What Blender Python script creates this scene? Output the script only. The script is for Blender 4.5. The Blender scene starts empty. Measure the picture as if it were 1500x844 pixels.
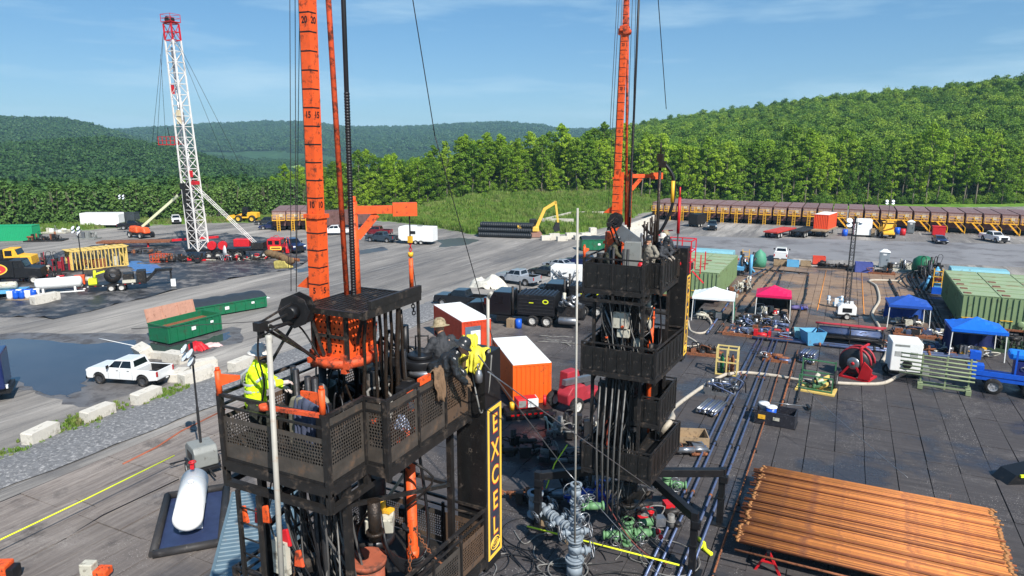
import bpy, bmesh, math, random
from math import sin, cos, pi, radians, atan2, hypot
from mathutils import Vector, Matrix, Euler, noise
random.seed(7)
S = bpy.context.scene
C = S.collection
# ------------------------------------------------------------------ camera
cam = bpy.data.cameras.new('camera'); cam.sensor_width = 36; cam.lens = 24
cam.clip_start = 0.1; cam.clip_end = 9000
camo = bpy.data.objects.new('camera', cam); C.objects.link(camo)
camo.location = (0, 0, 16)
camo.rotation_euler = (radians(90 - 11.81), 0, radians(25.9))
S.camera = camo
# ------------------------------------------------------------------ sky, sun, exposure
SUN_AZ = Vector((.81, -.585)).normalized(); SUN_EL = radians(44)
W = bpy.data.worlds.new('World'); S.world = W; W.use_nodes = True
nt = W.node_tree; nt.nodes.clear()
sky = nt.nodes.new('ShaderNodeTexSky'); sky.sky_type = 'NISHITA'; sky.sun_disc = False
sky.sun_elevation = SUN_EL; sky.sun_rotation = atan2(SUN_AZ.x, SUN_AZ.y)
sky.air_density = 1.0; sky.dust_density = 0.0; sky.ozone_density = 2.4; sky.altitude = 300
bg = nt.nodes.new('ShaderNodeBackground'); bg.inputs[1].default_value = 0.142
# thin cirrus wisps high in the sky
tc = nt.nodes.new('ShaderNodeTexCoord'); mp = nt.nodes.new('ShaderNodeMapping')
mp.inputs['Rotation'].default_value = (0, 0, radians(20)); mp.inputs['Scale'].default_value = (1.2, 1.2, 9)
nz = nt.nodes.new('ShaderNodeTexNoise'); nz.inputs['Scale'].default_value = 1.7; nz.inputs['Detail'].default_value = 5
nz.inputs['Roughness'].default_value = .58
rp = nt.nodes.new('ShaderNodeMapRange'); rp.inputs[1].default_value = .49; rp.inputs[2].default_value = .76
rp.inputs[3].default_value = 0; rp.inputs[4].default_value = .85
mx = nt.nodes.new('ShaderNodeMixRGB'); mx.inputs[2].default_value = (2.9, 4.0, 4.7, 1)
out = nt.nodes.new('ShaderNodeOutputWorld')
L = nt.links.new
L(tc.outputs['Generated'], mp.inputs['Vector']); L(mp.outputs[0], nz.inputs['Vector']); L(nz.outputs[0], rp.inputs[0])
gam = nt.nodes.new('ShaderNodeGamma'); gam.inputs[1].default_value = .55; hsv = nt.nodes.new('ShaderNodeHueSaturation'); hsv.inputs['Saturation'].default_value = 1.3
L(sky.outputs[0], hsv.inputs['Color']); L(hsv.outputs[0], gam.inputs[0])
tint = nt.nodes.new('ShaderNodeMixRGB'); tint.blend_type = 'MULTIPLY'; tint.inputs[0].default_value = 1; tint.inputs[2].default_value = (.66, .95, 1.22, 1); L(gam.outputs[0], tint.inputs[1])
L(rp.outputs[0], mx.inputs[0]); L(tint.outputs[0], mx.inputs[1]); L(mx.outputs[0], bg.inputs[0]); L(bg.outputs[0], out.inputs[0])
sl = bpy.data.lights.new('sun', 'SUN'); sl.energy = 5.0; sl.angle = radians(.53); sl.color = (1, .955, .89)
so = bpy.data.objects.new('sun', sl); C.objects.link(so); so.location = (40, -30, 60)
so.rotation_euler = Vector((SUN_AZ.x*cos(SUN_EL), SUN_AZ.y*cos(SUN_EL), sin(SUN_EL))).to_track_quat('Z', 'Y').to_euler()
S.view_settings.view_transform = 'Standard'; S.view_settings.look = 'None'
S.view_settings.exposure = 0.55; S.view_settings.gamma = 1; S.view_settings.use_curve_mapping = False
S.render.engine = 'CYCLES'
S.cycles.max_bounces = 6; S.cycles.transparent_max_bounces = 12; S.cycles.volume_bounces = 0
S.cycles.use_denoising = True

# ------------------------------------------------------------------ helpers
def lin(c):
    return tuple(((v/255)/12.92 if v/255 <= .04045 else ((v/255+.055)/1.055)**2.4) for v in c[:3])
MATS = {}
def M(name, col, rough=.6, metal=0., var=.18, scale=2.5, dirt=None, amt=.5, dscale=3., bump=0., bscale=30., world=False, spec=.4, rnd=0., coat=0., emit=0.):
    """procedural paint / metal / cloth: base colour with uneven tone, patches of dirt or rust, fine relief"""
    if name in MATS: return MATS[name]
    m = bpy.data.materials.new(name); MATS[name] = m; m.use_nodes = True
    n = m.node_tree.nodes; l = m.node_tree.links.new
    b = n['Principled BSDF']
    b.inputs['Roughness'].default_value = rough; b.inputs['Metallic'].default_value = metal
    b.inputs['Specular IOR Level'].default_value = spec
    if coat: b.inputs['Coat Weight'].default_value = coat; b.inputs['Coat Roughness'].default_value = .08
    c = lin(col) + (1,)
    if world: co = n.new('ShaderNodeNewGeometry').outputs['Position']
    else: co = n.new('ShaderNodeTexCoord').outputs['Object']
    nz = n.new('ShaderNodeTexNoise'); nz.inputs['Scale'].default_value = scale; nz.inputs['Detail'].default_value = 6
    nz.inputs['Roughness'].default_value = .65
    l(co, nz.inputs['Vector'])
    hs = n.new('ShaderNodeHueSaturation'); hs.inputs['Color'].default_value = c
    mr = n.new('ShaderNodeMapRange'); mr.inputs[1].default_value = .25; mr.inputs[2].default_value = .75
    mr.inputs[3].default_value = 1-var; mr.inputs[4].default_value = 1+var
    l(nz.outputs[0], mr.inputs[0]); src = mr.outputs[0]
    if rnd:
        oi = n.new('ShaderNodeObjectInfo'); ad = n.new('ShaderNodeMath'); ad.operation = 'MULTIPLY_ADD'
        ad.inputs[1].default_value = rnd; l(oi.outputs['Random'], ad.inputs[0]); l(src, ad.inputs[2])
        a2 = n.new('ShaderNodeMath'); a2.operation = 'SUBTRACT'; a2.inputs[1].default_value = rnd/2; l(ad.outputs[0], a2.inputs[0]); src = a2.outputs[0]
    l(src, hs.inputs['Value']); colout = hs.outputs[0]
    if dirt:
        n2 = n.new('ShaderNodeTexNoise'); n2.inputs['Scale'].default_value = dscale; n2.inputs['Detail'].default_value = 8; n2.inputs['Roughness'].default_value = .7
        l(co, n2.inputs['Vector'])
        r2 = n.new('ShaderNodeMapRange'); r2.inputs[1].default_value = .68-.4*amt; r2.inputs[2].default_value = .80-.4*amt; r2.clamp = True
        r2.inputs[4].default_value = .9
        l(n2.outputs[0], r2.inputs[0])
        mi = n.new('ShaderNodeMixRGB'); mi.inputs[2].default_value = lin(dirt)+(1,)
        l(r2.outputs[0], mi.inputs[0]); l(colout, mi.inputs[1]); colout = mi.outputs[0]
        rr = n.new('ShaderNodeMapRange'); rr.inputs[3].default_value = rough; rr.inputs[4].default_value = min(1, rough+.3)
        l(r2.outputs[0], rr.inputs[0]); l(rr.outputs[0], b.inputs['Roughness'])
        if metal:
            rm = n.new('ShaderNodeMapRange'); rm.inputs[3].default_value = metal; rm.inputs[4].default_value = 0
            l(r2.outputs[0], rm.inputs[0]); l(rm.outputs[0], b.inputs['Metallic'])
    l(colout, b.inputs['Base Color'])
    if bump:
        n3 = n.new('ShaderNodeTexNoise'); n3.inputs['Scale'].default_value = bscale; n3.inputs['Detail'].default_value = 6
        l(co, n3.inputs['Vector']); bp = n.new('ShaderNodeBump'); bp.inputs['Strength'].default_value = bump; bp.inputs['Distance'].default_value = .03
        l(n3.outputs[0], bp.inputs['Height']); l(bp.outputs[0], b.inputs['Normal'])
    return m

class MB:
    """collects shapes into one mesh"""
    def __init__(s): s.v = []; s.f = []; s.sm = []
    def add(s, vs, fs, smooth=False):
        o = len(s.v); s.v += [tuple(v) for v in vs]; s.f += [tuple(i+o for i in f) for f in fs]; s.sm += [smooth]*len(fs); return s
    def box(s, c, d, rz=0, rx=0, ry=0):
        x, y, z = d[0]/2, d[1]/2, d[2]/2
        vs = [Vector((a*x, b*y, e*z)) for a in (-1, 1) for b in (-1, 1) for e in (-1, 1)]
        if rz or rx or ry:
            R = Euler((rx, ry, rz)).to_matrix(); vs = [R @ v for v in vs]
        vs = [v+Vector(c) for v in vs]
        return s.add(vs, [(0,1,3,2), (4,6,7,5), (0,4,5,1), (2,3,7,6), (0,2,6,4), (1,5,7,3)])
    def b2(s, a, b):   # box by two corners
        return s.box([(a[i]+b[i])/2 for i in range(3)], [abs(a[i]-b[i]) for i in range(3)])
    def bar(s, p, q, w, h=None, up=(0, 0, 1)):  # rectangular bar between two points
        p, q = Vector(p), Vector(q); h = h or w; d = (q-p).normalized()
        u = Vector(up)
        if abs(d.dot(u)) > .98: u = Vector((0, 1, 0))
        a = d.cross(u).normalized()*w/2; b = a.cross(d).normalized()*h/2
        vs = [p-a-b, p+a-b, p+a+b, p-a+b, q-a-b, q+a-b, q+a+b, q-a+b]
        return s.add(vs, [(0,1,2,3)[::-1], (4,5,6,7), (0,1,5,4), (1,2,6,5), (2,3,7,6), (3,0,4,7)])
    def cyl(s, p, q, r, r2=None, n=12, cap=True):
        p, q = Vector(p), Vector(q); r2 = r if r2 is None else r2; d = (q-p).normalized()
        u = Vector((0, 0, 1)) if abs(d.z) < .95 else Vector((1, 0, 0))
        a = d.cross(u).normalized(); b = a.cross(d)
        vs = []
        for P, R in ((p, r), (q, r2)):
            for i in range(n): t = 2*pi*i/n; vs.append(P+a*cos(t)*R+b*sin(t)*R)
        o = len(s.v)
        s.add(vs, [(i, i+n, (i+1) % n+n, (i+1) % n) for i in range(n)], True)
        if cap:
            s.f.append(tuple(o+i for i in range(n))); s.f.append(tuple(o+n+i for i in range(n))[::-1]); s.sm += [False]*2
        return s
    def tube(s, pts, r, n=6):
        P = [Vector(p) for p in pts]; vs = []; pa = None
        for i, p in enumerate(P):
            d = (P[min(i+1, len(P)-1)]-P[max(i-1, 0)])
            if d.length < 1e-6: d = Vector((0, 0, 1))
            d.normalize()
            if pa is None:
                u = Vector((0, 0, 1)) if abs(d.z) < .9 else Vector((1, 0, 0)); pa = d.cross(u).normalized()
            else:
                pa = pa-d*pa.dot(d)
                pa = pa.normalized() if pa.length > 1e-5 else d.orthogonal().normalized()
            b = d.cross(pa)
            R = r[i] if isinstance(r, (list, tuple)) else r
            for k in range(n): t = 2*pi*k/n; vs.append(p+pa*cos(t)*R+b*sin(t)*R)
        fs = [(i*n+k, i*n+(k+1) % n, (i+1)*n+(k+1) % n, (i+1)*n+k) for i in range(len(P)-1) for k in range(n)]
        s.add(vs, fs, True); o = len(s.v)-len(vs)
        s.f.append(tuple(o+k for k in range(n))[::-1]); s.f.append(tuple(o+(len(P)-1)*n+k for k in range(n))); s.sm += [False]*2
        return s
    def lathe(s, prof, c=(0, 0, 0), n=16, axis='z', smooth=True):
        vs = []
        for r, h in prof:
            for k in range(n):
                t = 2*pi*k/n; x, y = r*cos(t), r*sin(t)
                v = (x, y, h) if axis == 'z' else ((h, x, y) if axis == 'x' else (y, h, x))
                vs.append((v[0]+c[0], v[1]+c[1], v[2]+c[2]))
        m = len(prof)
        return s.add(vs, [(i*n+k, i*n+(k+1) % n, (i+1)*n+(k+1) % n, (i+1)*n+k) for i in range(m-1) for k in range(n)], smooth)
    def ball(s, c, r, n=10, m=6, sq=(1, 1, 1)):
        prof = [(max(1e-4, sin(pi*i/m))*r, -cos(pi*i/m)*r) for i in range(m+1)]
        o = len(s.v); s.lathe(prof, (0, 0, 0), n)
        for i in range(o, len(s.v)): v = s.v[i]; s.v[i] = (v[0]*sq[0]+c[0], v[1]*sq[1]+c[1], v[2]*sq[2]+c[2])
        return s
    def prism(s, poly, y0, y1, axis='y'):  # polygon in xz extruded along y (concave ok)
        bm = bmesh.new(); a = [bm.verts.new((p[0], y0, p[1])) for p in poly]
        f = bm.faces.new(a); r = bmesh.ops.extrude_face_region(bm, geom=[f])
        for v in r['geom']:
            if isinstance(v, bmesh.types.BMVert): v.co.y = y1
        bmesh.ops.triangulate(bm, faces=[q for q in bm.faces if len(q.verts) > 4]); bmesh.ops.recalc_face_normals(bm, faces=bm.faces)
        bm.verts.index_update()
        tr = {'y': lambda c: (c[0], c[1], c[2]), 'x': lambda c: (c[1], c[0], c[2]), 'z': lambda c: (c[0], c[2], c[1])}[axis]
        s.add([tr(v.co) for v in bm.verts], [[v.index for v in q.verts] for q in bm.faces]); bm.free(); return s
    def quad(s, a, b, c, d): return s.add([a, b, c, d], [(0, 1, 2, 3)])
    def hull8(s, v): return s.add(v, [(0,3,2,1), (4,5,6,7), (0,1,5,4), (1,2,6,5), (2,3,7,6), (3,0,4,7)])
    def mesh(s, name):
        m = bpy.data.meshes.new(name); m.from_pydata(s.v, [], s.f); m.validate()
        if len(m.polygons) == len(s.sm): m.polygons.foreach_set('use_smooth', s.sm)
        bm = bmesh.new(); bm.from_mesh(m); bmesh.ops.recalc_face_normals(bm, faces=bm.faces); bm.to_mesh(m); bm.free()
        m.update(); return m
    def build(s, name, mat, parent=None, loc=None, rz=0, bev=0):
        o = bpy.data.objects.new(name, s.mesh(name)); C.objects.link(o)
        if mat: o.data.materials.append(mat)
        if parent: o.parent = parent
        if loc: o.location = loc
        if rz: o.rotation_euler = (0, 0, rz)
        if bev:
            b = o.modifiers.new('b', 'BEVEL'); b.width = bev; b.segments = 2; b.limit_method = 'ANGLE'
        return o
def tag(o, label=None, cat=None, group=None, kind=None):
    if label: o['label'] = label
    if cat: o['category'] = cat
    if group: o['group'] = group
    if kind: o['kind'] = kind
    return o
def T(name, label, cat, loc=(0, 0, 0), rz=0, group=None):
    o = bpy.data.objects.new(name, None); C.objects.link(o); o.empty_display_size = .1
    o.location = loc if len(loc) == 3 else (loc[0], loc[1], 0); o.rotation_euler = (0, 0, rz)
    return tag(o, label, cat, group)
KIDS = None
def copy_tree(o, parent=None, loc=None, rz=None, label=None, group=None, kids=None):
    c = o.copy(); C.objects.link(c); c.parent = parent
    if loc is not None: c.location = loc
    if rz is not None: c.rotation_euler = (0, 0, rz)
    if label: c['label'] = label
    if group: c['group'] = group
    for ch in list(o.children): copy_tree(ch, c)
    return c
def obj(name, mesh, mat=None, parent=None, loc=(0, 0, 0), rot=(0, 0, 0), sc=None):
    o = bpy.data.objects.new(name, mesh); C.objects.link(o); o.location = loc; o.rotation_euler = rot
    if mat and not mesh.materials: mesh.materials.append(mat)
    if parent: o.parent = parent
    if sc: o.scale = sc if hasattr(sc, '__len__') else (sc,)*3
    return o
def text(body, size, mat, parent, loc, rot, name='lettering', ext=.004, sx=1, bold=.0, align='CENTER'):
    cu = bpy.data.curves.new(name, 'FONT'); cu.body = body; cu.size = size; cu.extrude = ext; cu.align_x = align; cu.align_y = 'CENTER'; cu.offset = bold
    tmp = bpy.data.objects.new(name, cu); C.objects.link(tmp)
    me = bpy.data.meshes.new_from_object(tmp.evaluated_get(bpy.context.evaluated_depsgraph_get())); bpy.data.objects.remove(tmp)
    me.materials.clear(); me.materials.append(mat); o = bpy.data.objects.new(name, me); C.objects.link(o); o.parent = parent
    o.location = loc; o.rotation_euler = rot; o.scale = (sx, 1, 1); return o
def sag(p, q, s=.3, n=10, wob=0):
    p, q = Vector(p), Vector(q); r = []
    for i in range(n+1):
        t = i/n; v = p.lerp(q, t); v.z -= s*4*t*(1-t)
        if wob and 0 < i < n: v += Vector((random.uniform(-wob, wob), random.uniform(-wob, wob), random.uniform(-wob, wob)*.5))
        r.append(v)
    return r
def smooth_path(pts, n=6):  # Catmull-Rom
    P = [Vector(p) for p in pts]; P = [P[0]]+P+[P[-1]]; r = []
    for i in range(1, len(P)-2):
        for k in range(n):
            t = k/n; a, b, c, d = P[i-1:i+3]
            r.append(.5*((2*b)+(c-a)*t+(2*a-5*b+4*c-d)*t*t+(3*b-a-3*c+d)*t**3))
    r.append(P[-2]); return r
def U(a, b): return random.uniform(a, b)

# ------------------------------------------------------------------ materials
ORANGE = M('orange_paint', (222, 86, 34), .52, var=.22, scale=3.5, dirt=(72, 42, 30), amt=.37, dscale=8, bump=.12)
ORANGE2 = M('orange_dirty', (205, 80, 42), .6, var=.25, dirt=(50, 36, 30), amt=.5, dscale=6, bump=.1)
BLACK = M('black_steel', (38, 36, 35), .5, .2, var=.4, scale=5, dirt=(84, 72, 62), amt=.34, dscale=4, bump=.12)
BLACKP = M('black_paint', (24, 24, 26), .42, var=.3, dirt=(66, 60, 56), amt=.22, dscale=3)
GREASE = M('greasy_steel', (52, 42, 34), .35, .4, var=.5, scale=9, dirt=(24, 20, 17), amt=.5, dscale=12, bump=.4, bscale=40)
DSTEEL = M('dark_steel', (60, 60, 62), .4, .6, var=.3, dirt=(32, 28, 26), amt=.5, dscale=6)
STEEL = M('steel', (150, 152, 155), .35, .8, var=.2, dirt=(80, 72, 66), amt=.3, dscale=7)
RUST = M('rust', (135, 84, 55), .85, var=.3, scale=6, dirt=(80, 45, 30), amt=.5, dscale=8, bump=.2)
HOSE = M('black_hose', (26, 26, 28), .45, var=.3)
HOSEG = M('grey_hose', (120, 118, 114), .6, var=.25, dirt=(60, 56, 52), amt=.4)
WHITE = M('white_paint', (225, 225, 222), .4, var=.06, dirt=(150, 140, 125), amt=.12, dscale=2)
CREAM = M('cream_paint', (186, 182, 166), .6, var=.15, dirt=(90, 80, 66), amt=.4, dscale=5)
RED = M('red_paint', (190, 30, 38), .45, var=.15, dirt=(70, 30, 28), amt=.25)
PINK = M('faded_red', (158, 44, 54), .55, var=.15, dirt=(80, 40, 40), amt=.2)
YEL = M('yellow_paint', (228, 172, 45), .5, var=.12, dirt=(110, 84, 50), amt=.25)
YELS = M('sign_yellow', (246, 196, 70), .5, var=.06)
REDS = M('sign_red', (215, 50, 50), .5, var=.05)
NAVY = M('sign_panel', (50, 54, 68), .45, var=.2, dirt=(80, 76, 74), amt=.2)
HIVIS = M('hivis_cloth', (205, 240, 30), .8, var=.1, bump=.3, bscale=12)
HIVT = M('reflective_tape', (190, 195, 195), .35, .3, var=.1)
YROPE = M('yellow_rope', (215, 225, 45), .8, var=.1)
GREY = M('grey_paint', (128, 130, 126), .5, var=.1, dirt=(80, 76, 70), amt=.3)
GREY2 = M('tan_grey_cover', (140, 134, 118), .55, var=.1, dirt=(90, 84, 76), amt=.25)
GREEN = M('green_paint', (22, 100, 66), .5, var=.15, dirt=(60, 66, 52), amt=.3, dscale=1.5)
TGREEN = M('tank_green', (122, 142, 102), .55, var=.12, scale=1, dirt=(96, 92, 66), amt=.28, dscale=.9)
TROOF = M('tank_roof_green', (142, 158, 122), .6, var=.15, scale=.8, dirt=(128, 84, 62), amt=.33, dscale=.7)
BLUE = M('blue_paint', (24, 84, 190), .4, var=.15, dirt=(40, 46, 66), amt=.2)
LBLUE = M('light_blue_paint', (92, 160, 200), .5, var=.12, dirt=(110, 110, 100), amt=.25)
TEAL = M('teal_paint', (120, 170, 180), .55, var=.12, dirt=(90, 84, 72), amt=.25)
BPIPE = M('blue_grey_pipe', (84, 98, 130), .4, .4, var=.3, dirt=(60, 54, 52), amt=.42, dscale=2.5)
BROWN = M('tank_brown', (104, 74, 70), .6, var=.18, scale=1.2, dirt=(74, 50, 42), amt=.4, dscale=1.5, rnd=.25)
BROWNT = M('tank_roof_brown', (122, 98, 96), .65, var=.15, scale=.8, dirt=(84, 60, 54), amt=.4, dscale=1.2, rnd=.2)
TIRE = M('tyre', (30, 29, 29), .8, var=.2, dirt=(96, 90, 84), amt=.35, dscale=4)
RIM = M('rim', (158, 158, 160), .35, .35, var=.1)
RIMW = M('white_rim', (190, 188, 182), .5, var=.1, dirt=(100, 92, 84), amt=.3)
GLASS = M('dark_glass', (18, 22, 26), .06, var=.05, spec=.7)
CHROME = M('chrome', (190, 192, 196), .15, 1, var=.05)
LAMPW = M('lamp_lens', (225, 228, 230), .15, var=.03)
LAMPR = M('tail_lens', (165, 18, 20), .2, var=.05)
CONC = M('concrete', (196, 190, 178), .9, var=.1, scale=3, dirt=(140, 132, 118), amt=.35, dscale=2, bump=.25, bscale=14, rnd=.12)
WOOD = M('weathered_wood', (150, 128, 100), .85, var=.2, dirt=(90, 74, 58), amt=.4, dscale=5, bump=.2)
WOODY = M('yellow_timber', (206, 176, 96), .8, var=.15, dirt=(130, 104, 66), amt=.3)
SKIN = M('skin', (190, 140, 112), .55, var=.08)
RUBBER = M('rubber_sheet', (46, 44, 44), .6, var=.3, dirt=(96, 92, 88), amt=.25)
PIPER = M('rusty_pipe', (176, 110, 56), .75, var=.28, scale=1.2, dirt=(140, 88, 62), amt=.42, dscale=1.1, rnd=.85, bump=.1)
PIPEB = M('rusty_pipe_dark', (124, 70, 40), .8, var=.3, scale=1.6, dirt=(150, 98, 60), amt=.35, dscale=1.4, rnd=.7)
TARPB = M('blue_tarp', (22, 100, 205), .45, var=.15, bump=.4, bscale=4)
TARPD = M('dark_blue_tarp', (36, 76, 158), .5, var=.15, bump=.4, bscale=4)
TARPR = M('magenta_tarp', (198, 14, 78), .6, var=.1, bump=.3, bscale=4)
TARPW = M('white_tarp', (222, 226, 226), .6, var=.06, bump=.3, bscale=4)
TARPG = M('green_tarp', (74, 140, 112), .6, var=.15, bump=.4, bscale=4)
TARPK = M('black_tarp', (44, 50, 56), .5, var=.2, bump=.5, bscale=3)
# ================================================================== THE SETTING
def interp(t, x):
    if x <= t[0][0]: return t[0][1]
    for (a, b), (c, d) in zip(t, t[1:]):
        if x <= c: return b+(d-b)*(x-a)/(c-a)
    return t[-1][1]
def sstep(a, b, x):
    t = max(0, min(1, (x-a)/(b-a))); return t*t*(3-2*t)
FWD = radians(25.9)
def polar(b, d):   # bearing in degrees right of the pad's sight line, distance from the drone
    t = FWD-radians(b); return (-sin(t)*d, cos(t)*d)
def bearing(x, y):
    d = hypot(x, y); b = math.degrees(FWD-atan2(-x, y))
    while b > 180: b -= 360
    while b < -180: b += 360
    return b, d
def B(px): return math.degrees(math.atan((px-750)/1021))
def crest(tab, dist):  # (column, row, distance) -> bearing table of crest height
    return [(B(p), 16+(213-y)*d*cos(radians(B(p)))/1021) for p, y, d in tab], [(B(p), d) for p, y, d in tab]
RH, RD = crest([(760,232,700),(820,212,660),(880,193,600),(950,178,560),(1050,161,520),(1150,149,490),(1250,138,470),(1350,131,450),(1450,116,430),(1500,109,420),(1800,80,400),(2600,90,400)], 0)
CH, CD = crest([(-600,214,760),(0,211,760),(100,205,740),(150,202,730),(200,207,720),(250,216,710),(300,228,690),(350,241,680),(390,251,670),(430,262,650)], 0)
AH, AD = crest([(-900,172,1500),(0,172,1500),(50,173,1500),(100,175,1500),(130,181,1500),(165,191,1500),(200,202,1480),(260,222,1450)], 0)
BH, BD = crest([(-900,190,2700),(60,190,2700),(150,193,2700),(200,190,2700),(300,184,2600),(400,180,2600),(450,181,2600),(520,188,2600),(600,187,2600),(700,182,2600),(740,181,2600),(790,184,2650),(820,191,2650),(870,190,2800),(960,192,2800),(2200,190,2800)], 0)
EDGE = [(B(-500),120),(B(0),122),(B(200),139),(B(300),143),(B(450),146),(B(560),147),(B(620),138),(B(690),124),(B(760),122),(B(850),126),(B(905),138),(B(945),166),(B(1200),172),(B(1500),182),(B(2200),200)]
FOREST = [(B(-500),128),(B(0),134),(B(200),146),(B(300),150),(B(400),156),(B(470),162),(B(560),168),(B(640),172),(B(760),180),(B(850),184),(B(950),186),(B(1200),182),(B(1500),190),(B(2200),205)]
EDGE = [(b, d/cos(radians(b))) for b, d in EDGE]; FOREST = [(b, d/cos(radians(b))) for b, d in FOREST]
def ground_z(x, y):
    b, d = bearing(x, y); e = interp(EDGE, b)
    if abs(b) > 78 or d < e: return 0.
    f = interp(FOREST, b)
    k = sstep(B(560), B(720), b)*(1-sstep(B(900), B(990), b))
    z = 3.2*k*sstep(e, f+6, d)*(1-sstep(f+20, f+220, d))
    drop = -16*sstep(f+40, f+260, d)*(1-sstep(B(760), B(900), b))
    z += drop
    n = noise.noise((x*.006, y*.006, 0))*.5+noise.noise((x*.015, y*.015, 3))*.25
    if b > B(740):
        rd = interp(RD, b); t = (d-f-5)/(rd-f-5)
        hz = interp(RH, b)-10
        r = hz*(max(0, min(1, t))**.92 if t < 1 else max(-.2, 1-(t-1)*1.1)) if t > 0 else 0
        r *= sstep(B(740), B(860), b)
        if t > 0: r += n*9*min(1, t*2)*min(1, max(0, 1.02-t)*5)
        z = max(z, r) if d < rd*1.6 else max(z, min(r, 0))
    if b < B(450):
        cd = interp(CD, b); t = (d-330)/(cd-330); hz = interp(CH, b)-9
        if t > 0: z = max(z, -16+(hz+16)*(sstep(0, 1.05, t) if t < 1 else max(0, 1-(t-1)*1.2))+n*6*min(1, t)*max(0, min(1, abs(t-1)*4)))
    if b < B(300):
        ad = interp(AD, b); t = (d-900)/(ad-900); hz = interp(AH, b)-8
        if t > 0: z = max(z, -16+(hz+16)*(t**.9 if t < 1 else max(0, 1-(t-1)*.9))+n*14*min(1, t)*max(0, min(1, abs(t-1)*3)))
    bd = interp(BD, b); t = (d-1500)/(bd-1500); hz = interp(BH, b)-8
    if t > 0: z = max(z, -16+(hz+16)*(t**.85 if t < 1 else max(0, 1-(t-1)*.5))+n*26*min(1, t)*max(0, min(1, abs(t-1)*3)))
    return z
rings = [0.01, 8, 20, 40, 60, 80, 95]+[105+3*i for i in range(56)]+[275+8*i for i in range(43)]+[630+18*i for i in range(50)]+[1560+45*i for i in range(36)]+[3300, 3700, 4200, 4800]
angs = [-180+8*i for i in range(13)]+[-78+.8*i for i in range(196)]+[79+8*i for i in range(13)]
vs, fs, vg = [], [], []
for d in rings:
    for a in angs:
        x, y = polar(a, d); vs.append((x, y, ground_z(x, y)))
        e = interp(EDGE, a); f = interp(FOREST, a)
        vg.append(max(0, min(1, .5+(d-e)/6)) if d < f+8 else 2.0)
na = len(angs)
for i in range(len(rings)-1):
    for k in range(na):
        k2 = (k+1) % na; fs.append((i*na+k, i*na+k2, (i+1)*na+k2, (i+1)*na+k))
me = bpy.data.meshes.new('ground'); me.from_pydata(vs, [], fs); me.polygons.foreach_set('use_smooth', [True]*len(fs))
at = me.attributes.new('veg', 'FLOAT', 'POINT'); at.data.foreach_set('value', vg)
bmx = bmesh.new(); bmx.from_mesh(me); bmesh.ops.recalc_face_normals(bmx, faces=bmx.faces)
if sum(f.normal.z for f in bmx.faces) < 0: bmesh.ops.reverse_faces(bmx, faces=bmx.faces)
bmx.to_mesh(me); bmx.free()
gm = bpy.data.materials.new('ground'); gm.use_nodes = True; n = gm.node_tree.nodes; l = gm.node_tree.links.new
bs = n['Principled BSDF']; bs.inputs['Roughness'].default_value = .95; bs.inputs['Specular IOR Level'].default_value = .2
pos = n.new('ShaderNodeNewGeometry').outputs['Position']
def tex(scale, detail=6, rough=.6, sc=(1, 1, 1), rz=0, src=None, nodes=None, link=None):
    nn = nodes or n; ll = link or l
    mp = nn.new('ShaderNodeMapping'); mp.inputs['Scale'].default_value = sc; mp.inputs['Rotation'].default_value = (0, 0, rz)
    t = nn.new('ShaderNodeTexNoise'); t.inputs['Scale'].default_value = scale; t.inputs['Detail'].default_value = detail; t.inputs['Roughness'].default_value = rough
    ll(src or pos, mp.inputs['Vector']); ll(mp.outputs[0], t.inputs['Vector']); return t.outputs[0]
def ramp(src, stops, nodes=None, link=None):
    nn = nodes or n; ll = link or l
    r = nn.new('ShaderNodeValToRGB'); e = r.color_ramp.elements
    while len(e) < len(stops): e.new(.5)
    for k, (p, c) in enumerate(stops): e[k].position = p; e[k].color = (lin(c)+(1,)) if max(c) > 1 else tuple(c)+(1,)
    ll(src, r.inputs[0]); return r.outputs[0]
def mixc(f, a, b, mode='MIX', nodes=None, link=None):
    nn = nodes or n; ll = link or l
    m = nn.new('ShaderNodeMixRGB'); m.blend_type = mode
    for k, v in ((0, f), (1, a), (2, b)):
        if isinstance(v, (int, float)): m.inputs[k].default_value = v
        elif isinstance(v, tuple): m.inputs[k].default_value = lin(v)+(1,)
        else: ll(v, m.inputs[k])
    return m.outputs[0]
def mrange(src, a, b, c=0, d=1, nodes=None, link=None):
    nn = nodes or n; ll = link or l
    m = nn.new('ShaderNodeMapRange'); m.inputs[1].default_value = a; m.inputs[2].default_value = b; m.inputs[3].default_value = c; m.inputs[4].default_value = d
    ll(src, m.inputs[0]); return m.outputs[0]
DR = radians(-38)
gravel = ramp(tex(.22, 9, .7, (1, .16, 1), DR), [(.28, (86, 83, 81)), (.45, (132, 127, 121)), (.58, (164, 158, 150)), (.74, (196, 189, 178))])
gravel = mixc(mrange(tex(.05, 5, .6, (1, .35, 1), DR), .42, .6), gravel, mixc(.55, gravel, (78, 76, 77)))
gravel = mixc(mrange(tex(.7, 7, .7, (1, .05, 1), DR), .52, .62, 0, .7), gravel, (76, 75, 76))
gravel = mixc(mrange(tex(1.6, 8, .75, (1, .04, 1), DR+.12), .56, .66, 0, .6), gravel, (182, 178, 172))
gravel = mixc(mrange(tex(.12, 8, .7), .56, .66, 0, .6), gravel, (88, 86, 87))
gravel = mixc(mrange(tex(6, 8, .8), .3, .75, 0, .4), gravel, (96, 94, 92))
gravel = mixc(mrange(tex(40, 2, .8), .55, .7, 0, .35), gravel, (196, 192, 186))
grass = ramp(tex(.35, 8, .7), [(.3, (62, 92, 30)), (.5, (92, 130, 42)), (.66, (128, 150, 66)), (.8, (160, 156, 96))])
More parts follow.
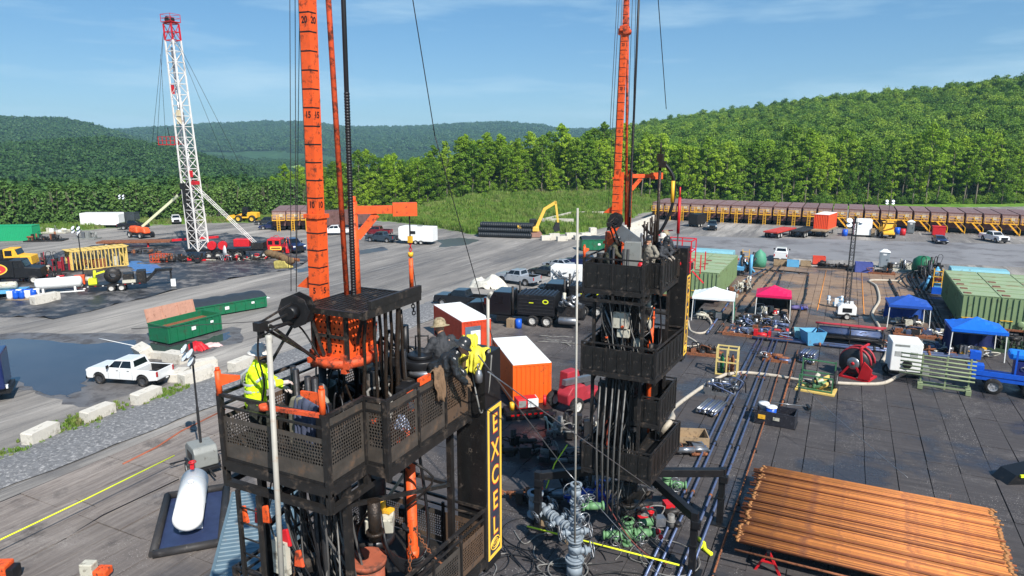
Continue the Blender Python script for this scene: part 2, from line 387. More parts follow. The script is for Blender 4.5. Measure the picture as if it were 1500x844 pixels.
floor_ = ramp(tex(.05, 8, .7), [(.3, (34, 58, 30)), (.55, (48, 78, 40)), (.75, (70, 98, 50))])
va = n.new('ShaderNodeAttribute'); va.attribute_name = 'veg'
ad = n.new('ShaderNodeMath'); ad.operation = 'ADD'; l(va.outputs['Fac'], ad.inputs[0]); l(mrange(tex(.5, 6), .3, .7, -.35, .35), ad.inputs[1])
colr = mixc(mrange(ad.outputs[0], .4, .65), gravel, grass); colr = mixc(mrange(va.outputs['Fac'], 1.2, 1.9), colr, floor_)
l(colr, bs.inputs['Base Color'])
l(mrange(tex(.22, 9, .7, (1, .16, 1), DR), .3, .5, .55, .95), bs.inputs['Roughness'])
bp = n.new('ShaderNodeBump'); bp.inputs['Strength'].default_value = .6; bp.inputs['Distance'].default_value = .06
l(tex(5, 9, .8), bp.inputs['Height']); l(bp.outputs[0], bs.inputs['Normal'])
me.materials.append(gm); g = bpy.data.objects.new('ground', me); C.objects.link(g); tag(g, kind='structure')

def sheet(name, pts, z, mat, label=None, cat=None, kind=None, wob=0, sub=1, jag=0, parent=None):
    """flat irregular sheet through the given ground points"""
    P = []
    k = len(pts)
    for i in range(k):
        a, b = Vector(pts[i]), Vector(pts[(i+1) % k])
        for j in range(sub):
            v = a.lerp(b, j/sub)
            if jag: v += Vector((U(-jag, jag), U(-jag, jag), 0))
            P.append(v)
    bm = bmesh.new(); f = bm.faces.new([bm.verts.new((v.x, v.y, z)) for v in P])
    bmesh.ops.triangulate(bm, faces=bm.faces[:])
    if wob:
        for _ in range(4): bmesh.ops.subdivide_edges(bm, edges=[e for e in bm.edges if e.calc_length() > 1.2], cuts=1); bmesh.ops.triangulate(bm, faces=bm.faces[:])
        for v in bm.verts: v.co.z = z+max(0, wob*(noise.noise((v.co.x*.5, v.co.y*.5, 1))+.8*noise.noise((v.co.x*1.6, v.co.y*1.6, 5)))+wob*.2)
    bmesh.ops.recalc_face_normals(bm, faces=bm.faces)
    if sum(q.normal.z for q in bm.faces) < 0: bmesh.ops.reverse_faces(bm, faces=bm.faces)
    m = bpy.data.meshes.new(name); bm.to_mesh(m); bm.free(); m.materials.append(mat)
    if wob: m.polygons.foreach_set('use_smooth', [True]*len(m.polygons))
    o = bpy.data.objects.new(name, m); C.objects.link(o)
    if parent: o.parent = parent
    return tag(o, label, cat, None, kind)
WATER = M('puddle_water', (60, 60, 62), .03, var=.25, scale=.3, spec=.9, world=True)
MUD = M('wet_gravel', (96, 93, 92), .45, var=.3, scale=.5, dirt=(70, 68, 68), amt=.5, dscale=.7, world=True, bump=.3, bscale=6)
BERM = M('crushed_stone', (104, 104, 105), .95, var=.4, scale=4, dirt=(160, 158, 156), amt=.42, dscale=5, world=True, bump=.8, bscale=9)
ASPH = M('far_yard', (122, 121, 122), .8, var=.2, scale=.12, dirt=(92, 90, 92), amt=.45, dscale=.15, world=True, bump=.3, bscale=5)
LINER = M('black_liner', (44, 44, 46), .45, var=.5, scale=1.6, dirt=(112, 109, 107), amt=.5, dscale=.45, world=True, bump=.5, bscale=1.5)
POOL = [(-64.43, 29.68, 0), (-60.94, 32.29, 0), (-54.99, 33.15, 0), (-52.77, 35.80, 0), (-50.61, 35.28, 0), (-49.98, 36.25, 0), (-47.35, 38.43, 0), (-47.59, 40.92, 0), (-45.89, 39.83, 0), (-46.05, 36.01, 0), (-48.57, 33.96, 0), (-48.37, 30.99, 0), (-47.84, 28.97, 0), (-45.36, 26.84, 0), (-44.08, 25.05, 0), (-46.72, 24.88, 0), (-50.41, 25.30, 0), (-55.50, 25.25, 0)]
sheet('wet_margin', [(-67.87, 30.34, 0), (-61.96, 33.70, 0), (-51.94, 38.08, 0), (-48.26, 42.90, 0), (-43.94, 39.63, 0), (-44.74, 33.12, 0), (-40.75, 29.99, 0), (-41.00, 24.84, 0), (-43.39, 24.19, 0), (-47.53, 24.48, 0), (-55.19, 24.24, 0)], .003, MUD, kind='structure', sub=4, jag=.5)
sheet('puddle', POOL, .007, WATER, kind='structure', sub=5, jag=.28)
WETF = M('shallow_water', (74, 74, 76), .28, var=.25, scale=.3, spec=.9, world=True)
sheet('puddle', [(-62.65, 99.41, 0), (-61.07, 104.14, 0), (-56.30, 102.49, 0), (-55.16, 95.78, 0), (-57.46, 92.14, 0)], .006, WETF, kind='structure', sub=4, jag=.5)
sheet('puddle', [(-64.47, 66.97, 0), (-63.75, 71.41, 0), (-61.47, 70.14, 0), (-61.92, 65.49, 0)], .006, WETF, kind='structure', sub=4, jag=.3)
sheet('puddle', [(-67.42, 83.31, 0), (-66.24, 88.70, 0), (-63.51, 86.77, 0), (-64.35, 81.06, 0)], .006, WETF, kind='structure', sub=4, jag=.4)
sheet('puddle', [(-107.59, 79.54, 0), (-107.54, 85.77, 0), (-100.73, 80.92, 0), (-97.33, 73.61, 0)], .006, WETF, kind='structure', sub=4, jag=.4)
sheet('far_yard', [(-34.62, 113.02, 0), (-25.74, 123.36, 0), (27.21, 137.52, 0), (45.09, 139.50, 0), (36.78, 112.36, 0), (22.32, 110.83, 0), (-2.60, 106.18, 0), (-19.45, 103.59, 0)], .004, ASPH, kind='structure', sub=5, jag=.6)
sheet('containment_liner', [(-73.89, 34.95, 0), (-65.78, 37.14, 0), (-65.97, 41.92, 0), (-66.71, 49.44, 0), (-66.91, 58.02, 0), (-64.87, 66.78, 0), (-68.63, 74.12, 0), (-85.92, 88.11, 0), (-102.96, 90.19, 0), (-104.37, 81.10, 0), (-111.31, 75.78, 0), (-106.37, 61.38, 0), (-99.96, 48.09, 0)], .012, LINER, 'wrinkled black plastic liner on the ground under the white derrick rig', 'liner', wob=.22, sub=3, jag=.5)
BLTARP = M('blue_liner', (70, 110, 160), .4, var=.2, bump=.5, bscale=2)
sheet('liner_scrap', [(-89.25, 60.87, 0), (-88.58, 62.46, 0), (-84.33, 61.41, 0), (-78.50, 58.51, 0), (-78.75, 56.26, 0), (-82.93, 56.90, 0)], .06, BLTARP, 'crumpled blue plastic sheeting beside the yellow cage', 'sheeting', wob=.15, sub=3, jag=.3)
# stone berm between lot and mats
m = MB(); P0, P1 = (-37.4, 4), (-36.0, 60)
N = 70; pr = [(-2.3, 0), (-1.2, .16), (0, .22), (1.4, .2), (2.4, .06)]
vv = []
for i in range(N+1):
    t = i/N; cx = P0[0]+(P1[0]-P0[0])*t; cy = P0[1]+(P1[1]-P0[1])*t
    for dx, z in pr: vv.append((cx+dx+.2*noise.noise((cx, cy*.5, dx)), cy, z+.05*noise.noise((dx*2, cy, 1))+.002))
k = len(pr); m.add(vv, [(i*k+j, i*k+j+1, (i+1)*k+j+1, (i+1)*k+j) for i in range(N) for j in range(k-1)], True)
tag(m.build('gravel_berm', BERM), kind='structure')

# ------------------------------------------------------------------ timber mats
def mat_material(name):
    """weathered timber: taupe towards the lot, oil-dark round the wells, tan planks at the far end; wet and dusty patches"""
    m = bpy.data.materials.new(name); m.use_nodes = True; nn = m.node_tree.nodes; ll = m.node_tree.links.new
    b = nn['Principled BSDF']; b.inputs['Specular IOR Level'].default_value = .35
    p = nn.new('ShaderNodeNewGeometry'); oi = nn.new('ShaderNodeObjectInfo'); k = dict(nodes=nn, link=ll, src=p.outputs['Position'])
    q = dict(nodes=nn, link=ll)
    def math_(op, a, c):
        x = nn.new('ShaderNodeMath'); x.operation = op
        for i, v in ((0, a), (1, c)):
            if isinstance(v, (int, float)): x.inputs[i].default_value = v
            else: ll(v, x.inputs[i])
        return x.outputs[0]
    sx = nn.new('ShaderNodeSeparateXYZ'); ll(p.outputs['Position'], sx.inputs[0]); X, Y = sx.outputs[0], sx.outputs[1]
    wn = nn.new('ShaderNodeTexWhiteNoise'); wn.noise_dimensions = '1D'; ll(math_('ADD', oi.outputs['Random'], p.outputs['Random Per Island']), wn.inputs['W']); rv = wn.outputs['Value']
    big = tex(.09, 7, .65, **k); mid = tex(.45, 8, .7, **k)
    gy = tex(1.3, 9, .75, (3.2, .22, 1), 0, **k); gx = tex(1.5, 9, .75, (.2, 3.4, 1), 0, **k); fine = tex(9, 6, .8, (.35, 3, 1), 0, **k); fine2 = tex(8, 6, .8, (3, .3, 1), 0, **k)
    grey = mixc(mrange(gy, .42, .62, **q), (150, 140, 131), (112, 102, 95), **q); grey = mixc(mrange(fine2, .5, .7, 0, .6, **q), grey, (84, 75, 69), **q); grey = mixc(mrange(rv, 0, 1, 0, .35, **q), grey, (110, 101, 95), **q)
    dark = mixc(mrange(gx, .35, .65, **q), (78, 73, 72), (54, 51, 51), **q); dark = mixc(mrange(fine, .52, .75, 0, .55, **q), dark, (98, 93, 91), **q); dark = mixc(mrange(rv, 0, 1, 0, .22, **q), dark, (64, 61, 63), **q)
    brown = mixc(mrange(gx, .38, .62, **q), (158, 130, 104), (112, 90, 72), **q); brown = mixc(mrange(fine, .5, .72, 0, .5, **q), brown, (84, 68, 56), **q); brown = mixc(mrange(rv, 0, 1, 0, .3, **q), brown, (126, 106, 90), **q)
    left = mrange(math_('ADD', math_('ADD', X, math_('MULTIPLY', mid, 7.)), math_('MULTIPLY', Y, .1)), -28, -10, **q)
    base = mixc(left, grey, dark, **q)
    far = mrange(math_('SUBTRACT', Y, math_('MULTIPLY', mid, 8.)), 60, 70, **q); inx = math_('MULTIPLY', mrange(X, -12, -10, **q), mrange(X, 9, 7, **q))
    base = mixc(math_('MULTIPLY', far, inx), base, brown, **q)
    stain = mrange(mid, .55, .7, 0, .7, **q); base = mixc(stain, base, (54, 50, 49), **q)
    dust = math_('MULTIPLY', mrange(tex(.3, 9, .75, **k), .56, .72, **q), mrange(tex(14, 4, .8, **k), .45, .6, **q)); base = mixc(math_('MULTIPLY', dust, .55), base, (170, 164, 158), **q)
    specks = math_('MULTIPLY', mrange(tex(17, 2, .6, **k), .64, .68, 0, .9, **q), mrange(tex(.35, 5, .6, **k), .45, .6, **q)); base = mixc(specks, base, (176, 170, 164), **q)
    ll(base, b.inputs['Base Color'])
    wet = math_('MULTIPLY', mrange(tex(.22, 7, .6, **k), .5, .6, **q), left)
    base = mixc(math_('MULTIPLY', wet, .55), base, (40, 42, 50), **q); ll(base, b.inputs['Base Color'])
    ll(mrange(wet, 0, 1, .78, .26, **q), b.inputs['Roughness'])
    bp = nn.new('ShaderNodeBump'); bp.inputs['Strength'].default_value = .55; bp.inputs['Distance'].default_value = .03
    ll(math_('ADD', gx, math_('ADD', gy, math_('MULTIPLY', fine, .5))), bp.inputs['Height']); ll(bp.outputs[0], b.inputs['Normal']); return m
MATG = MATD = MATB = mat_material('timber_mat')
pad = sheet('mat_bed', [(-33.6, 4), (40, 4), (40, 99.2), (-11, 99.2), (-11, 66), (-33.6, 66)], .02, M('pad_underlay', (44, 40, 38), .9, var=.3, scale=.5, world=True), kind='structure')
MW, ML = 1.42, 4.3
mats = []
for i in range(52):
    x = -33.4+MW/2+i*MW
    for j in range(23):
        y = 5.5+(.8 if i % 5 == 2 else 0)+j*ML
        if x < -11.5 and y > 64: continue
        if y > 97.3 or x > 39: continue
        edge = -20.5+2.2*noise.noise((x*.1, y*.13, 0)) - .12*max(0, y-30)
        if y > 68+1.5*noise.noise((x*.3, 0, 0)) and x > -11 and x < 13: mt = 2
        elif x < edge: mt = 0
        else: mt = 1
        mats.append((x, y, mt))
mats.sort(key=lambda q: (hypot(q[0], q[1]) if bearing(q[0], q[1])[0] < 40 and bearing(q[0], q[1])[0] > -42 and hypot(q[0], q[1]) > 18 else 999))
mm = []
for mt in (MATG, MATD, MATB):
    q = MB().box((0, 0, .035), (MW-.035, ML-.05, .07)); me2 = q.mesh('timber_mat'); me2.materials.append(mt); mm.append(me2)
rest = [MB(), MB(), MB()]
for k, (x, y, mt) in enumerate(mats):
    dz, rz = U(0, .03), U(-.007, .007)
    if k < 300: obj('timber_mat', mm[mt], None, pad, (x+U(-.01, .01), y+U(-.02, .02), .02+dz), (U(-.005, .005), U(-.008, .008), rz))
    else: rest[mt].box((x, y, .055+dz), (MW-.035, ML-.05, .07), rz=rz)
for q, mt in zip(rest, (MATG, MATD, MATB)):
    if q.v: tag(q.build('timber_mats', mt, pad), kind='stuff')

# ------------------------------------------------------------------ trees
def foliage(name, cols, trans=.25):
    m = bpy.data.materials.new(name); m.use_nodes = True; nn = m.node_tree.nodes; ll = m.node_tree.links.new
    b = nn['Principled BSDF']; b.inputs['Roughness'].default_value = .6; b.inputs['Specular IOR Level'].default_value = .25
    oi = nn.new('ShaderNodeObjectInfo'); ge = nn.new('ShaderNodeNewGeometry'); q = dict(nodes=nn, link=ll)
    nz = nn.new('ShaderNodeTexNoise'); nz.inputs['Scale'].default_value = .035; nz.inputs['Detail'].default_value = 3; ll(oi.outputs['Location'], nz.inputs['Vector'])
    mm_ = nn.new('ShaderNodeMath'); mm_.operation = 'MULTIPLY_ADD'; mm_.inputs[1].default_value = .5; ll(oi.outputs['Random'], mm_.inputs[0]); ll(mrange(nz.outputs[0], .3, .7, -.05, .55, **q), mm_.inputs[2])
    base = ramp(mm_.outputs[0], [(i/(len(cols)-1), c) for i, c in enumerate(cols)], **q)
    hs = nn.new('ShaderNodeHueSaturation'); ll(base, hs.inputs['Color'])
    ll(mrange(ge.outputs['Random Per Island'], 0, 1, .72, 1.3, **q), hs.inputs['Value'])
    ll(hs.outputs[0], b.inputs['Base Color'])
    tr = nn.new('ShaderNodeBsdfTranslucent'); ll(hs.outputs[0], tr.inputs['Color'])
    ms = nn.new('ShaderNodeMixShader'); ms.inputs[0].default_value = trans
    ll(b.outputs[0], ms.inputs[1]); ll(tr.outputs[0], ms.inputs[2]); ll(ms.outputs[0], nn['Material Output'].inputs['Surface']); return m
FEDGE = foliage('leaves_edge', [(72, 106, 34), (100, 136, 38), (139, 171, 44), (86, 122, 36), (158, 185, 52), (105, 141, 42), (132, 162, 50)], .38)
FHILL = foliage('leaves_hill', [(60, 97, 36), (88, 124, 42), (120, 153, 50), (71, 108, 40), (143, 169, 58), (81, 117, 42), (109, 142, 50), (129, 158, 60)], .34)
FFAR = foliage('leaves_far', [(44, 74, 36), (54, 86, 40), (66, 98, 46), (48, 78, 38)])
FHEDGE = foliage('leaves_hedge', [(71, 103, 48), (84, 116, 54), (99, 127, 58)], .3)
FWEED = foliage('weeds', [(150, 144, 96), (112, 134, 62), (92, 128, 44), (130, 146, 74), (100, 136, 48), (140, 138, 92), (86, 116, 48)], .3)
BARK = M('bark', (112, 104, 92), .9, var=.3, scale=3, dirt=(70, 62, 54), amt=.4, rnd=.4)
def cards(blobs, per, size, flat=.75, rs=1):
    R = random.Random(rs); q = MB()
    for (cx, cy, cz, rx, ry, rz) in blobs:
        for _ in range(per):
            d = Vector((R.gauss(0, 1), R.gauss(0, 1), R.gauss(0, 1))).normalized()
            t = R.uniform(.55, 1.05)
            p = Vector((cx+d.x*rx*t, cy+d.y*ry*t, cz+d.z*rz*t))
            nrm = (d*.7+Vector((R.gauss(0, .5), R.gauss(0, .5), R.gauss(.45, .5)))).normalized()
            a = nrm.orthogonal().normalized(); a.rotate(Matrix.Rotation(R.uniform(0, 6.28), 3, nrm)); b = nrm.cross(a)
            s = size*R.uniform(.6, 1.3); a *= s; b *= s*flat
            q.quad(p-a*.5-b*.2, p+a*.1-b*.55, p+a*.55+b*.15, p-a*.1+b*.5)
    return q
def tall_tree(seed, h, spread, bare, per=88):
    R = random.Random(seed); tr = MB(); x = y = 0
    path = [(0, 0, -.3)]; rad = [.2]
    for i in range(1, 7):
        x += R.uniform(-.3, .3); y += R.uniform(-.3, .3); path.append((x, y, h*.93*i/6)); rad.append(.19*(1-i/7)+.025)
    tr.tube(path, rad, 6); bl = []; nb = 34
    for i in range(nb):
        f = (i+R.uniform(0, 1))/nb; t = bare+(1-bare)*f; a = i*2.4+R.uniform(-.6, .6)
        env = spread*math.sqrt(max(.05, 1-((f-.46)/.58)**2))
        w = env*R.uniform(.25, 1); c = (x*t+cos(a)*w, y*t+sin(a)*w, h*t+R.uniform(-.5, .5))
        if i % 3 == 0: tr.tube([(x*t*.9, y*t*.9, h*(t-.07)), ((x*t+c[0])/2, (y*t+c[1])/2, h*(t-.02)), c], [.06, .04, .015], 4)
        r = R.uniform(.22, .42)*spread; bl.append((c[0], c[1], c[2], r, r, r*R.uniform(.5, .85)))
    for k in range(3): bl.append((R.uniform(-.4, .4)+x, R.uniform(-.4, .4)+y, h*(.95+.02*k), spread*.2, spread*.2, spread*.22))
    for k in range(4):   # stray low boughs on the bare trunk
        t = bare*R.uniform(.45, 1); a = R.uniform(0, 6.28); c = (x*t+cos(a)*spread*.5, y*t+sin(a)*spread*.5, h*t); tr.tube([(x*t, y*t, h*t-.3), c], [.04, .015], 4); bl.append((*c, spread*.22, spread*.22, spread*.12))
    return tr, cards(bl, per, .4, rs=seed)
TREES = []
for s, h, sp, ba in ((1, 16.5, 3.3, .34), (2, 18, 2.5, .45), (3, 14.5, 3.6, .22), (4, 17, 2.6, .4), (5, 12, 3.2, .1), (6, 19, 2.9, .48), (7, 15.5, 3.8, .28), (8, 9, 2.6, .06), (9, 16, 2.0, .3)):
    tr, cr = tall_tree(s, h, sp, ba); a = tr.mesh('trunk'); a.materials.append(BARK); b = cr.mesh('crown'); b.materials.append(FEDGE); TREES.append((a, b))
def bush(seed, h, w):
    R = random.Random(seed); tr = MB(); bl = []
    for k in range(5):
        a = R.uniform(0, 6.28); tr.tube([(0, 0, -.2), (cos(a)*.3*w, sin(a)*.3*w, h*.4), (cos(a)*.6*w, sin(a)*.6*w, h*.8)], [.1, .06, .02], 4)
    for k in range(13):
        a = k*2.4; t = (k+.5)/13; ww = w*(1-.75*t**1.6)*R.uniform(.5, .9)
        bl.append((cos(a)*ww*.7, sin(a)*ww*.7, h*(.12+.8*t), w*.42, w*.42, h*.13))
    return tr, cards(bl, 80, .55, rs=seed)
BUSH = []
for s, h, w in ((21, 8, 2.3), (22, 7, 2.6), (23, 9, 2.2)):
    tr, cr = bush(s, h, w); a = tr.mesh('trunk'); a.materials.append(BARK); b = cr.mesh('crown'); b.materials.append(FHEDGE); BUSH.append((a, b))
def plant_tree(kind, x, y, sc, name, label, group):
    t = T(name, label, 'tree', (x, y, ground_z(x, y)), U(0, 6.28), group); t.scale = (sc*U(.9, 1.1), sc*U(.9, 1.1), sc)
    a, b = kind; obj('trunk', a, None, t); obj('crown', b, None, t)
SC = [(B(380), .5), (B(450), .62), (B(520), .68), (B(600), .8), (B(700), .84), (B(800), .86), (B(950), .94), (B(1500), 1.02)]
for i in range(240):
    b = B(392)+(B(1580)-B(392))*(i+U(-.4, .4))/240; row = i % 3
    f = interp(FOREST, b)+row*4.2+U(-1, 2)+1; x, y = polar(b, f)
    k = random.choice((0, 1, 3, 3, 5, 8, 7, 2, 4)) if row < 2 else random.choice((0, 2, 5, 6, 8, 1))
    if b < B(560) and row == 0: k = random.choice((2, 4, 4))
    plant_tree(TREES[k], x, y, interp(SC, b)*U(.74, 1.14), 'forest_tree', 'tall slender broadleaf tree with a bare trunk along the forest edge', 'trees along the forest edge')
for i in range(84):
    b = B(-70)+(B(470)-B(-70))*(i+U(-.4, .4))/84; row = i % 2
    f = interp(FOREST, b)-1+row*3.5+U(-.8, .8); x, y = polar(b, f)
    plant_tree(random.choice(BUSH), x, y, U(.82, 1.1), 'hedge_tree', 'low bushy tree in the dense green row behind the left lot', 'bushy trees in the row behind the lot')
def gn_scatter(name, pts, protos, label, cat):
    """one woodland mass: clumps instanced on the given points"""
    me = bpy.data.meshes.new(name); me.from_pydata([p[:3] for p in pts], [], [])
    a = me.attributes.new('sc', 'FLOAT', 'POINT'); a.data.foreach_set('value', [p[3] for p in pts])
    o = bpy.data.objects.new(name, me); C.objects.link(o); tag(o, label, cat, None, 'stuff')
    col = bpy.data.collections.new(name+'_kinds')
    for k, (ms) in enumerate(protos): col.objects.link(bpy.data.objects.new('clump', ms))
    ng = bpy.data.node_groups.new(name, 'GeometryNodeTree'); ng.interface.new_socket('Geometry', in_out='INPUT', socket_type='NodeSocketGeometry'); ng.interface.new_socket('Geometry', in_out='OUTPUT', socket_type='NodeSocketGeometry')
    N = ng.nodes; K = ng.links.new; gi = N.new('NodeGroupInput'); go = N.new('NodeGroupOutput')
    ip = N.new('GeometryNodeInstanceOnPoints'); ci = N.new('GeometryNodeCollectionInfo'); ci.inputs['Collection'].default_value = col
    ci.inputs['Separate Children'].default_value = True; ci.inputs['Reset Children'].default_value = True
    ip.inputs['Pick Instance'].default_value = True
    ri = N.new('FunctionNodeRandomValue'); ri.data_type = 'INT'; ri.inputs[4].default_value = 0; ri.inputs[5].default_value = len(protos)-1
    rr = N.new('FunctionNodeRandomValue'); rr.data_type = 'FLOAT_VECTOR'; rr.inputs[0].default_value = (-.1, -.1, 0); rr.inputs[1].default_value = (.1, .1, 6.28); rr.inputs['Seed'].default_value = 3
    na_ = N.new('GeometryNodeInputNamedAttribute'); na_.data_type = 'FLOAT'; na_.inputs[0].default_value = 'sc'
    K(gi.outputs[0], ip.inputs['Points']); K(ci.outputs[0], ip.inputs['Instance']); K(ri.outputs[2], ip.inputs['Instance Index'])
    K(rr.outputs[0], ip.inputs['Rotation']); K(na_.outputs[0], ip.inputs['Scale']); K(ip.outputs[0], go.inputs[0])
    md = o.modifiers.new('scatter', 'NODES'); md.node_group = ng
    return o
def clump(seed, size, w, h, per, mat, nb=7):
    R = random.Random(seed); bl = [(0, 0, h*.6, w*.7, w*.7, h*.38)]
    for k in range(nb):
        a = k*2.4+R.uniform(-.4, .4); t = (k+.5)/nb; ww = w*.8*math.sqrt(max(.02, 1-(t*.98)**2))*R.uniform(.75, 1.1); r_ = w*R.uniform(.3, .46); bl.append((cos(a)*ww, sin(a)*ww, h*(.38+.5*t)+R.uniform(-.4, .4), r_, r_, r_*.75))
    me = cards(bl, per, size, rs=seed).mesh('clump'); me.materials.append(mat); return me
HP = [clump(31, .6, 4.4, 12, 90, FHILL, 13), clump(32, .55, 3.4, 13, 90, FHILL, 12), clump(33, .62, 5.0, 11.5, 90, FHILL, 14), clump(34, .55, 2.8, 14, 80, FHILL, 11), clump(35, .6, 3.8, 10, 90, FHILL, 12)]
pts = []
for i in range(21000):
    b = U(B(730), B(1640)); f = interp(FOREST, b)+11; rd = interp(RD, b)*1.04
    d = math.sqrt(U(f*f, rd*rd)); x, y = polar(b, d); pts.append((x, y, ground_z(x, y)-1, U(.5, .82)+.3*random.random()**4))
for i in range(2600):
    b = U(B(400), B(780)); f = interp(FOREST, b)+11; d = U(f, f+75); x, y = polar(b, d); pts.append((x, y, ground_z(x, y)-1, U(.75, 1.1)*interp(SC, b)*1.05))
for i in range(1500):
    b = U(B(400), B(1600)); f = interp(FOREST, b)+U(1, 14); x, y = polar(b, f); pts.append((x, y, ground_z(x, y)-.6, U(.16, .42)))
gn_scatter('hillside_woodland', pts, HP, 'dense green woodland covering the hill on the right', 'woodland')
pts = []
for i in range(7500):
    b = U(B(-120), B(440)); cd = interp(CD, b)*1.05; d = math.sqrt(U(340**2, cd*cd)); x, y = polar(b, d); z = ground_z(x, y)
    if z > -13: pts.append((x, y, z-1, U(.75, 1.25)))
for i in range(1500):
    b = U(B(-80), B(420)); f = interp(FOREST, b)+6; d = U(f, f+160); x, y = polar(b, d); pts.append((x, y, ground_z(x, y)-1.5, U(.6, .95)))
gn_scatter('valley_woodland', pts, [clump(41, 1.5, 4.2, 10, 26, FFAR), clump(42, 1.4, 3.4, 11, 26, FFAR), clump(43, 1.4, 3.0, 9, 26, FFAR)], 'dark wooded hill rising behind the bushy tree row on the left', 'woodland')
pts = []
for i in range(11000):
    b = U(B(-150), B(1000)); bd = interp(BD, b)*1.02; d = U(1650, bd); x, y = polar(b, d); z = ground_z(x, y)
    if z > -8: pts.append((x, y, z-3, U(.8, 1.3)))
for i in range(3600):
    b = U(B(-150), B(290)); adn = interp(AD, b)*1.03; d = U(950, adn); x, y = polar(b, d); z = ground_z(x, y)
    if z > -8: pts.append((x, y, z-2, U(.6, .9)))
for i in range(5200):
    b = U(B(300), B(640)); d = U(420, 1650); x, y = polar(b, d)
    if noise.noise((x*.004, y*.004, 9)) > -.28: pts.append((x, y, ground_z(x, y)-2, U(.35, .6)))
gn_scatter('ridge_woodland', pts, [clump(51, 4.2, 10, 15, 16, FFAR), clump(52, 4.2, 12, 13, 16, FFAR)], 'far wooded ridges fading blue along the skyline', 'woodland')
# weeds on the bank and along the berm
def weed(seed, w, h, nq):
    R = random.Random(seed); q = MB()
    for _ in range(nq):
        a = R.uniform(0, 6.28); r = R.uniform(0, w); p = Vector((cos(a)*r, sin(a)*r, 0)); hh = h*R.uniform(.4, 1); ln = Vector((R.gauss(0, .25), R.gauss(0, .25), 1))*hh
        b = Vector((cos(a+1.2), sin(a+1.2), 0))*R.uniform(.05, .12)
        q.quad(p-b, p+b, p+ln+b*.3, p+ln-b*.3)
    me = q.mesh('clump'); me.materials.append(FWEED); return me
pts = []
for i in range(9000):
    b = U(B(560), B(965)); e = interp(EDGE, b); f = interp(FOREST, b); d = U(e+1.5, f+6); x, y = polar(b, d); pts.append((x, y, ground_z(x, y)-.05, U(.5, 1.3)))
for i in range(2500):
    b = U(B(-40), B(560)); e = interp(EDGE, b); f = interp(FOREST, b); d = U(e+1, f+2); x, y = polar(b, d); pts.append((x, y, ground_z(x, y)-.05, U(.4, 1)))
gn_scatter('bank_grass', pts, [weed(61, .9, 1.1, 60), weed(62, 1.1, .8, 60), weed(63, .7, 1.4, 50)], 'rough green grass and weeds on the bank before the forest', 'grass')
pts = []
for (px, py, k, s) in ((20,668,26,.7),(120,640,16,.6),(110,618,30,.9),(170,605,20,.7),(188,592,30,.7),(250,572,34,.8),(225,585,16,.6),(262,566,20,.7)):
    pass
for gx, gy, k, s in ((*(-38.49, 18.66, 0)[:2], 40, .55), (*(-39.45, 22.51, 0)[:2], 40, .7), (*(-39.96, 23.40, 0)[:2], 26, .55), (*(-39.54, 25.55, 0)[:2], 40, .5), (*(-39.00, 28.63, 0)[:2], 50, .55), (*(-39.01, 27.92, 0)[:2], 30, .5), (*(-38.42, 21.10, 0)[:2], 14, .4), (*(-38.30, 23.07, 0)[:2], 20, .5)):
    for _ in range(k): pts.append((gx+random.gauss(0, .5), gy+random.gauss(0, .7), .03, s*U(.4, .9)))
gn_scatter('berm_weeds', pts, [weed(64, .35, .7, 30), weed(65, .3, .5, 30)], 'tufts of green weeds between the white concrete blocks', 'weeds')
fx, fy = polar(B(408), 1000); fvs = [polar(B(p), d) for p, d in ((380, 860), (398, 830), (432, 880), (440, 1080), (415, 1150), (385, 1060))]
tag(MB().add([(x, y, ground_z(x, y)+2.5) for x, y in fvs], [tuple(range(6))]).build('meadow', M('meadow_green', (132, 158, 92), .9, var=.1, scale=.01, world=True)), kind='structure')
# air
m = MB().b2((-5200, -900, -30), (5200, 5200, 150))
hz = bpy.data.materials.new('haze_air'); hz.use_nodes = True; hn = hz.node_tree.nodes; hn.clear()
hv = hn.new('ShaderNodeVolumePrincipled'); hv.inputs['Color'].default_value = (.45, .75, 1, 1); hv.inputs['Density'].default_value = .00014; hv.inputs['Anisotropy'].default_value = .0
ho = hn.new('ShaderNodeOutputMaterial'); hz.node_tree.links.new(hv.outputs[0], ho.inputs['Volume'])
tag(m.build('haze', hz), 'thin blue summer haze filling the valley air', 'haze', None, 'stuff')
# ================================================================== THE SNUBBING UNITS
def perf(w, h, pitch=.055, r=.019, border=.07, low=.0):
    """sheet with real round holes, local x 0..w, z 0..h"""
    q = MB(); nx = max(1, int((w-2*border)/pitch)); nz = max(1, int((h-2*border-low)/pitch))
    bx = (w-nx*pitch)/2; z0 = border+low; zt = z0+nz*pitch
    def rect(a, b, c, d): q.quad((a, 0, c), (b, 0, c), (b, 0, d), (a, 0, d))
    rect(0, w, 0, z0); rect(0, w, zt, h); rect(0, bx, z0, zt); rect(w-bx, w, z0, zt)
    for i in range(nx):
        for j in range(nz):
            x0, x1, a, b = bx+i*pitch, bx+(i+1)*pitch, z0+j*pitch, z0+(j+1)*pitch
            cx = (x0+x1)/2+(pitch*.2 if j % 2 else -pitch*.2)*.6; cz = (a+b)/2
            k = [(cx+r*cos(t*pi/4+pi/8), 0, cz+r*1.1*sin(t*pi/4+pi/8)) for t in range(8)]
            o = [(x1, 0, b), (x0, 0, b), (x0, 0, a), (x1, 0, a)]
            q.add(k+o, [(8, 9, 2, 1), (9, 3, 2), (9, 10, 4, 3), (10, 5, 4), (10, 11, 6, 5), (11, 7, 6), (11, 8, 0, 7), (8, 1, 0)])
    return q
PANEL = M('panel_steel', (82, 76, 70), .42, .35, var=.35, scale=4, dirt=(96, 76, 60), amt=.36, dscale=3, bump=.1)
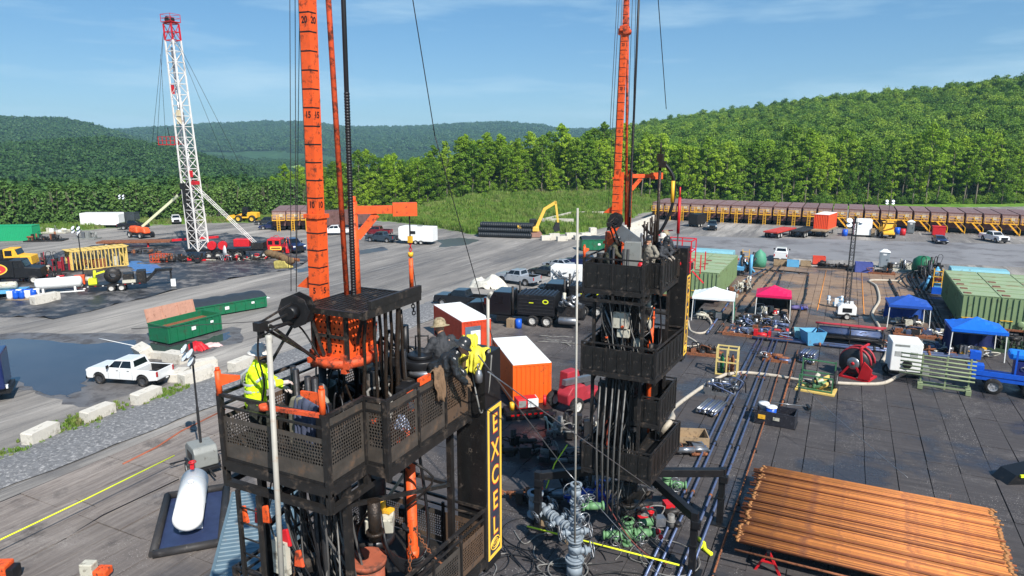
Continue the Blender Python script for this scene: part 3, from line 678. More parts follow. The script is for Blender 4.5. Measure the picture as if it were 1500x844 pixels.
PANELR = M('rusty_panel', (98, 78, 62), .6, .2, var=.3, scale=4, dirt=(60, 50, 44), amt=.4, dscale=4)
PANEL2 = M('black_panel', (38, 37, 36), .38, .3, var=.5, scale=3, dirt=(98, 88, 80), amt=.26, dscale=5, bump=.2)
def put_panel(parent, a, b, z, h, mat, low=0, pitch=.055, r=.019, name='panel'):
    if mat is PANEL2 and name == 'panel':
        w = hypot(b[0]-a[0], b[1]-a[1]); q = MB().b2((0, -.012, 0), (w, .012, h))
        for x_ in (.05, w/2, w-.05): q.box((x_, -.02, h/2), (.04, .03, h-.06))
        o = q.build(name, mat, parent, (a[0], a[1], z)); o.rotation_euler = (0, 0, atan2(b[1]-a[1], b[0]-a[0])); return o
    w = hypot(b[0]-a[0], b[1]-a[1]); o = perf(w, h, pitch, r, .06, low).build(name, mat, parent, (a[0], a[1], z)); o.rotation_euler = (0, 0, atan2(b[1]-a[1], b[0]-a[0])); return o
def basket(parent, poly, z, h, pm, open_edges=(), ph=.72, tall=(), solid=False, rail=BLACK, low=.18):
    fl = MB().prism([(p[0], p[1]) for p in poly], z, z+.05, 'z')
    n_ = len(poly)
    for i in range(n_):
        a, b = poly[i], poly[(i+1) % n_]; fl.bar((a[0], a[1], z-.08), (b[0], b[1], z-.08), .09, .16)
    w = fl.build('work_basket', BLACK, parent)
    for i in range(n_):
        a, b = poly[i], poly[(i+1) % n_]; ln = hypot(b[0]-a[0], b[1]-a[1])
        MB().box((a[0], a[1], z+h/2-.1), (.085, .085, h+.25)).build('post', BLACK, w)
        if i in open_edges: continue
        q = MB().bar((a[0], a[1], z+h), (b[0], b[1], z+h), .055)
        q.bar((a[0], a[1], z+h*.83), (b[0], b[1], z+h*.83), .035)
        q.build('rail', rail, w)
        k = max(1, round(ln/.9))
        for j in range(k):
            p = [a[t]+(b[t]-a[t])*(j+.02)/k for t in (0, 1)]; s = [a[t]+(b[t]-a[t])*(j+.98)/k for t in (0, 1)]
            m_ = pm if not (pm is PANEL and random.random() < .3) else PANELR
            put_panel(w, p, s, z+.06, 1.03 if i in tall else (.88 if pm is PANEL2 else ph), m_, low)
            if j: MB().box((p[0], p[1], z+h*.45), (.05, .05, h*.9)).build('post', BLACK, w)
    return w
def chain(pts, r=.02, step=.06):
    q = MB(); P = [Vector(p) for p in pts]; k = 0
    for a, b in zip(P, P[1:]):
        d = (b-a); n_ = max(1, int(d.length/step)); d.normalize()
        for i in range(n_):
            c = a.lerp(b, (i+.5)/n_); u = d.orthogonal().normalized(); u.rotate(Matrix.Rotation(pi/2*(k % 2), 3, d)); k += 1
            ring = [c+d*step*.75*cos(t*pi/3)+u*r*1.3*sin(t*pi/3) for t in range(7)]; q.tube(ring, r*.45, 4)
    return q
OX = Vector((-7.3, 9.4, 0))
def numerals(parent, w, z, s, cx, cy):
    text(s, .15, BLACKP, parent, (cx, cy-w/2-.002, z), (pi/2, 0, 0), 'numeral', .002, .8, .004)
    text(s, .15, BLACKP, parent, (cx+w/2+.002, cy, z), (pi/2, 0, pi/2), 'numeral', .002, .8, .004)
def rig(ox, oy, label, second):
    R0 = T('snubbing_unit', label, 'snubbing unit', (OX.x+ox, OX.y+oy, 0))
    def Lc(p): return (p[0]-OX.x, p[1]-OX.y, p[2])     # first unit's place in the yard -> this thing's own frame
    pm = PANEL2 if second else PANEL
    # base spider frame with four legs
    for k, (lx, ly) in enumerate(((2.75, -1.4), (3.1, 2.7), (-3.8, -1.0), (-3.2, 2.8))):
        MB().bar((.3 if lx > 0 else -.7, .7, 2.75), (lx, ly, 2.45), .27, .34).build('base_arm', BLACKP, R0, bev=.02)
        lg = MB().b2((lx-.13, ly-.13, .1), (lx+.13, ly+.13, 2.65)); lg.box((lx, ly, .12), (.7, .7, .08)).box((lx, ly, 1.3), (.34, .34, .1)).box((lx+.08, ly-.08, 2.2), (.32, .26, .3))
        lg.build('base_leg', BLACKP, R0, bev=.015)
    # stack through the middle
    q = MB()
    for z0, z1, r in ((.9, 1.5, .3), (1.5, 1.62, .45), (1.62, 2.5, .28), (2.5, 2.64, .44), (2.64, 3.7, .34), (3.7, 3.84, .46), (3.84, 5.2, .27), (5.2, 5.34, .42), (5.34, 6.3, .34), (6.3, 6.42, .45), (6.42, 8.6, .22), (8.6, 8.75, .4), (8.75, 10.6, .26)):
        q.cyl((-.25, .1, z0), (-.25, .1, z1), r, n=16)
    for z in (3.2, 5.8, 2.1): q.box((-.25, .1, z), (1.5, .42, .42)); q.cyl((.5, .1, z), (.75, .1, z), .16); q.cyl((-1.0, .1, z), (-1.25, .1, z), .16)
    q.build('blowout_preventer_stack', DSTEEL if not second else BLACK, R0)
    if not second:
        q = MB().cyl((.25, -.75, 7.9), (.25, -.75, 8.75), .3, n=18).cyl((.25, -.75, 8.75), (.25, -.75, 8.85), .34, n=18); q.build('rusty_drum_housing', M('drum_rust', (158, 84, 60), .7, var=.2, dirt=(90, 58, 46), amt=.4), R0)
    # columns
    for x, y in ((-1.35, -1.5), (.5, -1.5), (.75, 1.3), (-1.35, 1.4)):
        MB().bar((x, y, 3), (x, y, 10.9), .11).build('column', BLACK, R0)
    for z in (5.8, 7.2, 9.4):
        MB().bar((-1.35, -1.5, z), (-1.35, 1.4, z+.9), .07).bar((-1.35, 1.4, z), (.75, 1.3, z), .07).bar((.75, 1.3, z), (.5, -1.5, z+.9), .07).build('brace', BLACK, R0)
    for x, y, r in ((-.75, -.5, .07), (.2, .6, .07), (-.7, .65, .07), (-.95, -1.0, .05), (-.8, -1.1, .05), (-.35, -1.3, .055), (-.2, -1.3, .055)):
        MB().cyl((x, y, 4.2), (x, y, 12.3), r, n=10).build('jack_cylinder', DSTEEL, R0)
    MB().cyl((.32, .55, 4.6), (.32, .55, 10.6), .1, n=14).cyl((.32, .55, 8.0), (.32, .55, 8.3), .12, n=14).build('guide_tube', ORANGE, R0)
    # work decks
    top = [(-1.63, -1.97), (.58, -1.97), (.58, -1.06), (1.02, -1.06), (1.02, 1.6), (-1.63, 1.6)]
    basket(R0, top, 10.86, 1.15, pm, tall=() if second else (1, 2, 3), low=.5 if second else .2)
    Rn = random.Random(77 if second else 78)
    for k in range(46):
        x, y = Rn.uniform(-1.3, .9), Rn.uniform(-1.5, 1.3); z = Rn.choice((Rn.uniform(4, 7.4), Rn.uniform(8, 10.4), Rn.uniform(8, 10.4), Rn.uniform(11, 12.2)))
        if z > 10.8: x, y = Rn.uniform(-1.2, .3), Rn.uniform(-.6, 1.3)
        kd = Rn.random(); q = MB()
        if kd < .35: q.cyl((x, y, z), (x, y, z+Rn.uniform(.3, .8)), Rn.uniform(.05, .12), n=9).cyl((x, y, z+.1), (x, y, z+.16), .15, n=9); nm = 'accumulator'
        elif kd < .65: q.box((x, y, z+.15), (Rn.uniform(.12, .35), Rn.uniform(.12, .3), Rn.uniform(.15, .45)), rz=Rn.uniform(0, 1)); nm = 'valve_block'
        else: q.tube(smooth_path([(x, y, z), (x+Rn.uniform(-.4, .4), y+Rn.uniform(-.3, .3), z+.4), (x+Rn.uniform(-.5, .5), y+Rn.uniform(-.4, .4), z-.2), (x+Rn.uniform(-.4, .4), y+Rn.uniform(-.3, .3), z-.9)], 5), Rn.uniform(.018, .035), 6); nm = 'hose'
        q.build(nm, Rn.choice((BLACK, GREASE, DSTEEL, BLACK, HOSE, HOSEG if kd > .65 else DSTEEL, ORANGE2 if Rn.random() < .35 else GREASE, CREAM if Rn.random() < .3 else BLACK)), R0)
    basket(R0, [(-1.63, -1.97), (1.15, -1.97), (1.35, 1.6), (-1.63, 1.75)], 7.75, 1.1, pm, low=.05)
    basket(R0, [(.1, -1.2), (1.2, -1.2), (1.2, 1.4), (.1, 1.4)], 5.7, 1.05, pm, low=.05)
    basket(R0, [(-1.5, -2.0), (1.15, -2.0), (1.4, 1.6), (-1.5, 1.6)], 3.8, 1.05, pm, low=.05)
    uf = MB()
    for a_, b_ in (((-1.63, -1.97), (.58, -1.97)), ((-1.63, -1.97), (-1.63, 1.6)), ((.58, -1.97), (.58, -.9)), ((-.5, -1.97), (-.5, 1.5))): uf.bar((*a_, 10.46), (*b_, 10.46), .11, .1)
    for x_, y_ in ((-1.63, -1.97), (.58, -1.97), (-.5, -1.97), (.58, -1.06)): uf.bar((x_, y_, 10.42), (x_, y_, 10.75), .09)
    uf.build('under_frame', BLACK, R0)
    # black tower slab carrying the sign
    s = MB().b2((.7, 1.64, 7.4), (1.36, 2.3, 12.05)); s.build('tower_slab', BLACKP, R0, bev=.01)
    put_panel(R0, (.72, 1.635), (1.36, 1.635), 7.5, 4.4, PANEL2, 0, .06, .02, 'slab_mesh')
    sg = MB().b2((1.365, 1.66, 7.62), (1.385, 2.28, 10.95)).build('sign_board', NAVY, R0)
    f = MB()
    for a, b in (((1.386, 1.68, 7.64), (1.396, 1.74, 10.93)), ((1.386, 2.2, 7.64), (1.396, 2.26, 10.93)), ((1.386, 1.742, 7.64), (1.396, 2.198, 7.71)), ((1.386, 1.742, 10.86), (1.396, 2.198, 10.93))): f.b2(a, b)
    f.build('sign_border', YELS, sg)
    for k, ch in enumerate('EXCEL'):
        z = 10.55-k*.56
        text(ch, .56, REDS, sg, (1.39, 1.99, z-.015), (pi/2, 0, pi/2), 'letter_shadow', .002, .8, .018)
        text(ch, .54, YELS, sg, (1.399, 1.97, z), (pi/2, 0, pi/2), 'letter', .003, .8, .006)
    e = MB()
    pts = [(1.395, 1.97+.19*cos(t*pi/12), 7.92+.13*sin(t*pi/12)) for t in range(25)]
    e.tube(pts, .014, 4); pts = [(1.395, 1.97+.13*cos(t*pi/12), 7.92+.08*sin(t*pi/12)) for t in range(25)]; e.tube(pts, .008, 4); e.build('emblem', YELS, sg)
    text('EXCEL', .09, YELS, sg, (1.397, 1.97, 7.92), (pi/2, 0, pi/2), 'emblem_text', .002)
    if not second:
        # orange jack housing with round holes
        hs = MB()
        hs.box((-.45, -.25, 12.33), (.9, .9, .1)); hs.cyl((-.45, -.25, 12.28), (-.45, -.25, 12.42), .56, n=20)
        for a in range(4): hs.box((-.45+.52*cos(a*pi/2+.7), -.25+.52*sin(a*pi/2+.7), 12.35), (.1, .1, .32))
        hj = hs.build('jack_head', ORANGE2, R0)
        put_panel(hj, (-.8, -.58), (-.1, -.58), 12.42, .82, ORANGE, 0, .1, .021, 'housing_plate')
        put_panel(hj, (-.08, -.56), (-.08, .12), 12.42, .82, ORANGE, 0, .1, .021, 'housing_plate')
        MB().bar((-.8, -.6, 12.42), (-.8, -.6, 13.25), .06).bar((-.09, -.6, 12.42), (-.09, -.6, 13.25), .06).bar((-.8, -.62, 12.8), (-.1, -.62, 12.8), .05).bar((-.45, -.62, 12.5), (-.45, -.62, 13.25), .05).build('housing_frame', BLACK, hj)
        MB().b2((-.78, -.5, 12.45), (-.15, .1, 13.2)).build('jack_body', GREASE, hj)
        # upper grating platform
        g_ = MB()
        for k in range(13): g_.b2((-.95+k*.11, -.78, 13.26), (-.925+k*.11, .9, 13.32))
        for k in range(24): g_.b2((-.95, -.78+k*.072, 13.285), (.42, -.765+k*.072, 13.315))
        g_.bar((-.95, -.8, 13.28), (.42, -.8, 13.28), .05, .1).bar((.42, -.8, 13.28), (.42, .9, 13.28), .05, .14).bar((-.95, .9, 13.28), (.42, .9, 13.28), .05, .1)
        g_.bar((.42, -.6, 13.42), (.42, .9, 13.42), .07, .14)
        for a, b in (((-.9, -.75, 13.25), (-1.3, -1.2, 12.3)), ((.35, -.7, 13.25), (.05, -.5, 12.7)), ((.4, .85, 13.25), (.4, .85, 11)), ((-.75, -.75, 13.25), (-.55, -.65, 12.45))): g_.bar(a, b, .045)
        g_.build('grating_platform', BLACK, R0)
    # hanging greasy pipes and hoses beside the jack
    for k, (x, y, r, z1) in enumerate(((.12, -.35, .035, 13.25), (.2, -.2, .03, 13.2), (.3, .0, .035, 13.4), (.36, .3, .045, 13.45), (.16, .35, .03, 13.3), (.08, .1, .03, 13.1), (.26, .5, .03, 13.1))):
        MB().tube(sag((x, y, z1), (x+U(-.1, .1), y+U(-.06, .06), 11), -.0, 8, .012), r, 7).build('hanging_pipe', GREASE, R0)
    # mast: lower and upper telescoping box, bands every foot, numerals every five
    mx_, my_ = -.95, -.2
    ms = MB().b2((mx_-.125, my_-.125, 12.3), (mx_+.125, my_+.125, 14.74)); ms.box((mx_, my_, 14.77), (.31, .31, .07))
    ms.prism([(-.5, 13.45), (-.12, 13.45), (-.12, 13.75)], my_-.03, my_+.03)
    for i in range(len(ms.v)-6, len(ms.v)): v = ms.v[i]; ms.v[i] = (v[0]+mx_, v[1], v[2])
    if second:
        ms.b2((mx_-.3, my_-.26, 10.95), (mx_+.3, my_+.26, 12.75)).b2((mx_-.36, my_-.3, 12.3), (mx_+.36, my_+.3, 12.4)).b2((mx_+.13, my_-.1, 12.75), (mx_+.22, my_+.1, 15))
    mast = ms.build('mast', ORANGE, R0)
    up = MB().b2((mx_-.1, my_-.1, 14.8), (mx_+.1, my_+.1, 20.2)).build('mast_upper_section', ORANGE, mast)
    MB().b2((mx_-.075, my_-.075, 20.2), (mx_+.075, my_+.075, 27)).build('mast_top_section', ORANGE2, mast)
    MB().cyl((mx_-.14, my_-.05, 14.6), (mx_-.12, my_-.05, 26), .02, n=8).build('mast_cable_guide', STEEL, mast)
    cl = MB().box((mx_, my_, 20.1), (.3, .3, .16)).box((mx_-.16, my_, 20.0), (.12, .16, .22)).cyl((mx_+.1, my_-.16, 20), (mx_+.1, my_+.16, 20), .12, n=12); cl.build('mast_collar', ORANGE2, mast)
    z = 13.55; k = 5
    while z < 26:
        w = .25 if z < 14.7 else (.2 if z < 20.2 else .15)
        bd = MB(); bd.b2((mx_-w/2-.003, my_-w/2-.003, z), (mx_+w/2+.003, my_-w/2+.04, z+.022)).b2((mx_+w/2-.04, my_-w/2+.041, z), (mx_+w/2+.003, my_+w/2-.03, z+.022))
        bd.build('foot_mark', BLACKP, mast)
        if k % 5 == 0: numerals(mast, w, z-.11, str(k), mx_, my_)
        z += .3048; k += 1
    mast.rotation_euler = (radians(-.5), radians(.9), 0); mast.location = (-.33, -.02, 0)
    # poles beside the mast
    MB().cyl((-.78, .30, 13), (-1.18, .55, 26), .05, n=10).build('slant_pole', ORANGE2, R0)
    bp_ = MB().cyl((-.66, .30, 11.2), (-.62, .55, 26), .043, n=10)
    for k in range(72): bp_.lathe([(.043, 0), (.051, .012), (.051, .036), (.043, .048)], (-.654+.000135*k, .335+.00085*k, 13.3+k*.05), 9)
    bp_.build('hose_wrapped_pole', HOSE, R0)
    jb = MB().cyl((-.72, .5, 12.9), (-.72, .5, 15.0), .085, n=12).cyl((-.72, .5, 14.99), (-.72, .5, 15.1), .065, n=12)
    J = Vector((-.72, .5, 14.85)); K2 = Vector((.1, 1.1, 14.85)) if not second else Vector((.2, 1.15, 14.85))
    jb.bar(J, K2, .11, .14); d = (K2-J).normalized()
    jb.bar(K2-d*.3, K2+d*.14, .17, .24); jb.bar(J+Vector((0, 0, -.5))+d*.06, J+d*.42+Vector((0, 0, -.08)), .06, .14)
    jb.build('jib_crane', ORANGE, R0)
    hk = MB().tube(sag(K2, K2+Vector((0, 0, -.5)), 0, 3), .014, 5); e_ = K2+Vector((0, 0, -.5))
    hk.build('jib_line', DSTEEL, R0)
    if not second:
        MB().box(e_+Vector((0, 0, -.06)), (.07, .07, .12)).cyl(e_+Vector((0, 0, -.3)), e_+Vector((0, 0, -.38)), .05, n=8).build('hook_block', YEL, R0)
        chain([e_+Vector((0, 0, -.1)), e_+Vector((0, 0, -.4))], .02, .05).build('red_chain', RED, R0)
        MB().cyl(e_+Vector((0, 0, -.42)), e_+Vector((0, 0, -.98)), .042, n=10).cyl(e_+Vector((0, 0, -.98)), e_+Vector((0, 0, -1.04)), .03, n=10).build('lift_cylinder', ORANGE, R0)
        chain([e_+Vector((0, 0, -1.04)), e_+Vector((.02, .02, -1.5))], .025, .06).build('chain', DSTEEL, R0)
        MB().tube(sag(e_+Vector((.02, .02, -.5)), e_+Vector((.1, .1, -1.3)), .1, 10), .008, 5).build('control_cable', HOSE, R0)
    # winch reel with spider arms
    rc = Vector((-.80, -.95, 13.3)); ax = Vector((.25, -.97, 0)).normalized(); rl = MB()
    for s_ in (-.1, .12):
        o_ = len(rl.v); rl.cyl(rc+ax*s_, rc+ax*(s_+.025), .29, n=8)
    rl.cyl(rc-ax*.1, rc+ax*.12, .17, n=14); rl.cyl(rc+ax*.14, rc+ax*.3, .13, .1, n=12)
    rl.build('winch_reel', BLACKP, R0)
    ar = MB(); tip = Vector((-.78, -1.8, 13.22))
    for a in (-.15, 0, .15): ar.bar(rc+ax*.2+Vector((0, 0, a)), tip+Vector((0, 0, a*.4)), .03)
    ar.bar(tip, (-.9, -.6, 12.4), .045).bar(tip+Vector((.1, .1, 0)), (-.65, -.7, 12.35), .045).box(tip, (.14, .18, .14)).box(tip+Vector((0, 0, -.12)), (.06, .1, .14))
    ar.build('davit_arm', BLACK, R0)
    MB().tube(smooth_path([tip, tip+Vector((.02, 0, -.15)), tip+Vector((.25, .1, -.02)), (-.85, -.9, 13.0), (-.6, -.7, 12.4)]), .018, 6).build('hose', HOSE, R0)
    MB().tube(smooth_path([tip+Vector((-.05, 0, -.1)), tip+Vector((-.1, 0, -.5)), tip+Vector((-.07, .05, -1)), (-1.1, -1.7, 11.6)]), .016, 6).build('hose', HOSE, R0)
    # orange swing brackets on the corner posts
    for (x, y, sx, sy) in ((-1.63, -1.97, .3, .16), (.5, -1.93, -.42, .02)) if not second else ((-1.63, -1.97, .14, .1), (-1.2, 1.5, .1, .1)):
        b_ = MB().cyl((x, y, 12.0), (x, y, 12.42), .05, n=10).cyl((x, y, 12.42), (x, y, 12.47), .035, n=8)
        b_.hull8([(x, y-.02, 12.14), (x+sx, y+sy-.02, 12.26), (x+sx, y+sy+.02, 12.26), (x, y+.02, 12.14), (x, y-.02, 12.36), (x+sx, y+sy-.02, 12.33), (x+sx, y+sy+.02, 12.33), (x, y+.02, 12.36)])
        b_.build('swing_bracket', ORANGE, R0)
    if not second:
        MB().bar((.48, -1.97, 12.02), (-.55, -2.05, 12.0), .07, .06).cyl((-.57, -2.05, 11.96), (-.57, -2.05, 12.04), .08, n=10).build('stabbing_arm', ORANGE2, R0)
    # hose bundles
    for k in range(44 if not second else 26):
        a = U(0, 6.28); x, y = U(-.95, .25), U(-1.7, -.7)
        p = [(x, y, 10.7), (x+U(-.25, .25), y+U(-.2, .1), 9.8), (x*.7+U(-.2, .3), y+U(-.2, .2), 8.7), (x*.6+U(-.3, .4), y+U(-.1, .3), 7.7), (x*.5+U(-.3, .3), -.8+U(-.4, .4), 6), (x+U(-.3, .3), -1+U(-.4, .4), 4.3), (x+U(-.6, .6), -1.2+U(-.8, .5), 2.6)]
        MB().tube(smooth_path(p, 5), U(.012, .022), 6).build('hose', (HOSEG, HOSE, M('mid_hose', (84, 82, 80), .5, var=.3))[k % 3], R0)
    for k in range(6):
        p = [(.3, -.4, 9.6), (.45+k*.03, -.5-k*.02, 9.0), (.6, -.1, 8.5-.05*k), (.75, .3, 8.45-.05*k), (.72, .5, 9.0), (.6, .4, 10.7)]
        MB().tube(smooth_path(p, 6), .03, 7).build('hose', HOSE, R0)
    # junction box
    jx = MB().box((.25, -.35, 9.35), (.5, .34, .3), rz=.5, rx=.2); jx.build('junction_box', CREAM, R0, bev=.02)
    MB().cyl((.3, -.3, 9.5), (.3, -.3, 9.8), .05, n=10).box((.35, -.25, 9.54), (.2, .16, .05)).build('box_fitting', YEL, R0)
    if second:
        MB().box((-.35, .0, 9.75), (1.5, 1.5, 1.5)).box((-.9, -1.0, 9.5), (.5, .5, 1.8)).box((.1, -1.0, 9.9), (.35, .4, 1.2)).build('machine_housing', BLACK, R0, bev=.03)
        MB().box((-.5, -.1, 6.5), (1.1, 1.2, 1.9)).box((-.3, .2, 4.9), (1.3, 1.1, 1.3)).box((-1.1, -.9, 5.9), (.35, .4, 2.2)).build('machine_housing', BLACK, R0, bev=.03)
        for k in range(22): MB().cyl((U(-1.2, .8), U(-1.4, -1.0), U(8.2, 9.4)), (U(-1.2, .8), U(-1.4, -1.0), U(9.2, 10.5)), U(.02, .05), n=7).build('riser_pipe', random.choice((BLACK, GREASE, DSTEEL, STEEL)), R0)
        MB().box((-.3, -1.55, 9.7), (.55, .2, .6)).box((-.2, -1.5, 9.2), (.45, .2, .3)).build('control_box', CREAM, R0, bev=.02)
        for k in range(9): MB().ball((U(-1.2, .9), U(-1.7, -1.2), U(8.3, 9.9)), .06).build('valve_cap', ORANGE if k % 2 else LAMPW, R0)
        for k in range(5): MB().tube([(-1.0+.25*k, -1.6, 7.4), (-.92+.23*k, -2.12, 5), (-.8+.2*k, -2.2, 2.2)], .035, 7).build('riser_pipe', M('pale_riser', (98, 97, 95), .45, .4, var=.3, dirt=(50, 46, 42), amt=.4), R0)
    # rusty chains
    if not second:
        chain(sag((.75, -.1, 9.2), (.95, -.6, 7.6), .05, 6), .022, .06).build('chain', RUST, R0)
        chain(sag((.78, -.05, 9.2), (1.15, .35, 8.3), .1, 6), .022, .06).build('chain', RUST, R0)
        MB().bar((.74, -.1, 9.35), (.8, -.15, 8.9), .05).build('chain_hook', ORANGE, R0)
    # ladder under the basket
    if not second:
        ld = MB().bar((-1.2, -2.15, 10.5), (-1.2, -2.15, 3), .06).bar((-.75, -2.15, 10.5), (-.75, -2.15, 3), .06)
        for k in range(26): ld.cyl((-1.2, -2.15, 3.2+k*.28), (-.75, -2.15, 3.2+k*.28), .015, n=6)
        ld.build('ladder', BLACK, R0)
    return R0
random.seed(11)
RIG1 = rig(0, 0, 'near black-and-orange snubbing tower with tall orange numbered mast and perforated work basket', False)
random.seed(12)
RIG2 = rig(.57, 15.8, 'farther black snubbing tower with orange mast, standing over the grey wellhead on four black legs', True)
# wires
def wire(p, q, s, r, mat, label, cat='cable', name='guy_wire', group=None):
    o = MB().tube(sag(p, q, s, 14), r, 5).build(name, mat); tag(o, label, cat, group); return o
WIRE = M('wire', (46, 46, 48), .5, .5, var=.2)
wire((-8.44, 12.57, 19.33), (-8.51, 13.52, 16.20), 0, .011, WIRE, 'dark guy wire slanting down the sky right of the near mast, upper end')
wire((-8.51, 13.52, 16.20), (-7.89, 15.35, 10.59), 0, .011, WIRE, 'dark guy wire running from the skyline down to the white-roofed orange container')
wire((-8.32, 31.69, 23.14), (-8.92, 36.99, 17.87), 0, .02, WIRE, 'thin guy wire in the sky right of the far orange mast')
for k, (a, b, D) in enumerate(((420, 424, 11.6), (433, 434, 11.8), (437, 436, 12.4))):
    wire(tuple(Vector((0,0,16))+(Vector({0: (-0.76, 0.82, 16.23), 1: (-0.75, 0.82, 16.23), 2: (-0.75, 0.83, 16.23)}[k])-Vector((0,0,16)))*D), tuple(Vector((0,0,16))+(Vector({0: (-0.72, 0.74, 15.79), 1: (-0.71, 0.74, 15.79), 2: (-0.71, 0.74, 15.79)}[k])-Vector((0,0,16)))*D), 0, .007, WIRE, ('leftmost', 'middle', 'rightmost')[k]+' of three hoist cables just left of the near orange mast')
for k, (a, b) in enumerate((((-8.77, 27.83, 22.16), (-8.37, 25.88, 12.91)), ((-8.91, 28.00, 22.20), (-8.67, 26.76, 16.35)), ((-8.31, 28.06, 22.16), (-7.90, 26.66, 15.29)), ((-8.19, 28.12, 22.16), (-7.71, 26.75, 15.29)))):
    wire(a, b, 0, .012, WIRE, ('outer left', 'inner left', 'inner right', 'outer right')[k]+' of the four hoist cables flanking the far orange mast')
wire((-5.33, 9.67, 12.54), (-7.30, 19.06, 5.73), 0, .014, STEEL, 'pale steel guy cable from the near basket rail down towards the grey wellhead')
wire((-7.30, 19.06, 5.73), (-3.2, 21.2, .2), 0, .014, STEEL, 'pale steel guy cable crossing low in front of the grey wellhead')
wire((-5.29, 9.94, 12.17), (-4.88, 21.10, 4.59), 0, .012, STEEL, 'upper pale steel guy cable from near basket to the far unit base')
wire((-1.42, 39.47, 3.09), (3.57, 32.48, 1.70), .1, .012, STEEL, 'thin pale cable over the empty dark mats above the rusty pipes')
wire((-8.16, 7.89, 13.23), (-9.3, 6.3, 13.35), 0, .006, WIRE, 'short thin tag line at the tip of the near davit arm')
o = MB().cyl((-7.68, 7.37, 13.17), (-7.14, 6.74, 9.34), .043, n=12).lathe([(.043, -.12), (.055, -.1), (.055, .0), (.03, .02)], (-7.68, 7.37, 13.17), 10).build('stand_pipe', M('pale_pipe', (164, 160, 150), .5, var=.12, dirt=(150, 120, 96), amt=.25, dscale=6)); tag(o, 'long pale steel pipe hanging upright in front of the near work basket', 'pipe')
o = MB().cyl((-7.38, 19.82, 14.11), (-7.04, 19.26, 3.12), .034, n=10).build('stand_pipe', MATS['pale_pipe']); tag(o, 'tall slim white pole standing left of the far black tower', 'pole')
o = MB().cyl((-5.98, 11.25, 11.6), (-6.0, 11.3, 13.15), .03, n=10).tube([(-6.0, 11.3, 13.1), (-5.98, 11.3, 13.2), (-5.9, 11.25, 13.25)], .03, 8).build('stand_pipe', MATS['pale_pipe']); tag(o, 'short pale pole with bent tip at the corner of the near tower', 'pole')
# ================================================================== VEHICLES
def paint(name, c, dirt=(120, 112, 102), amt=.1): return M('paint_'+name, c, .3, .1, var=.05, coat=.7, dirt=dirt, amt=amt, dscale=1.5)
_wheel = {}
def wheel(parent, x, y, r=.41, w=.28, rim=RIM):
    k = (r, w, rim.name)
    if k not in _wheel:
        t = MB().lathe([(r*.58, -w/2), (r*.9, -w/2), (r, -w*.32), (r, w*.32), (r*.9, w/2), (r*.58, w/2), (r*.58, -w/2)], n=22, axis='y').mesh('wheel'); t.materials.append(TIRE)
        q = MB().lathe([(r*.585, -w*.4), (r*.52, -w*.42), (r*.42, -w*.2), (r*.16, -w*.3), (.001, -w*.34)], n=20, axis='y').lathe([(r*.585, w*.4), (r*.52, w*.42), (r*.42, w*.2), (r*.16, w*.3), (.001, w*.34)], n=20, axis='y')
        for i in range(6):
            for s in (-1, 1): q.box((cos(i*pi/3)*r*.32, s*w*.3, sin(i*pi/3)*r*.32), (.07, .03, .05))
        rm = q.mesh('rim'); rm.materials.append(rim); _wheel[k] = (t, rm)
    t, rm = _wheel[k]; o = obj('wheel', t, None, parent, (x, y, r)); obj('rim', rm, None, o); return o
def lerp4(q, u, v): a, b, c, d = [Vector(p) for p in q]; return a.lerp(b, u).lerp(d.lerp(c, u), v)
def pane(parent, quad, u0, u1, v0, v1, mat=None, name='window', out=.006):
    a = lerp4(quad, u0, v0); b = lerp4(quad, u1, v0); c = lerp4(quad, u1, v1); d = lerp4(quad, u0, v1)
    nn = (b-a).cross(d-a).normalized()
    ctr = sum((Vector(p) for p in quad), Vector())/4
    if nn.dot(ctr-Vector((0, 0, .9))) < 0: nn = -nn
    o = nn*out; return MB().hull8([a-o, b-o, c-o, d-o, a+o, b+o, c+o, d+o]).build(name, mat or GLASS, parent)
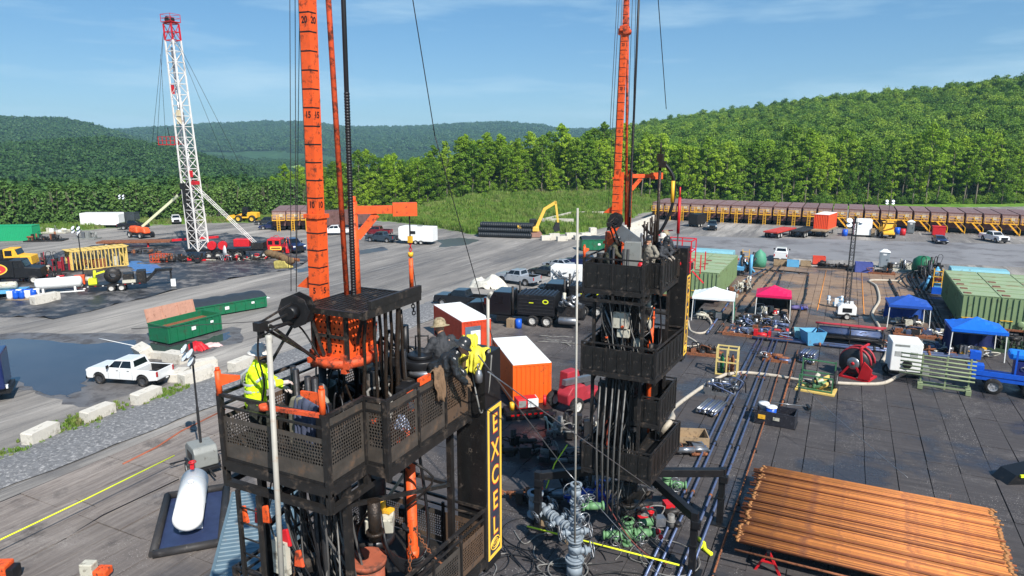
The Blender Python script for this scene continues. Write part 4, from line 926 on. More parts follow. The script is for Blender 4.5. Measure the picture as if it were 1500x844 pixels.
def car(name, label, cat, x, y, rz, col, kind='pickup', group=None, rim=RIM, mirror=True, extras=None, sc=.87):
    t = T(name, label, cat, (x, y, .09 if bearing(x, y)[1] < 60 and x > -33 else .01), rz, group); t.scale = (sc,)*3
    P = dict(pickup=dict(L=3.1, W=1.02, ax=(1.98, -1.8), r=.46, hood=1.36, top=2.04, gh=[(1.35, .97), (.6, .78), (-.88, .78), (-1.08, .97)], nose=1.3, bed=True),
             suv=dict(L=2.5, W=.97, ax=(1.5, -1.45), r=.39, hood=1.08, top=1.82, gh=[(.95, .92), (.3, .74), (-2.0, .72), (-2.4, .9)], nose=1.0, bed=False),
             sedan=dict(L=2.4, W=.92, ax=(1.45, -1.4), r=.34, hood=.92, top=1.45, gh=[(.95, .88), (.15, .66), (-1.05, .66), (-1.85, .86)], nose=.82, bed=False))[kind]
    Lh, Wd, (af, ar), r, hd = P['L'], P['W'], P['ax'], P['r'], P['hood']
    def arch(cx): return [(cx+(r+.1)*cos(a), max(.5 if kind == 'pickup' else .34, r+(r+.1)*sin(a))) for a in [pi*k/8 for k in range(9)]]
    zb = .5 if kind == 'pickup' else .34
    if P['bed']:
        prof = [(-1.1, zb), (-1.1, hd), (1.25, hd+.02), (Lh-.25, P['nose']+.02), (Lh-.05, P['nose']-.12), (Lh, .72), (Lh-.08, zb)]+[p for p in arch(af)]
        b = MB().prism(prof, -Wd, Wd)
        bp_ = [(-1.1, zb), (-1.1, hd-.02), (-Lh, hd-.02), (-Lh, .6), (-Lh+.05, .5)]
        arr = arch(ar); arr.reverse(); bedp = [(-1.1, .52), (-1.1, hd-.02), (-Lh+.04, hd-.02), (-Lh+.04, .6)]+arr
        for s in (-1, 1): b.prism(bedp, s*Wd, s*(Wd-.12))
        b.b2((-Lh, -Wd+.01, .58), (-Lh+.07, Wd-.01, hd-.03)).b2((-1.2, -Wd+.12, .7), (-1.1, Wd-.12, hd-.02))
        body = b.build('body', col, t, bev=.03)
        MB().b2((-Lh+.07, -Wd+.12, .66), (-1.2, Wd-.12, .7)).build('bed_liner', BLACKP, t)
        MB().b2((-Lh+.08, -Wd+.12, .74), (-1.21, -Wd+.135, hd-.05)).b2((-Lh+.08, Wd-.135, .74), (-1.21, Wd-.12, hd-.05)).build('bed_liner', BLACKP, t)
    else:
        tr = hd+.05 if kind == 'suv' else hd+.06
        prof = [(-Lh+.06, zb), (-Lh, .6), (-Lh+.05, tr-.05), (-Lh+.12, tr), (.95, hd+.02), (Lh-.3, P['nose']), (Lh-.05, P['nose']-.15), (Lh, .5), (Lh-.1, zb)]+arch(af)+arch(ar)
        body = MB().prism(prof, -Wd, Wd).build('body', col, t, bev=.05)
    (x0, w0), (x1, w1), (x2, w2), (x3, w3) = P['gh']; zt = P['top']; h0 = hd-.02
    bt = [(x0, -w0, h0), (x0, w0, h0), (x3, w3, h0), (x3, -w3, h0)]; tp = [(x1, -w1, zt-.05), (x1, w1, zt-.05), (x2, w2, zt), (x2, -w2, zt)]
    cab = MB().hull8(bt+tp).build('cab', col, t, bev=.04)
    pane(cab, [bt[0], bt[1], tp[1], tp[0]], .06, .94, .1, .9, name='windscreen'); pane(cab, [bt[3], bt[2], tp[2], tp[3]], .1, .9, .2, .85, name='rear_window')
    spl = (.06, .47, .5, .93) if kind != 'suv' else (.05, .34, .37, .64)
    for s, q in ((-1, [bt[0], bt[3], tp[3], tp[0]]), (1, [bt[1], bt[2], tp[2], tp[1]])):
        pane(cab, q, spl[0], spl[1], .12, .88); pane(cab, q, spl[2], spl[3], .12, .88)
        if kind == 'suv': pane(cab, q, .67, .94, .12, .88)
        for xx in (.3, -.65) if kind != 'sedan' else (.1, -.8): MB().box((xx, s*(Wd+.012), hd-.14), (.16, .03, .035)).build('door_handle', BLACKP, t)
        for xx in (1.12, .12, -.98) if kind != 'sedan' else (.95, -.1, -1.1): MB().box((xx, s*(Wd+.001), .8), (.012, .004, .68)).build('door_seam', BLACKP, t)
        if mirror: MB().box((1.0 if kind == 'pickup' else .75, s*(Wd+.16), hd+.16), (.1, .24, .26 if kind == 'pickup' else .16)).build('mirror', BLACKP, t, bev=.03)
        MB().box((Lh-.06, s*(Wd-.2), P['nose']-.22), (.14, .36, .18)).build('headlight', LAMPW, t, bev=.02)
        MB().box((-Lh+.03, s*(Wd-.09), hd-.28), (.1, .16, .42 if kind == 'pickup' else .2)).build('tail_light', LAMPR, t, bev=.01)
        for ax_ in (af, ar): wheel(t, ax_, s*(Wd-.13), r, .27, rim)
    MB().b2((Lh-.01, -Wd+.4, .62), (Lh+.03, Wd-.4, P['nose']-.14)).build('grille', BLACKP, t)
    MB().b2((Lh-.06, -Wd+.02, .38), (Lh+.09, Wd-.02, .6)).b2((-Lh-.12, -Wd+.05, .42), (-Lh+.02, Wd-.05, .62)).build('bumper', BLACKP if kind != 'pickup' else (extras or BLACKP), t, bev=.03)
    MB().box((-Lh-.125, 0, .58), (.012, .3, .12)).build('number_plate', WHITE, t)
    return t
WHP = paint('white', (228, 228, 226)); BKP = paint('black', (20, 22, 27)); GYP = paint('grey', (96, 104, 114)); SLP = paint('silver', (150, 156, 164)); MRP = paint('maroon', (110, 22, 34)); BLP = paint('navy', (24, 36, 78)); DKP = paint('charcoal', (36, 42, 46)); TLP = paint('slate', (52, 66, 78))
P = lambda t: t
def at2(p, lab, name, cat, col, kind='pickup', flip=False, **k):
    return car(name, lab, cat, p[0], p[1], p[2]+(pi if flip else 0), col, kind, **k)
VG = 'vehicles parked around the yard'
wp = car('pickup_truck', 'white crew-cab pickup parked between the big puddle and the white concrete blocks', 'pickup', -43.3, 28.9, radians(196), WHP, group=VG, rim=M('grey_rim', (88, 88, 90), .4, .5))
MB().box((-2.0, 0, .82), (1.1, .9, .16)).lathe([(.3, .9), (.3, 1.0), (.26, 1.02), (.001, 1.02)], (-2.1, .2, 0), 16).build('bed_tank', BLACKP, wp, bev=.03)
MB().box((.3, .55, 1.95), (.12, .12, .05)).box((.3, -.1, 1.95), (.25, .1, .05)).build('roof_beacon', BLACKP, wp)
car('pickup_truck', 'black crew-cab pickup with loaded bed behind the white-roofed orange container', 'pickup', -34.2, 58.6, radians(186), BKP, group=VG)
o = car('pickup_truck', 'silver pickup truck parked beside the dark sedan, coloured sticker on its door', 'pickup', -33.9, 71.4, radians(172), SLP, group=VG); MB().b2((.3, -1.008, .75), (.6, -1.002, 1.0)).build('door_sticker', LBLUE, o)
car('sedan_car', 'dark green-black sedan in the row between the silver pickup and the silver car', 'car', -33.2, 77.8, radians(170), DKP, 'sedan', group=VG)
car('sedan_car', 'pale silver sedan parked in the row beside the dark blue four-door', 'car', -33.5, 83.2, radians(168), SLP, 'sedan', group=VG)
car('suv_car', 'dark blue four-door off-roader at the far end of the parked row', 'car', -31.8, 86.2, radians(182), BLP, 'suv', group=VG)
car('pickup_truck', 'slate grey pickup hitched to the white camper trailer', 'pickup', -70.0, 93.6, radians(184), TLP, group=VG)
car('pickup_truck', 'maroon red crew-cab pickup behind the slate grey pickup', 'pickup', -75.6, 99.8, radians(196), MRP, group=VG)
car('pickup_truck', 'white pickup beside the long brown tank, nose towards the rigs', 'pickup', *(-83.40, 97.49, 0)[:2], radians(215), WHP, group=VG)
car('pickup_truck', 'white pickup with open door beyond the white derrick rig', 'pickup', *(-125.98, 97.95, 0)[:2], radians(-35), WHP, group=VG)
car('pickup_truck', 'black pickup beside the dark container near the orange boom lift', 'pickup', *(-124.07, 86.96, 0)[:2], radians(40), BKP, group=VG)
car('sedan_car', 'nearer of two dark blue cars left of the yellow tank ends', 'car', *(-100.04, 98.63, 0)[:2], radians(215), BLP, 'suv', group=VG)
car('sedan_car', 'farther of two dark blue cars, beside the yellow loader', 'car', *(-107.05, 104.33, 0)[:2], radians(215), DKP, 'suv', group=VG)
car('pickup_truck', 'dark blue pickup truck standing alone before the brown tank row', 'pickup', *(-22.81, 136.13, 0)[:2], radians(-80), TLP, group=VG)
car('suv_car', 'small dark blue car on the far yard next to the red bin', 'car', *(14.82, 133.29, 0)[:2], radians(-82), BLP, 'sedan', group=VG)
car('pickup_truck', 'white pickup at the far right facing the camera before the brown tanks', 'pickup', *(23.25, 139.23, 0)[:2], radians(-66), WHP, group=VG)
car('pickup_truck', 'white utility pickup seen from behind near the far end of the green tank', 'pickup', *(-7.53, 103.79, 0)[:2], radians(92), WHP, group=VG)

# ================================================================== GENERIC YARD THINGS
def container(label, x, y, rz, col, roofm, L_=6.06, W_=2.44, H_=2.59, z=.09, name='shipping_container', cat='container', group=None, doors=None, rib=.28):
    t = T(name, label, cat, (x, y, z), rz, group); q = MB()
    def corr(a, b, ax_):
        n_ = int(abs(b-a)/rib); pts = []
        for i in range(n_):
            s = a+(b-a)*i/n_; d = (b-a)/n_
            pts += [(s, 0), (s+d*.35, 0), (s+d*.5, -.04), (s+d*.85, -.04)]
        pts.append((b, 0)); return pts
    for side in (-1, 1):
        p = corr(-L_/2+.08, L_/2-.08, 0); vs = []
        for s, o in p: vs += [(s, side*(W_/2+o-.01), .14), (s, side*(W_/2+o-.01), H_-.1)]
        q.add(vs, [(2*i, 2*i+2, 2*i+3, 2*i+1) for i in range(len(p)-1)])
        p = corr(-W_/2+.08, W_/2-.08, 0); vs = []
        for s, o in p: vs += [(side*(L_/2+o-.01), s, .14), (side*(L_/2+o-.01), s, H_-.1)]
        q.add(vs, [(2*i, 2*i+2, 2*i+3, 2*i+1) for i in range(len(p)-1)])
    q.build('wall', col, t)
    f = MB()
    for sx in (-1, 1):
        for sy in (-1, 1): f.box((sx*(L_/2-.06), sy*(W_/2-.06), H_/2), (.13, .13, H_-.02))
        f.box((sx*(L_/2-.06), 0, .08), (.12, W_-.26, .14)).box((sx*(L_/2-.06), 0, H_-.07), (.12, W_-.26, .13))
    for sy in (-1, 1): f.box((0, sy*(W_/2-.05), .08), (L_-.26, .1, .14)).box((0, sy*(W_/2-.05), H_-.07), (L_-.26, .1, .13))
    f.build('frame', col, t)
    r = MB()
    if roofm is None or roofm == 'corr':
        n_ = int(L_/.25); vs = []
        for i in range(n_+1):
            for dx, dz in ((0, 0), (.4, 0), (.5, .03), (.9, .03)):
                s = -L_/2+.1+(L_-.2)*min(1, (i+dx)/n_); vs += [(s, -W_/2+.08, H_-.04+dz), (s, W_/2-.08, H_-.04+dz)]
        r.add(vs, [(2*i, 2*i+2, 2*i+3, 2*i+1) for i in range(len(vs)//2-1)]); r.build('roof', col, t)
    else:
        r.box((0, 0, H_+.01), (L_-.02, W_-.02, .05)); r.build('roof', roofm, t, bev=.01)
    if doors:
        for s in (-1, 1):
            d = MB().box((L_/2+.005, s*W_/4*.98, H_/2), (.03, W_/2-.14, H_-.3)).build('door', col, t)
            for k in (.25, .75): MB().cyl((L_/2+.035, s*W_/2*k, .25), (L_/2+.035, s*W_/2*k, H_-.25), .018, n=6).build('lock_rod', STEEL, d)
    return t
def block(label, x, y, rz, s=(1.83, .75, .75), z=0, tilt=0, group='white concrete blocks'):
    q = MB().prism([(-s[0]/2, 0), (s[0]/2, 0), (s[0]/2, s[2]-.06), (s[0]/2-.06, s[2]), (-s[0]/2+.06, s[2]), (-s[0]/2, s[2]-.06)], -s[1]/2, s[1]/2)
    q.tube([(-.15, 0, s[2]), (-.12, 0, s[2]+.07), (.12, 0, s[2]+.07), (.15, 0, s[2])], .015, 5)
    o = q.build('concrete_block', CONC, None, (x, y, z), rz, bev=.02); o.rotation_euler = (tilt, 0, rz); return tag(o, label, 'concrete block', group)
for (p, rz, s, ti, lab) in (((-38.99, 20.45, 1.837), None, None, 0, 'white concrete block nearest the bottom left corner, beside the stone berm'), ((-39.05, 23.76, 1.676), None, None, 0, 'white concrete block on the berm, second from the bottom left corner'), ((-39.08, 26.97, 1.704), None, None, 0, 'white concrete block on the berm just below the white pickup'),
    ((-39.38, 31.16, 1.496), None, (2.6, .8, .8), 0, 'long white concrete block behind the weeds right of the white pickup'), ((-47.69, 33.22, -0.314), None, (1.9, .9, .9), .35, 'tipped pale concrete block beside the white pickup cab'), ((-44.38, 33.30, 0.047), None, (1.9, .9, .75), 0, 'white concrete block standing below the red cloth'), ((-46.27, 33.31, 0.206), None, (1.6, .5, .5), 0, 'low white concrete slab in the row behind the white pickup'), ((-40.84, 30.75, 1.997), None, (1.6, .8, .6), 0, 'small white concrete block behind the light tower lamps'), ((-40.82, 32.80, 1.111), None, (1.8, .8, .8), 0, 'white concrete block partly hidden behind the near light tower'), ((-73.91, 41.11, 1.595), None, (2.6, .9, .9), 0, 'white concrete block alone on the dark liner below the propane tank'), ((-38.50, 34.11, 1.648), None, (1.8, .8, .8), 0, 'white concrete block seen behind the hi-vis worker')):
    block(lab, p[0], p[1], p[2], s or (1.83, .75, .72), 0, ti)
for k, (px_, w) in enumerate(((*(-45.73, 107.63, 0)[:2],), (*(-44.79, 109.05, 0)[:2],), (*(-42.97, 108.01, 0)[:2],), (*(-42.55, 111.12, 0)[:2],), (*(-40.95, 110.91, 0)[:2],), (*(-40.19, 112.27, 0)[:2],))):
    block(('leftmost', 'second', 'third', 'fourth', 'fifth', 'last')[k]+' white block, counted from the excavator, in the short row on the far lot', px_, w, .7+U(-.2, .2), (1.8, .8, .8+.25*(k % 2)), group='blocks by the excavator')
o = block('loose white block at the foot of the grass bank beyond the near row', *(-40.97, 118.09, 0)[:2], .7, (1.2, 1, 1.3), group='blocks by the excavator')

def lathe_tank(parent, L_, r, mat, z, name='tank', n=20, e=.42):
    e *= r; pr = [(.001, -L_/2-e), (r*.5, -L_/2-e*.86), (r*.85, -L_/2-e*.43), (r, -L_/2), (r, L_/2), (r*.85, L_/2+e*.43), (r*.5, L_/2+e*.86), (.001, L_/2+e)]
    return MB().lathe(pr, (0, 0, z), n, 'x').build(name, mat, parent)
# roll-off dumpsters
def dumpster(label, x, y, rz, L_, W_, H_, lid, load):
    t = T('roll_off_dumpster', label, 'dumpster', (x, y, 0), rz, 'green dumpsters'); q = MB(); w = .06
    q.b2((-L_/2, -W_/2, .15), (L_/2, W_/2, .21)).b2((-L_/2, -W_/2, .21), (L_/2, -W_/2+w, H_)).b2((-L_/2, W_/2-w, .21), (L_/2, W_/2, H_)).b2((-L_/2, -W_/2+w, .21), (-L_/2+w, W_/2-w, H_)).b2((L_/2-w, -W_/2+w, .21), (L_/2, W_/2-w, H_))
    q.build('body', GREEN, t); k = 8
    for i in range(k):
        xx = -L_/2+.2+(L_-.4)*i/(k-1)
        for s in (-1, 1): MB().box((xx, s*(W_/2+.035), H_/2+.06), (.09, .07, H_-.2)).build('rib', GREEN, t)
    r = MB()
    for s in (-1, 1): r.bar((-L_/2, s*(W_/2+.03), H_), (L_/2, s*(W_/2+.03), H_), .09, .12)
    for s in (-1, 1): r.bar((s*L_/2, -W_/2, H_), (s*L_/2, W_/2, H_), .09, .12)
    r.build('top_rail', GREEN, t)
    MB().b2((-L_/2+.1, -W_/2+.3, 0), (L_/2-.1, -W_/2+.5, .15)).b2((-L_/2+.1, W_/2-.5, 0), (L_/2-.1, W_/2-.3, .15)).build('skid_rail', DSTEEL, t)
    MB().box((-L_*.05, -W_/2-.075, H_*.6), (.4, .01, .3)).box((L_*.3, -W_/2-.075, H_*.7), (.3, .01, .2)).build('paper_sign', WHITE, t)
    if load == 'rust':
        MB().b2((-L_/2+w+.01, -W_/2+w+.01, .25), (L_/2-w-.01, W_/2-w-.01, H_*.72)).build('scrap_load', RUST, t)
        l_ = MB().b2((-L_/2, -.03, 0), (L_/2-.6, .03, 1.15));
        for i in range(4): l_.box((-L_/2+.1+i*(L_-.8)/3, -.05, .57), (.07, .06, 1.1))
        o = l_.build('lid', M('lid_rust', (176, 132, 112), .75, var=.15, dirt=(130, 92, 74), amt=.3), t, (0, W_/2+.05, H_+.03)); o.rotation_euler = (radians(-12), 0, 0)
    else:
        n_ = 14; vs = []
        for i in range(n_+1):
            for j in range(7):
                u, v = i/n_, j/6; zz = H_+.06+.5*math.sin(pi*v)**.6*(.75+.25*abs(math.sin(u*pi*4)))
                vs.append((-L_/2+L_*u, -W_/2*1.04+W_*1.04*v, zz))
        MB().add(vs, [(i*7+j, i*7+j+1, (i+1)*7+j+1, (i+1)*7+j) for i in range(n_) for j in range(6)], True).build('tarp_cover', TARPK, t)
    return t
dumpster('open green dumpster with rusty load and tall rust-pink lid standing up', -49.7, 38.6, radians(88), 5.2, 2.5, 1.55, True, 'rust')
dumpster('long low green dumpster closed with a humped black tarp', -53.6, 46.2, radians(72), 7.4, 2.4, 1.15, False, 'tarp')
dumpster('green dumpster with dark cover seen behind the far orange mast', *(-33.91, 101.15, 0)[:2], radians(30), 6, 2.4, 1.7, False, 'tarp')
# cloth heaps
def heap(label, x, y, mat, w, d, h, name='cloth_heap', cat='cloth', seed=0, z=.0, rz=0):
    n_ = 18; vs = []
    for i in range(n_+1):
        for j in range(n_+1):
            u, v = i/n_*2-1, j/n_*2-1; r = max(0, 1-(u*u+v*v)*.95)
            zz = h*r**.5*(.72+.5*noise.noise((u*1.6+seed, v*1.6, seed))+.16*noise.noise((u*4.5, v*4.5, seed))+.05*noise.noise((u*11, v*11, seed)))
            vs.append((u*w/2*(1+.25*noise.noise((v*3, seed, 1))), v*d/2*(1+.25*noise.noise((u*3, seed, 5))), max(.01, zz)))
    k = n_+1; fs_ = [(i*k+j, (i+1)*k+j, (i+1)*k+j+1, i*k+j+1) for i in range(n_) for j in range(n_) if max(vs[i*k+j][2], vs[(i+1)*k+j+1][2], vs[(i+1)*k+j][2]) > .02]
    o = MB().add(vs, fs_, True).build(name, mat, None, (x, y, z), rz); return tag(o, label, cat)
heap('crumpled bright red cloth lying on gravel beside the open dumpster', *(-45.71, 36.38, 0)[:2], RED, 1.9, 1.2, .75, seed=3)
heap('flat pink and white plastic sheet lying right of the red cloth', *(-45.41, 37.59, 0)[:2], M('pale_pink', (214, 176, 172), .7, var=.2), 1.6, 1.0, .25, seed=4)
heap('bundled white tarpaulin lump beside the silver pickup nose', *(-36.26, 68.35, 0)[:2], M('dirty_white_tarp', (196, 192, 180), .7, var=.2, dirt=(140, 132, 116), amt=.35), 4.2, 3.0, 1.5, seed=6)
heap('torn white scrap on the grey road left of the near winch', *(-55.12, 52.76, 0)[:2], TARPW, 1.3, .5, .12, seed=8)
o = MB().tube(sag((-55.75, 34.81, 0), (-50.58, 34.65, 0), 0, 4), .04, 6).build('plastic_pipe', WHITE); tag(o, 'thin white pipe lying across the puddle edge', 'pipe')
# big blue truck corner at the left edge
t = T('blue_tank_trailer', 'dark blue trailer corner cut off by the left picture edge', 'trailer', (*(-48.93, 21.76, 0)[:2], 0), radians(54)); q = MB().b2((-2.5, -1.25, .9), (2.2, 1.25, 3.2)); q.build('body', paint('deepblue', (20, 36, 84)), t, bev=.1)
MB().b2((-2.5, -1.0, .55), (2.4, 1.0, .89)).build('chassis', BLACKP, t)
for s in (-1, 1): wheel(t, 1.2, s*1.05, .5, .3, RIMW); wheel(t, -.2, s*1.05, .5, .3, RIMW)
MB().box((2.26, -.9, 1.0), (.1, .3, .2)).build('tail_light', LAMPW, t)

# ------------------------------------------------------------------ white derrick rig
t = T('derrick_rig', 'white lattice derrick with red crown standing on a red truck carrier', 'drilling rig', (*(-83.05, 67.78, 0)[:2], 0)); D0 = Vector(t.location)
base = [Vector((-1.2, -.6, 1.2)), Vector((.9, -.8, 1.2)), Vector((1.1, .9, 1.2)), Vector((-1.0, 1.0, 1.2))]
topc = Vector((-2.3, .9, 32.3)); sz = (.75, .62)
tp_ = [topc+Vector((a*sz[0], b*sz[1], 0)) for a, b in ((-1, -1), (1, -1), (1, 1), (-1, 1))]
DW = M('derrick_white', (216, 212, 206), .5, var=.12, dirt=(140, 96, 84), amt=.26, dscale=1.2)
def lev(k, f): return base[k].lerp(tp_[k], f)
for k in range(4):
    MB().bar(lev(k, 0), lev(k, .93), .17).build('derrick_leg', DW, t); MB().bar(lev(k, .93), lev(k, 1.0), .17).build('derrick_leg', RED, t)
NB = 20
for i in range(NB):
    f0, f1 = i*.93/NB, (i+1)*.93/NB; q = MB()
    for k in range(4):
        k2 = (k+1) % 4; q.bar(lev(k, f1), lev(k2, f1), .08); q.bar(lev(k, f0) if (i+k) % 2 else lev(k2, f0), lev(k2, f1) if (i+k) % 2 else lev(k, f1), .07)
        if i < 11: q.bar(lev(k2, f0) if (i+k) % 2 else lev(k, f0), lev(k, f1) if (i+k) % 2 else lev(k2, f1), .05)
    q.build('derrick_bracing', DW, t)
q = MB()
for f in (.93, .965, 1.0):
    for k in range(4): q.bar(lev(k, f), lev((k+1) % 4, f), .1)
for k in range(4): q.bar(lev(k, .93), lev((k+1) % 4, 1), .07)
q.box(topc+Vector((0, 0, .2)), (1.9, 1.6, .1)); c_ = q.build('crown', RED, t)
q = MB()
for a, b in ((-1, -1), (1, -1), (1, 1), (-1, 1)): q.bar(topc+Vector((a*.95, b*.8, .2)), topc+Vector((a*.95, b*.8, 1.2)), .06)
for z in (.7, 1.2):
    for (a, b), (c, d) in zip(((-1, -1), (1, -1), (1, 1), (-1, 1)), ((1, -1), (1, 1), (-1, 1), (-1, -1))): q.bar(topc+Vector((a*.95, b*.8, z)), topc+Vector((c*.95, d*.8, z)), .05)
q.build('crown_railing', RED, c_)
MB().cyl(topc+Vector((-.2, -.5, .55)), topc+Vector((-.2, .5, .55)), .4, n=14).build('sheave', DSTEEL, c_)
MB().cyl(lev(0, .1)+Vector((.5, .5, 0)), lev(0, .9)+Vector((.5, .5, 0)), .14, n=8).cyl(lev(1, .05)+Vector((-.4, .6, 0)), lev(1, .62)+Vector((-.4, .6, 0)), .09, n=8).build('hydraulic_ram', STEEL, t)
MB().box(lev(0, .72)+Vector((.3, .1, 0)), (.3, .3, 1.2)).box(lev(0, .30)+Vector((1.5, .6, 0)), (.3, .3, 1.4)).box(lev(1, .35)+Vector((.2, .2, 0)), (.35, .3, .9)).build('travelling_block', RED, t)
MB().box(lev(0, .60)+Vector((.9, .1, 0)), (.8, .2, 1.9)).build('tongs_rack', M('tan_block', (214, 196, 160), .6), t)
q = MB()
for k, p in enumerate((Vector((3.6, 1.2, 9)), )):
    for off in (0, .35, .7): q.bar(lev(1, .30)+Vector((.3, off, 0)), Vector((7.2, 3.5+off, 2.2)), .07)
    for i in range(12): f = i/12; a = lev(1, .30)+Vector((.3, 0, 0)); b = Vector((7.2, 3.5, 2.2)); q.bar(a.lerp(b, f), a.lerp(b, f)+Vector((0, .7, 0)), .05)
q.build('escape_ladder', DW, t); MB().box(lev(1, .31)+Vector((.6, .4, 0)), (.8, .8, .5)).build('ladder_head', RED, t)
MB().b2((-1.6, -.5, 2.0), (-.9, .5, 10.3)).box((-1.4, 0, 10.3), (1.3, .9, .9)).build('pipe_racking', BLACK, t)
for k, (f, px_) in enumerate(((.98, -6), (.98, -3), (.97, 9), (.97, 14))):
    MB().tube([lev(0 if px_ < 0 else 1, f), lev(0, .5)+Vector((px_*.35-(3.2 if px_ < 0 else -2), 0, -1)) if px_ < 0 else lev(1, .30)+Vector((px_*.6, 3, 0))], .03, 4).build('guy_line', WIRE, t)
# carrier truck, heading right-back
cr = radians(30); ca = Vector((cos(cr), sin(cr), 0)); cb = Vector((-sin(cr), cos(cr), 0))
q = MB().bar(ca*-1.5+Vector((0, 0, 1.3)), ca*12+Vector((0, 0, 1.3)), 1.6, .35); q.build('carrier_frame', BLACKP, t)
for k in range(6):
    for s in (-1, 1):
        w = wheel(t, 0, 0, .55, .35, RIMW); p = ca*((1.8, 3.1, 4.4, 5.7, 9.6, 10.9)[k])+cb*s*1.1; w.location = (p.x, p.y, .56); w.rotation_euler = (0, 0, cr)
q = MB()
for k in (2.2, 3.7): q.cyl(ca*k-cb*1.0+Vector((0, 0, 2.0)), ca*k-cb*.4+Vector((0, 0, 2.0)), .62, n=14)
q.build('drawworks_drum', RED, t)
MB().bar(ca*5.2+Vector((0, 0, 2.3)), ca*7.4+Vector((0, 0, 2.3)), 1.6, 1.1).build('engine_cover', RED, t, bev=.1)
MB().bar(ca*7.7+Vector((0, 0, 1.9)), ca*9.4+Vector((0, 0, 1.9)), 1.9, .9).build('engine_block', BLACK, t)
q = MB().bar(ca*10+Vector((0, 0, 2.0)), ca*11.9+Vector((0, 0, 2.0)), 2.2, 1.7); cb_ = q.build('carrier_cab', RED, t, bev=.08)
pn = MB()
for k in (10.45, 11.4): pn.box(ca*k-cb*1.11+Vector((0, 0, 2.35)), (.6, .03, .55), rz=cr)
pn.box(ca*11.91+Vector((0, 0, 2.35)), (.03, 1.7, .6), rz=cr); pn.build('window', GLASS, cb_)
sg = MB().box(ca*11.2-cb*1.13+Vector((0, 0, 1.55)), (1.6, .04, .5), rz=cr).build('yellow_sign', YELS, cb_)
MB().box(ca*11.2-cb*1.155+Vector((0, 0, 1.55)), (1.3, .01, .2), rz=cr).build('lettering', M('sign_brown', (120, 70, 20), .6), cb_)
for k in range(22):
    p = ca*U(-2, 10)-cb*U(1.4, 3)+Vector((0, 0, 0)); MB().bar(p+Vector((0, 0, .3)), p+ca*U(.6, 2.2)+Vector((0, 0, U(.2, .9))), U(.08, .3), U(.08, .3)).build('deck_gear', random.choice((BLACK, DSTEEL, GREASE, RED, CREAM)), t)
t = T('man_basket', 'small red railed basket hung in the air left of the white derrick', 'basket', (-87.20, 67.88, 16.28))
q = MB().box((0, 0, -.2), (2.6, 1.4, .12))
for a in (-1.25, -.4, .45, 1.25):
    for s in (-1, 1): q.bar((a, s*.65, -.2), (a, s*.65, .9), .07)
for z in (.35, .9):
    for s in (-1, 1): q.bar((-1.25, s*.65, z), (1.25, s*.65, z), .06)
    for s in (-1, 1): q.bar((s*1.25, -.65, z), (s*1.25, .65, z), .06)
q.bar((1.25, 0, -.1), (3.2, .3, -.1), .12).build('cage', RED, t)
MB().tube([(-.5, 0, .9), (.2, 0, 12)], .03, 4).tube([(.3, 0, .9), (.1, 0, 2.2)], .06, 4).build('hanging_line', WIRE, t)
t = T('satellite_dish', 'white round dish on the liner in front of the red derrick carrier', 'dish', (*(-78.72, 68.56, 0)[:2], 0), radians(-30)); MB().lathe([(.001, .0), (.5, .06), (.85, .22), (.9, .28)], (0, 0, 0), 20, 'y').build('reflector', WHITE, t, (0, -.2, 1.2)); MB().bar((0, 0, 0), (0, .1, 1.2), .12).bar((-.6, 0, .05), (.6, 0, .05), .1).bar((0, -.6, .05), (0, .6, .05), .1).build('stand', STEEL, t)

# ------------------------------------------------------------------ boom lift, trailers, containers at the back left
t = T('telescopic_lift', 'orange-bodied telescopic boom lift with pale raised boom left of the derrick', 'boom lift', (*(-111.93, 79.44, 0)[:2], 0), radians(-4))
MB().hull8([(-1.6, -1.1, .9), (.9, -1.1, .9), (.9, .2, .9), (-1.6, .2, .9), (-1.3, -1.0, 2.1), (.6, -1.0, 2.0), (.6, .2, 2.0), (-1.3, .2, 2.1)]).build('engine_hood', ORANGE, t, bev=.25)
MB().hull8([(1.2, -.9, .9), (2.9, -.9, .9), (2.9, .4, .9), (1.2, .4, .9), (1.3, -.8, 2.0), (2.5, -.8, 1.9), (2.5, .4, 1.9), (1.3, .4, 2.0)]).build('counterweight', ORANGE, t, bev=.25)
MB().b2((-1.6, -1, .5), (2.6, 1, .89)).build('chassis', BLACKP, t)
for a in (-1.1, 2.0):
    for s in (-1, 1): wheel(t, a, s*1.1, .55, .35, RIMW)
bmv = (Vector((0.2, .6, 1.9)), Vector((6.2, 4.0, 7.4)), Vector((7.8, 4.9, 8.9)))
MB().bar(bmv[0], bmv[1], .42).build('boom', M('pale_boom', (206, 208, 170), .5, var=.1), t); MB().bar(bmv[1], bmv[2], .32).box(bmv[2], (1.1, .9, .8)).build('boom_tip', BLACKP, t)
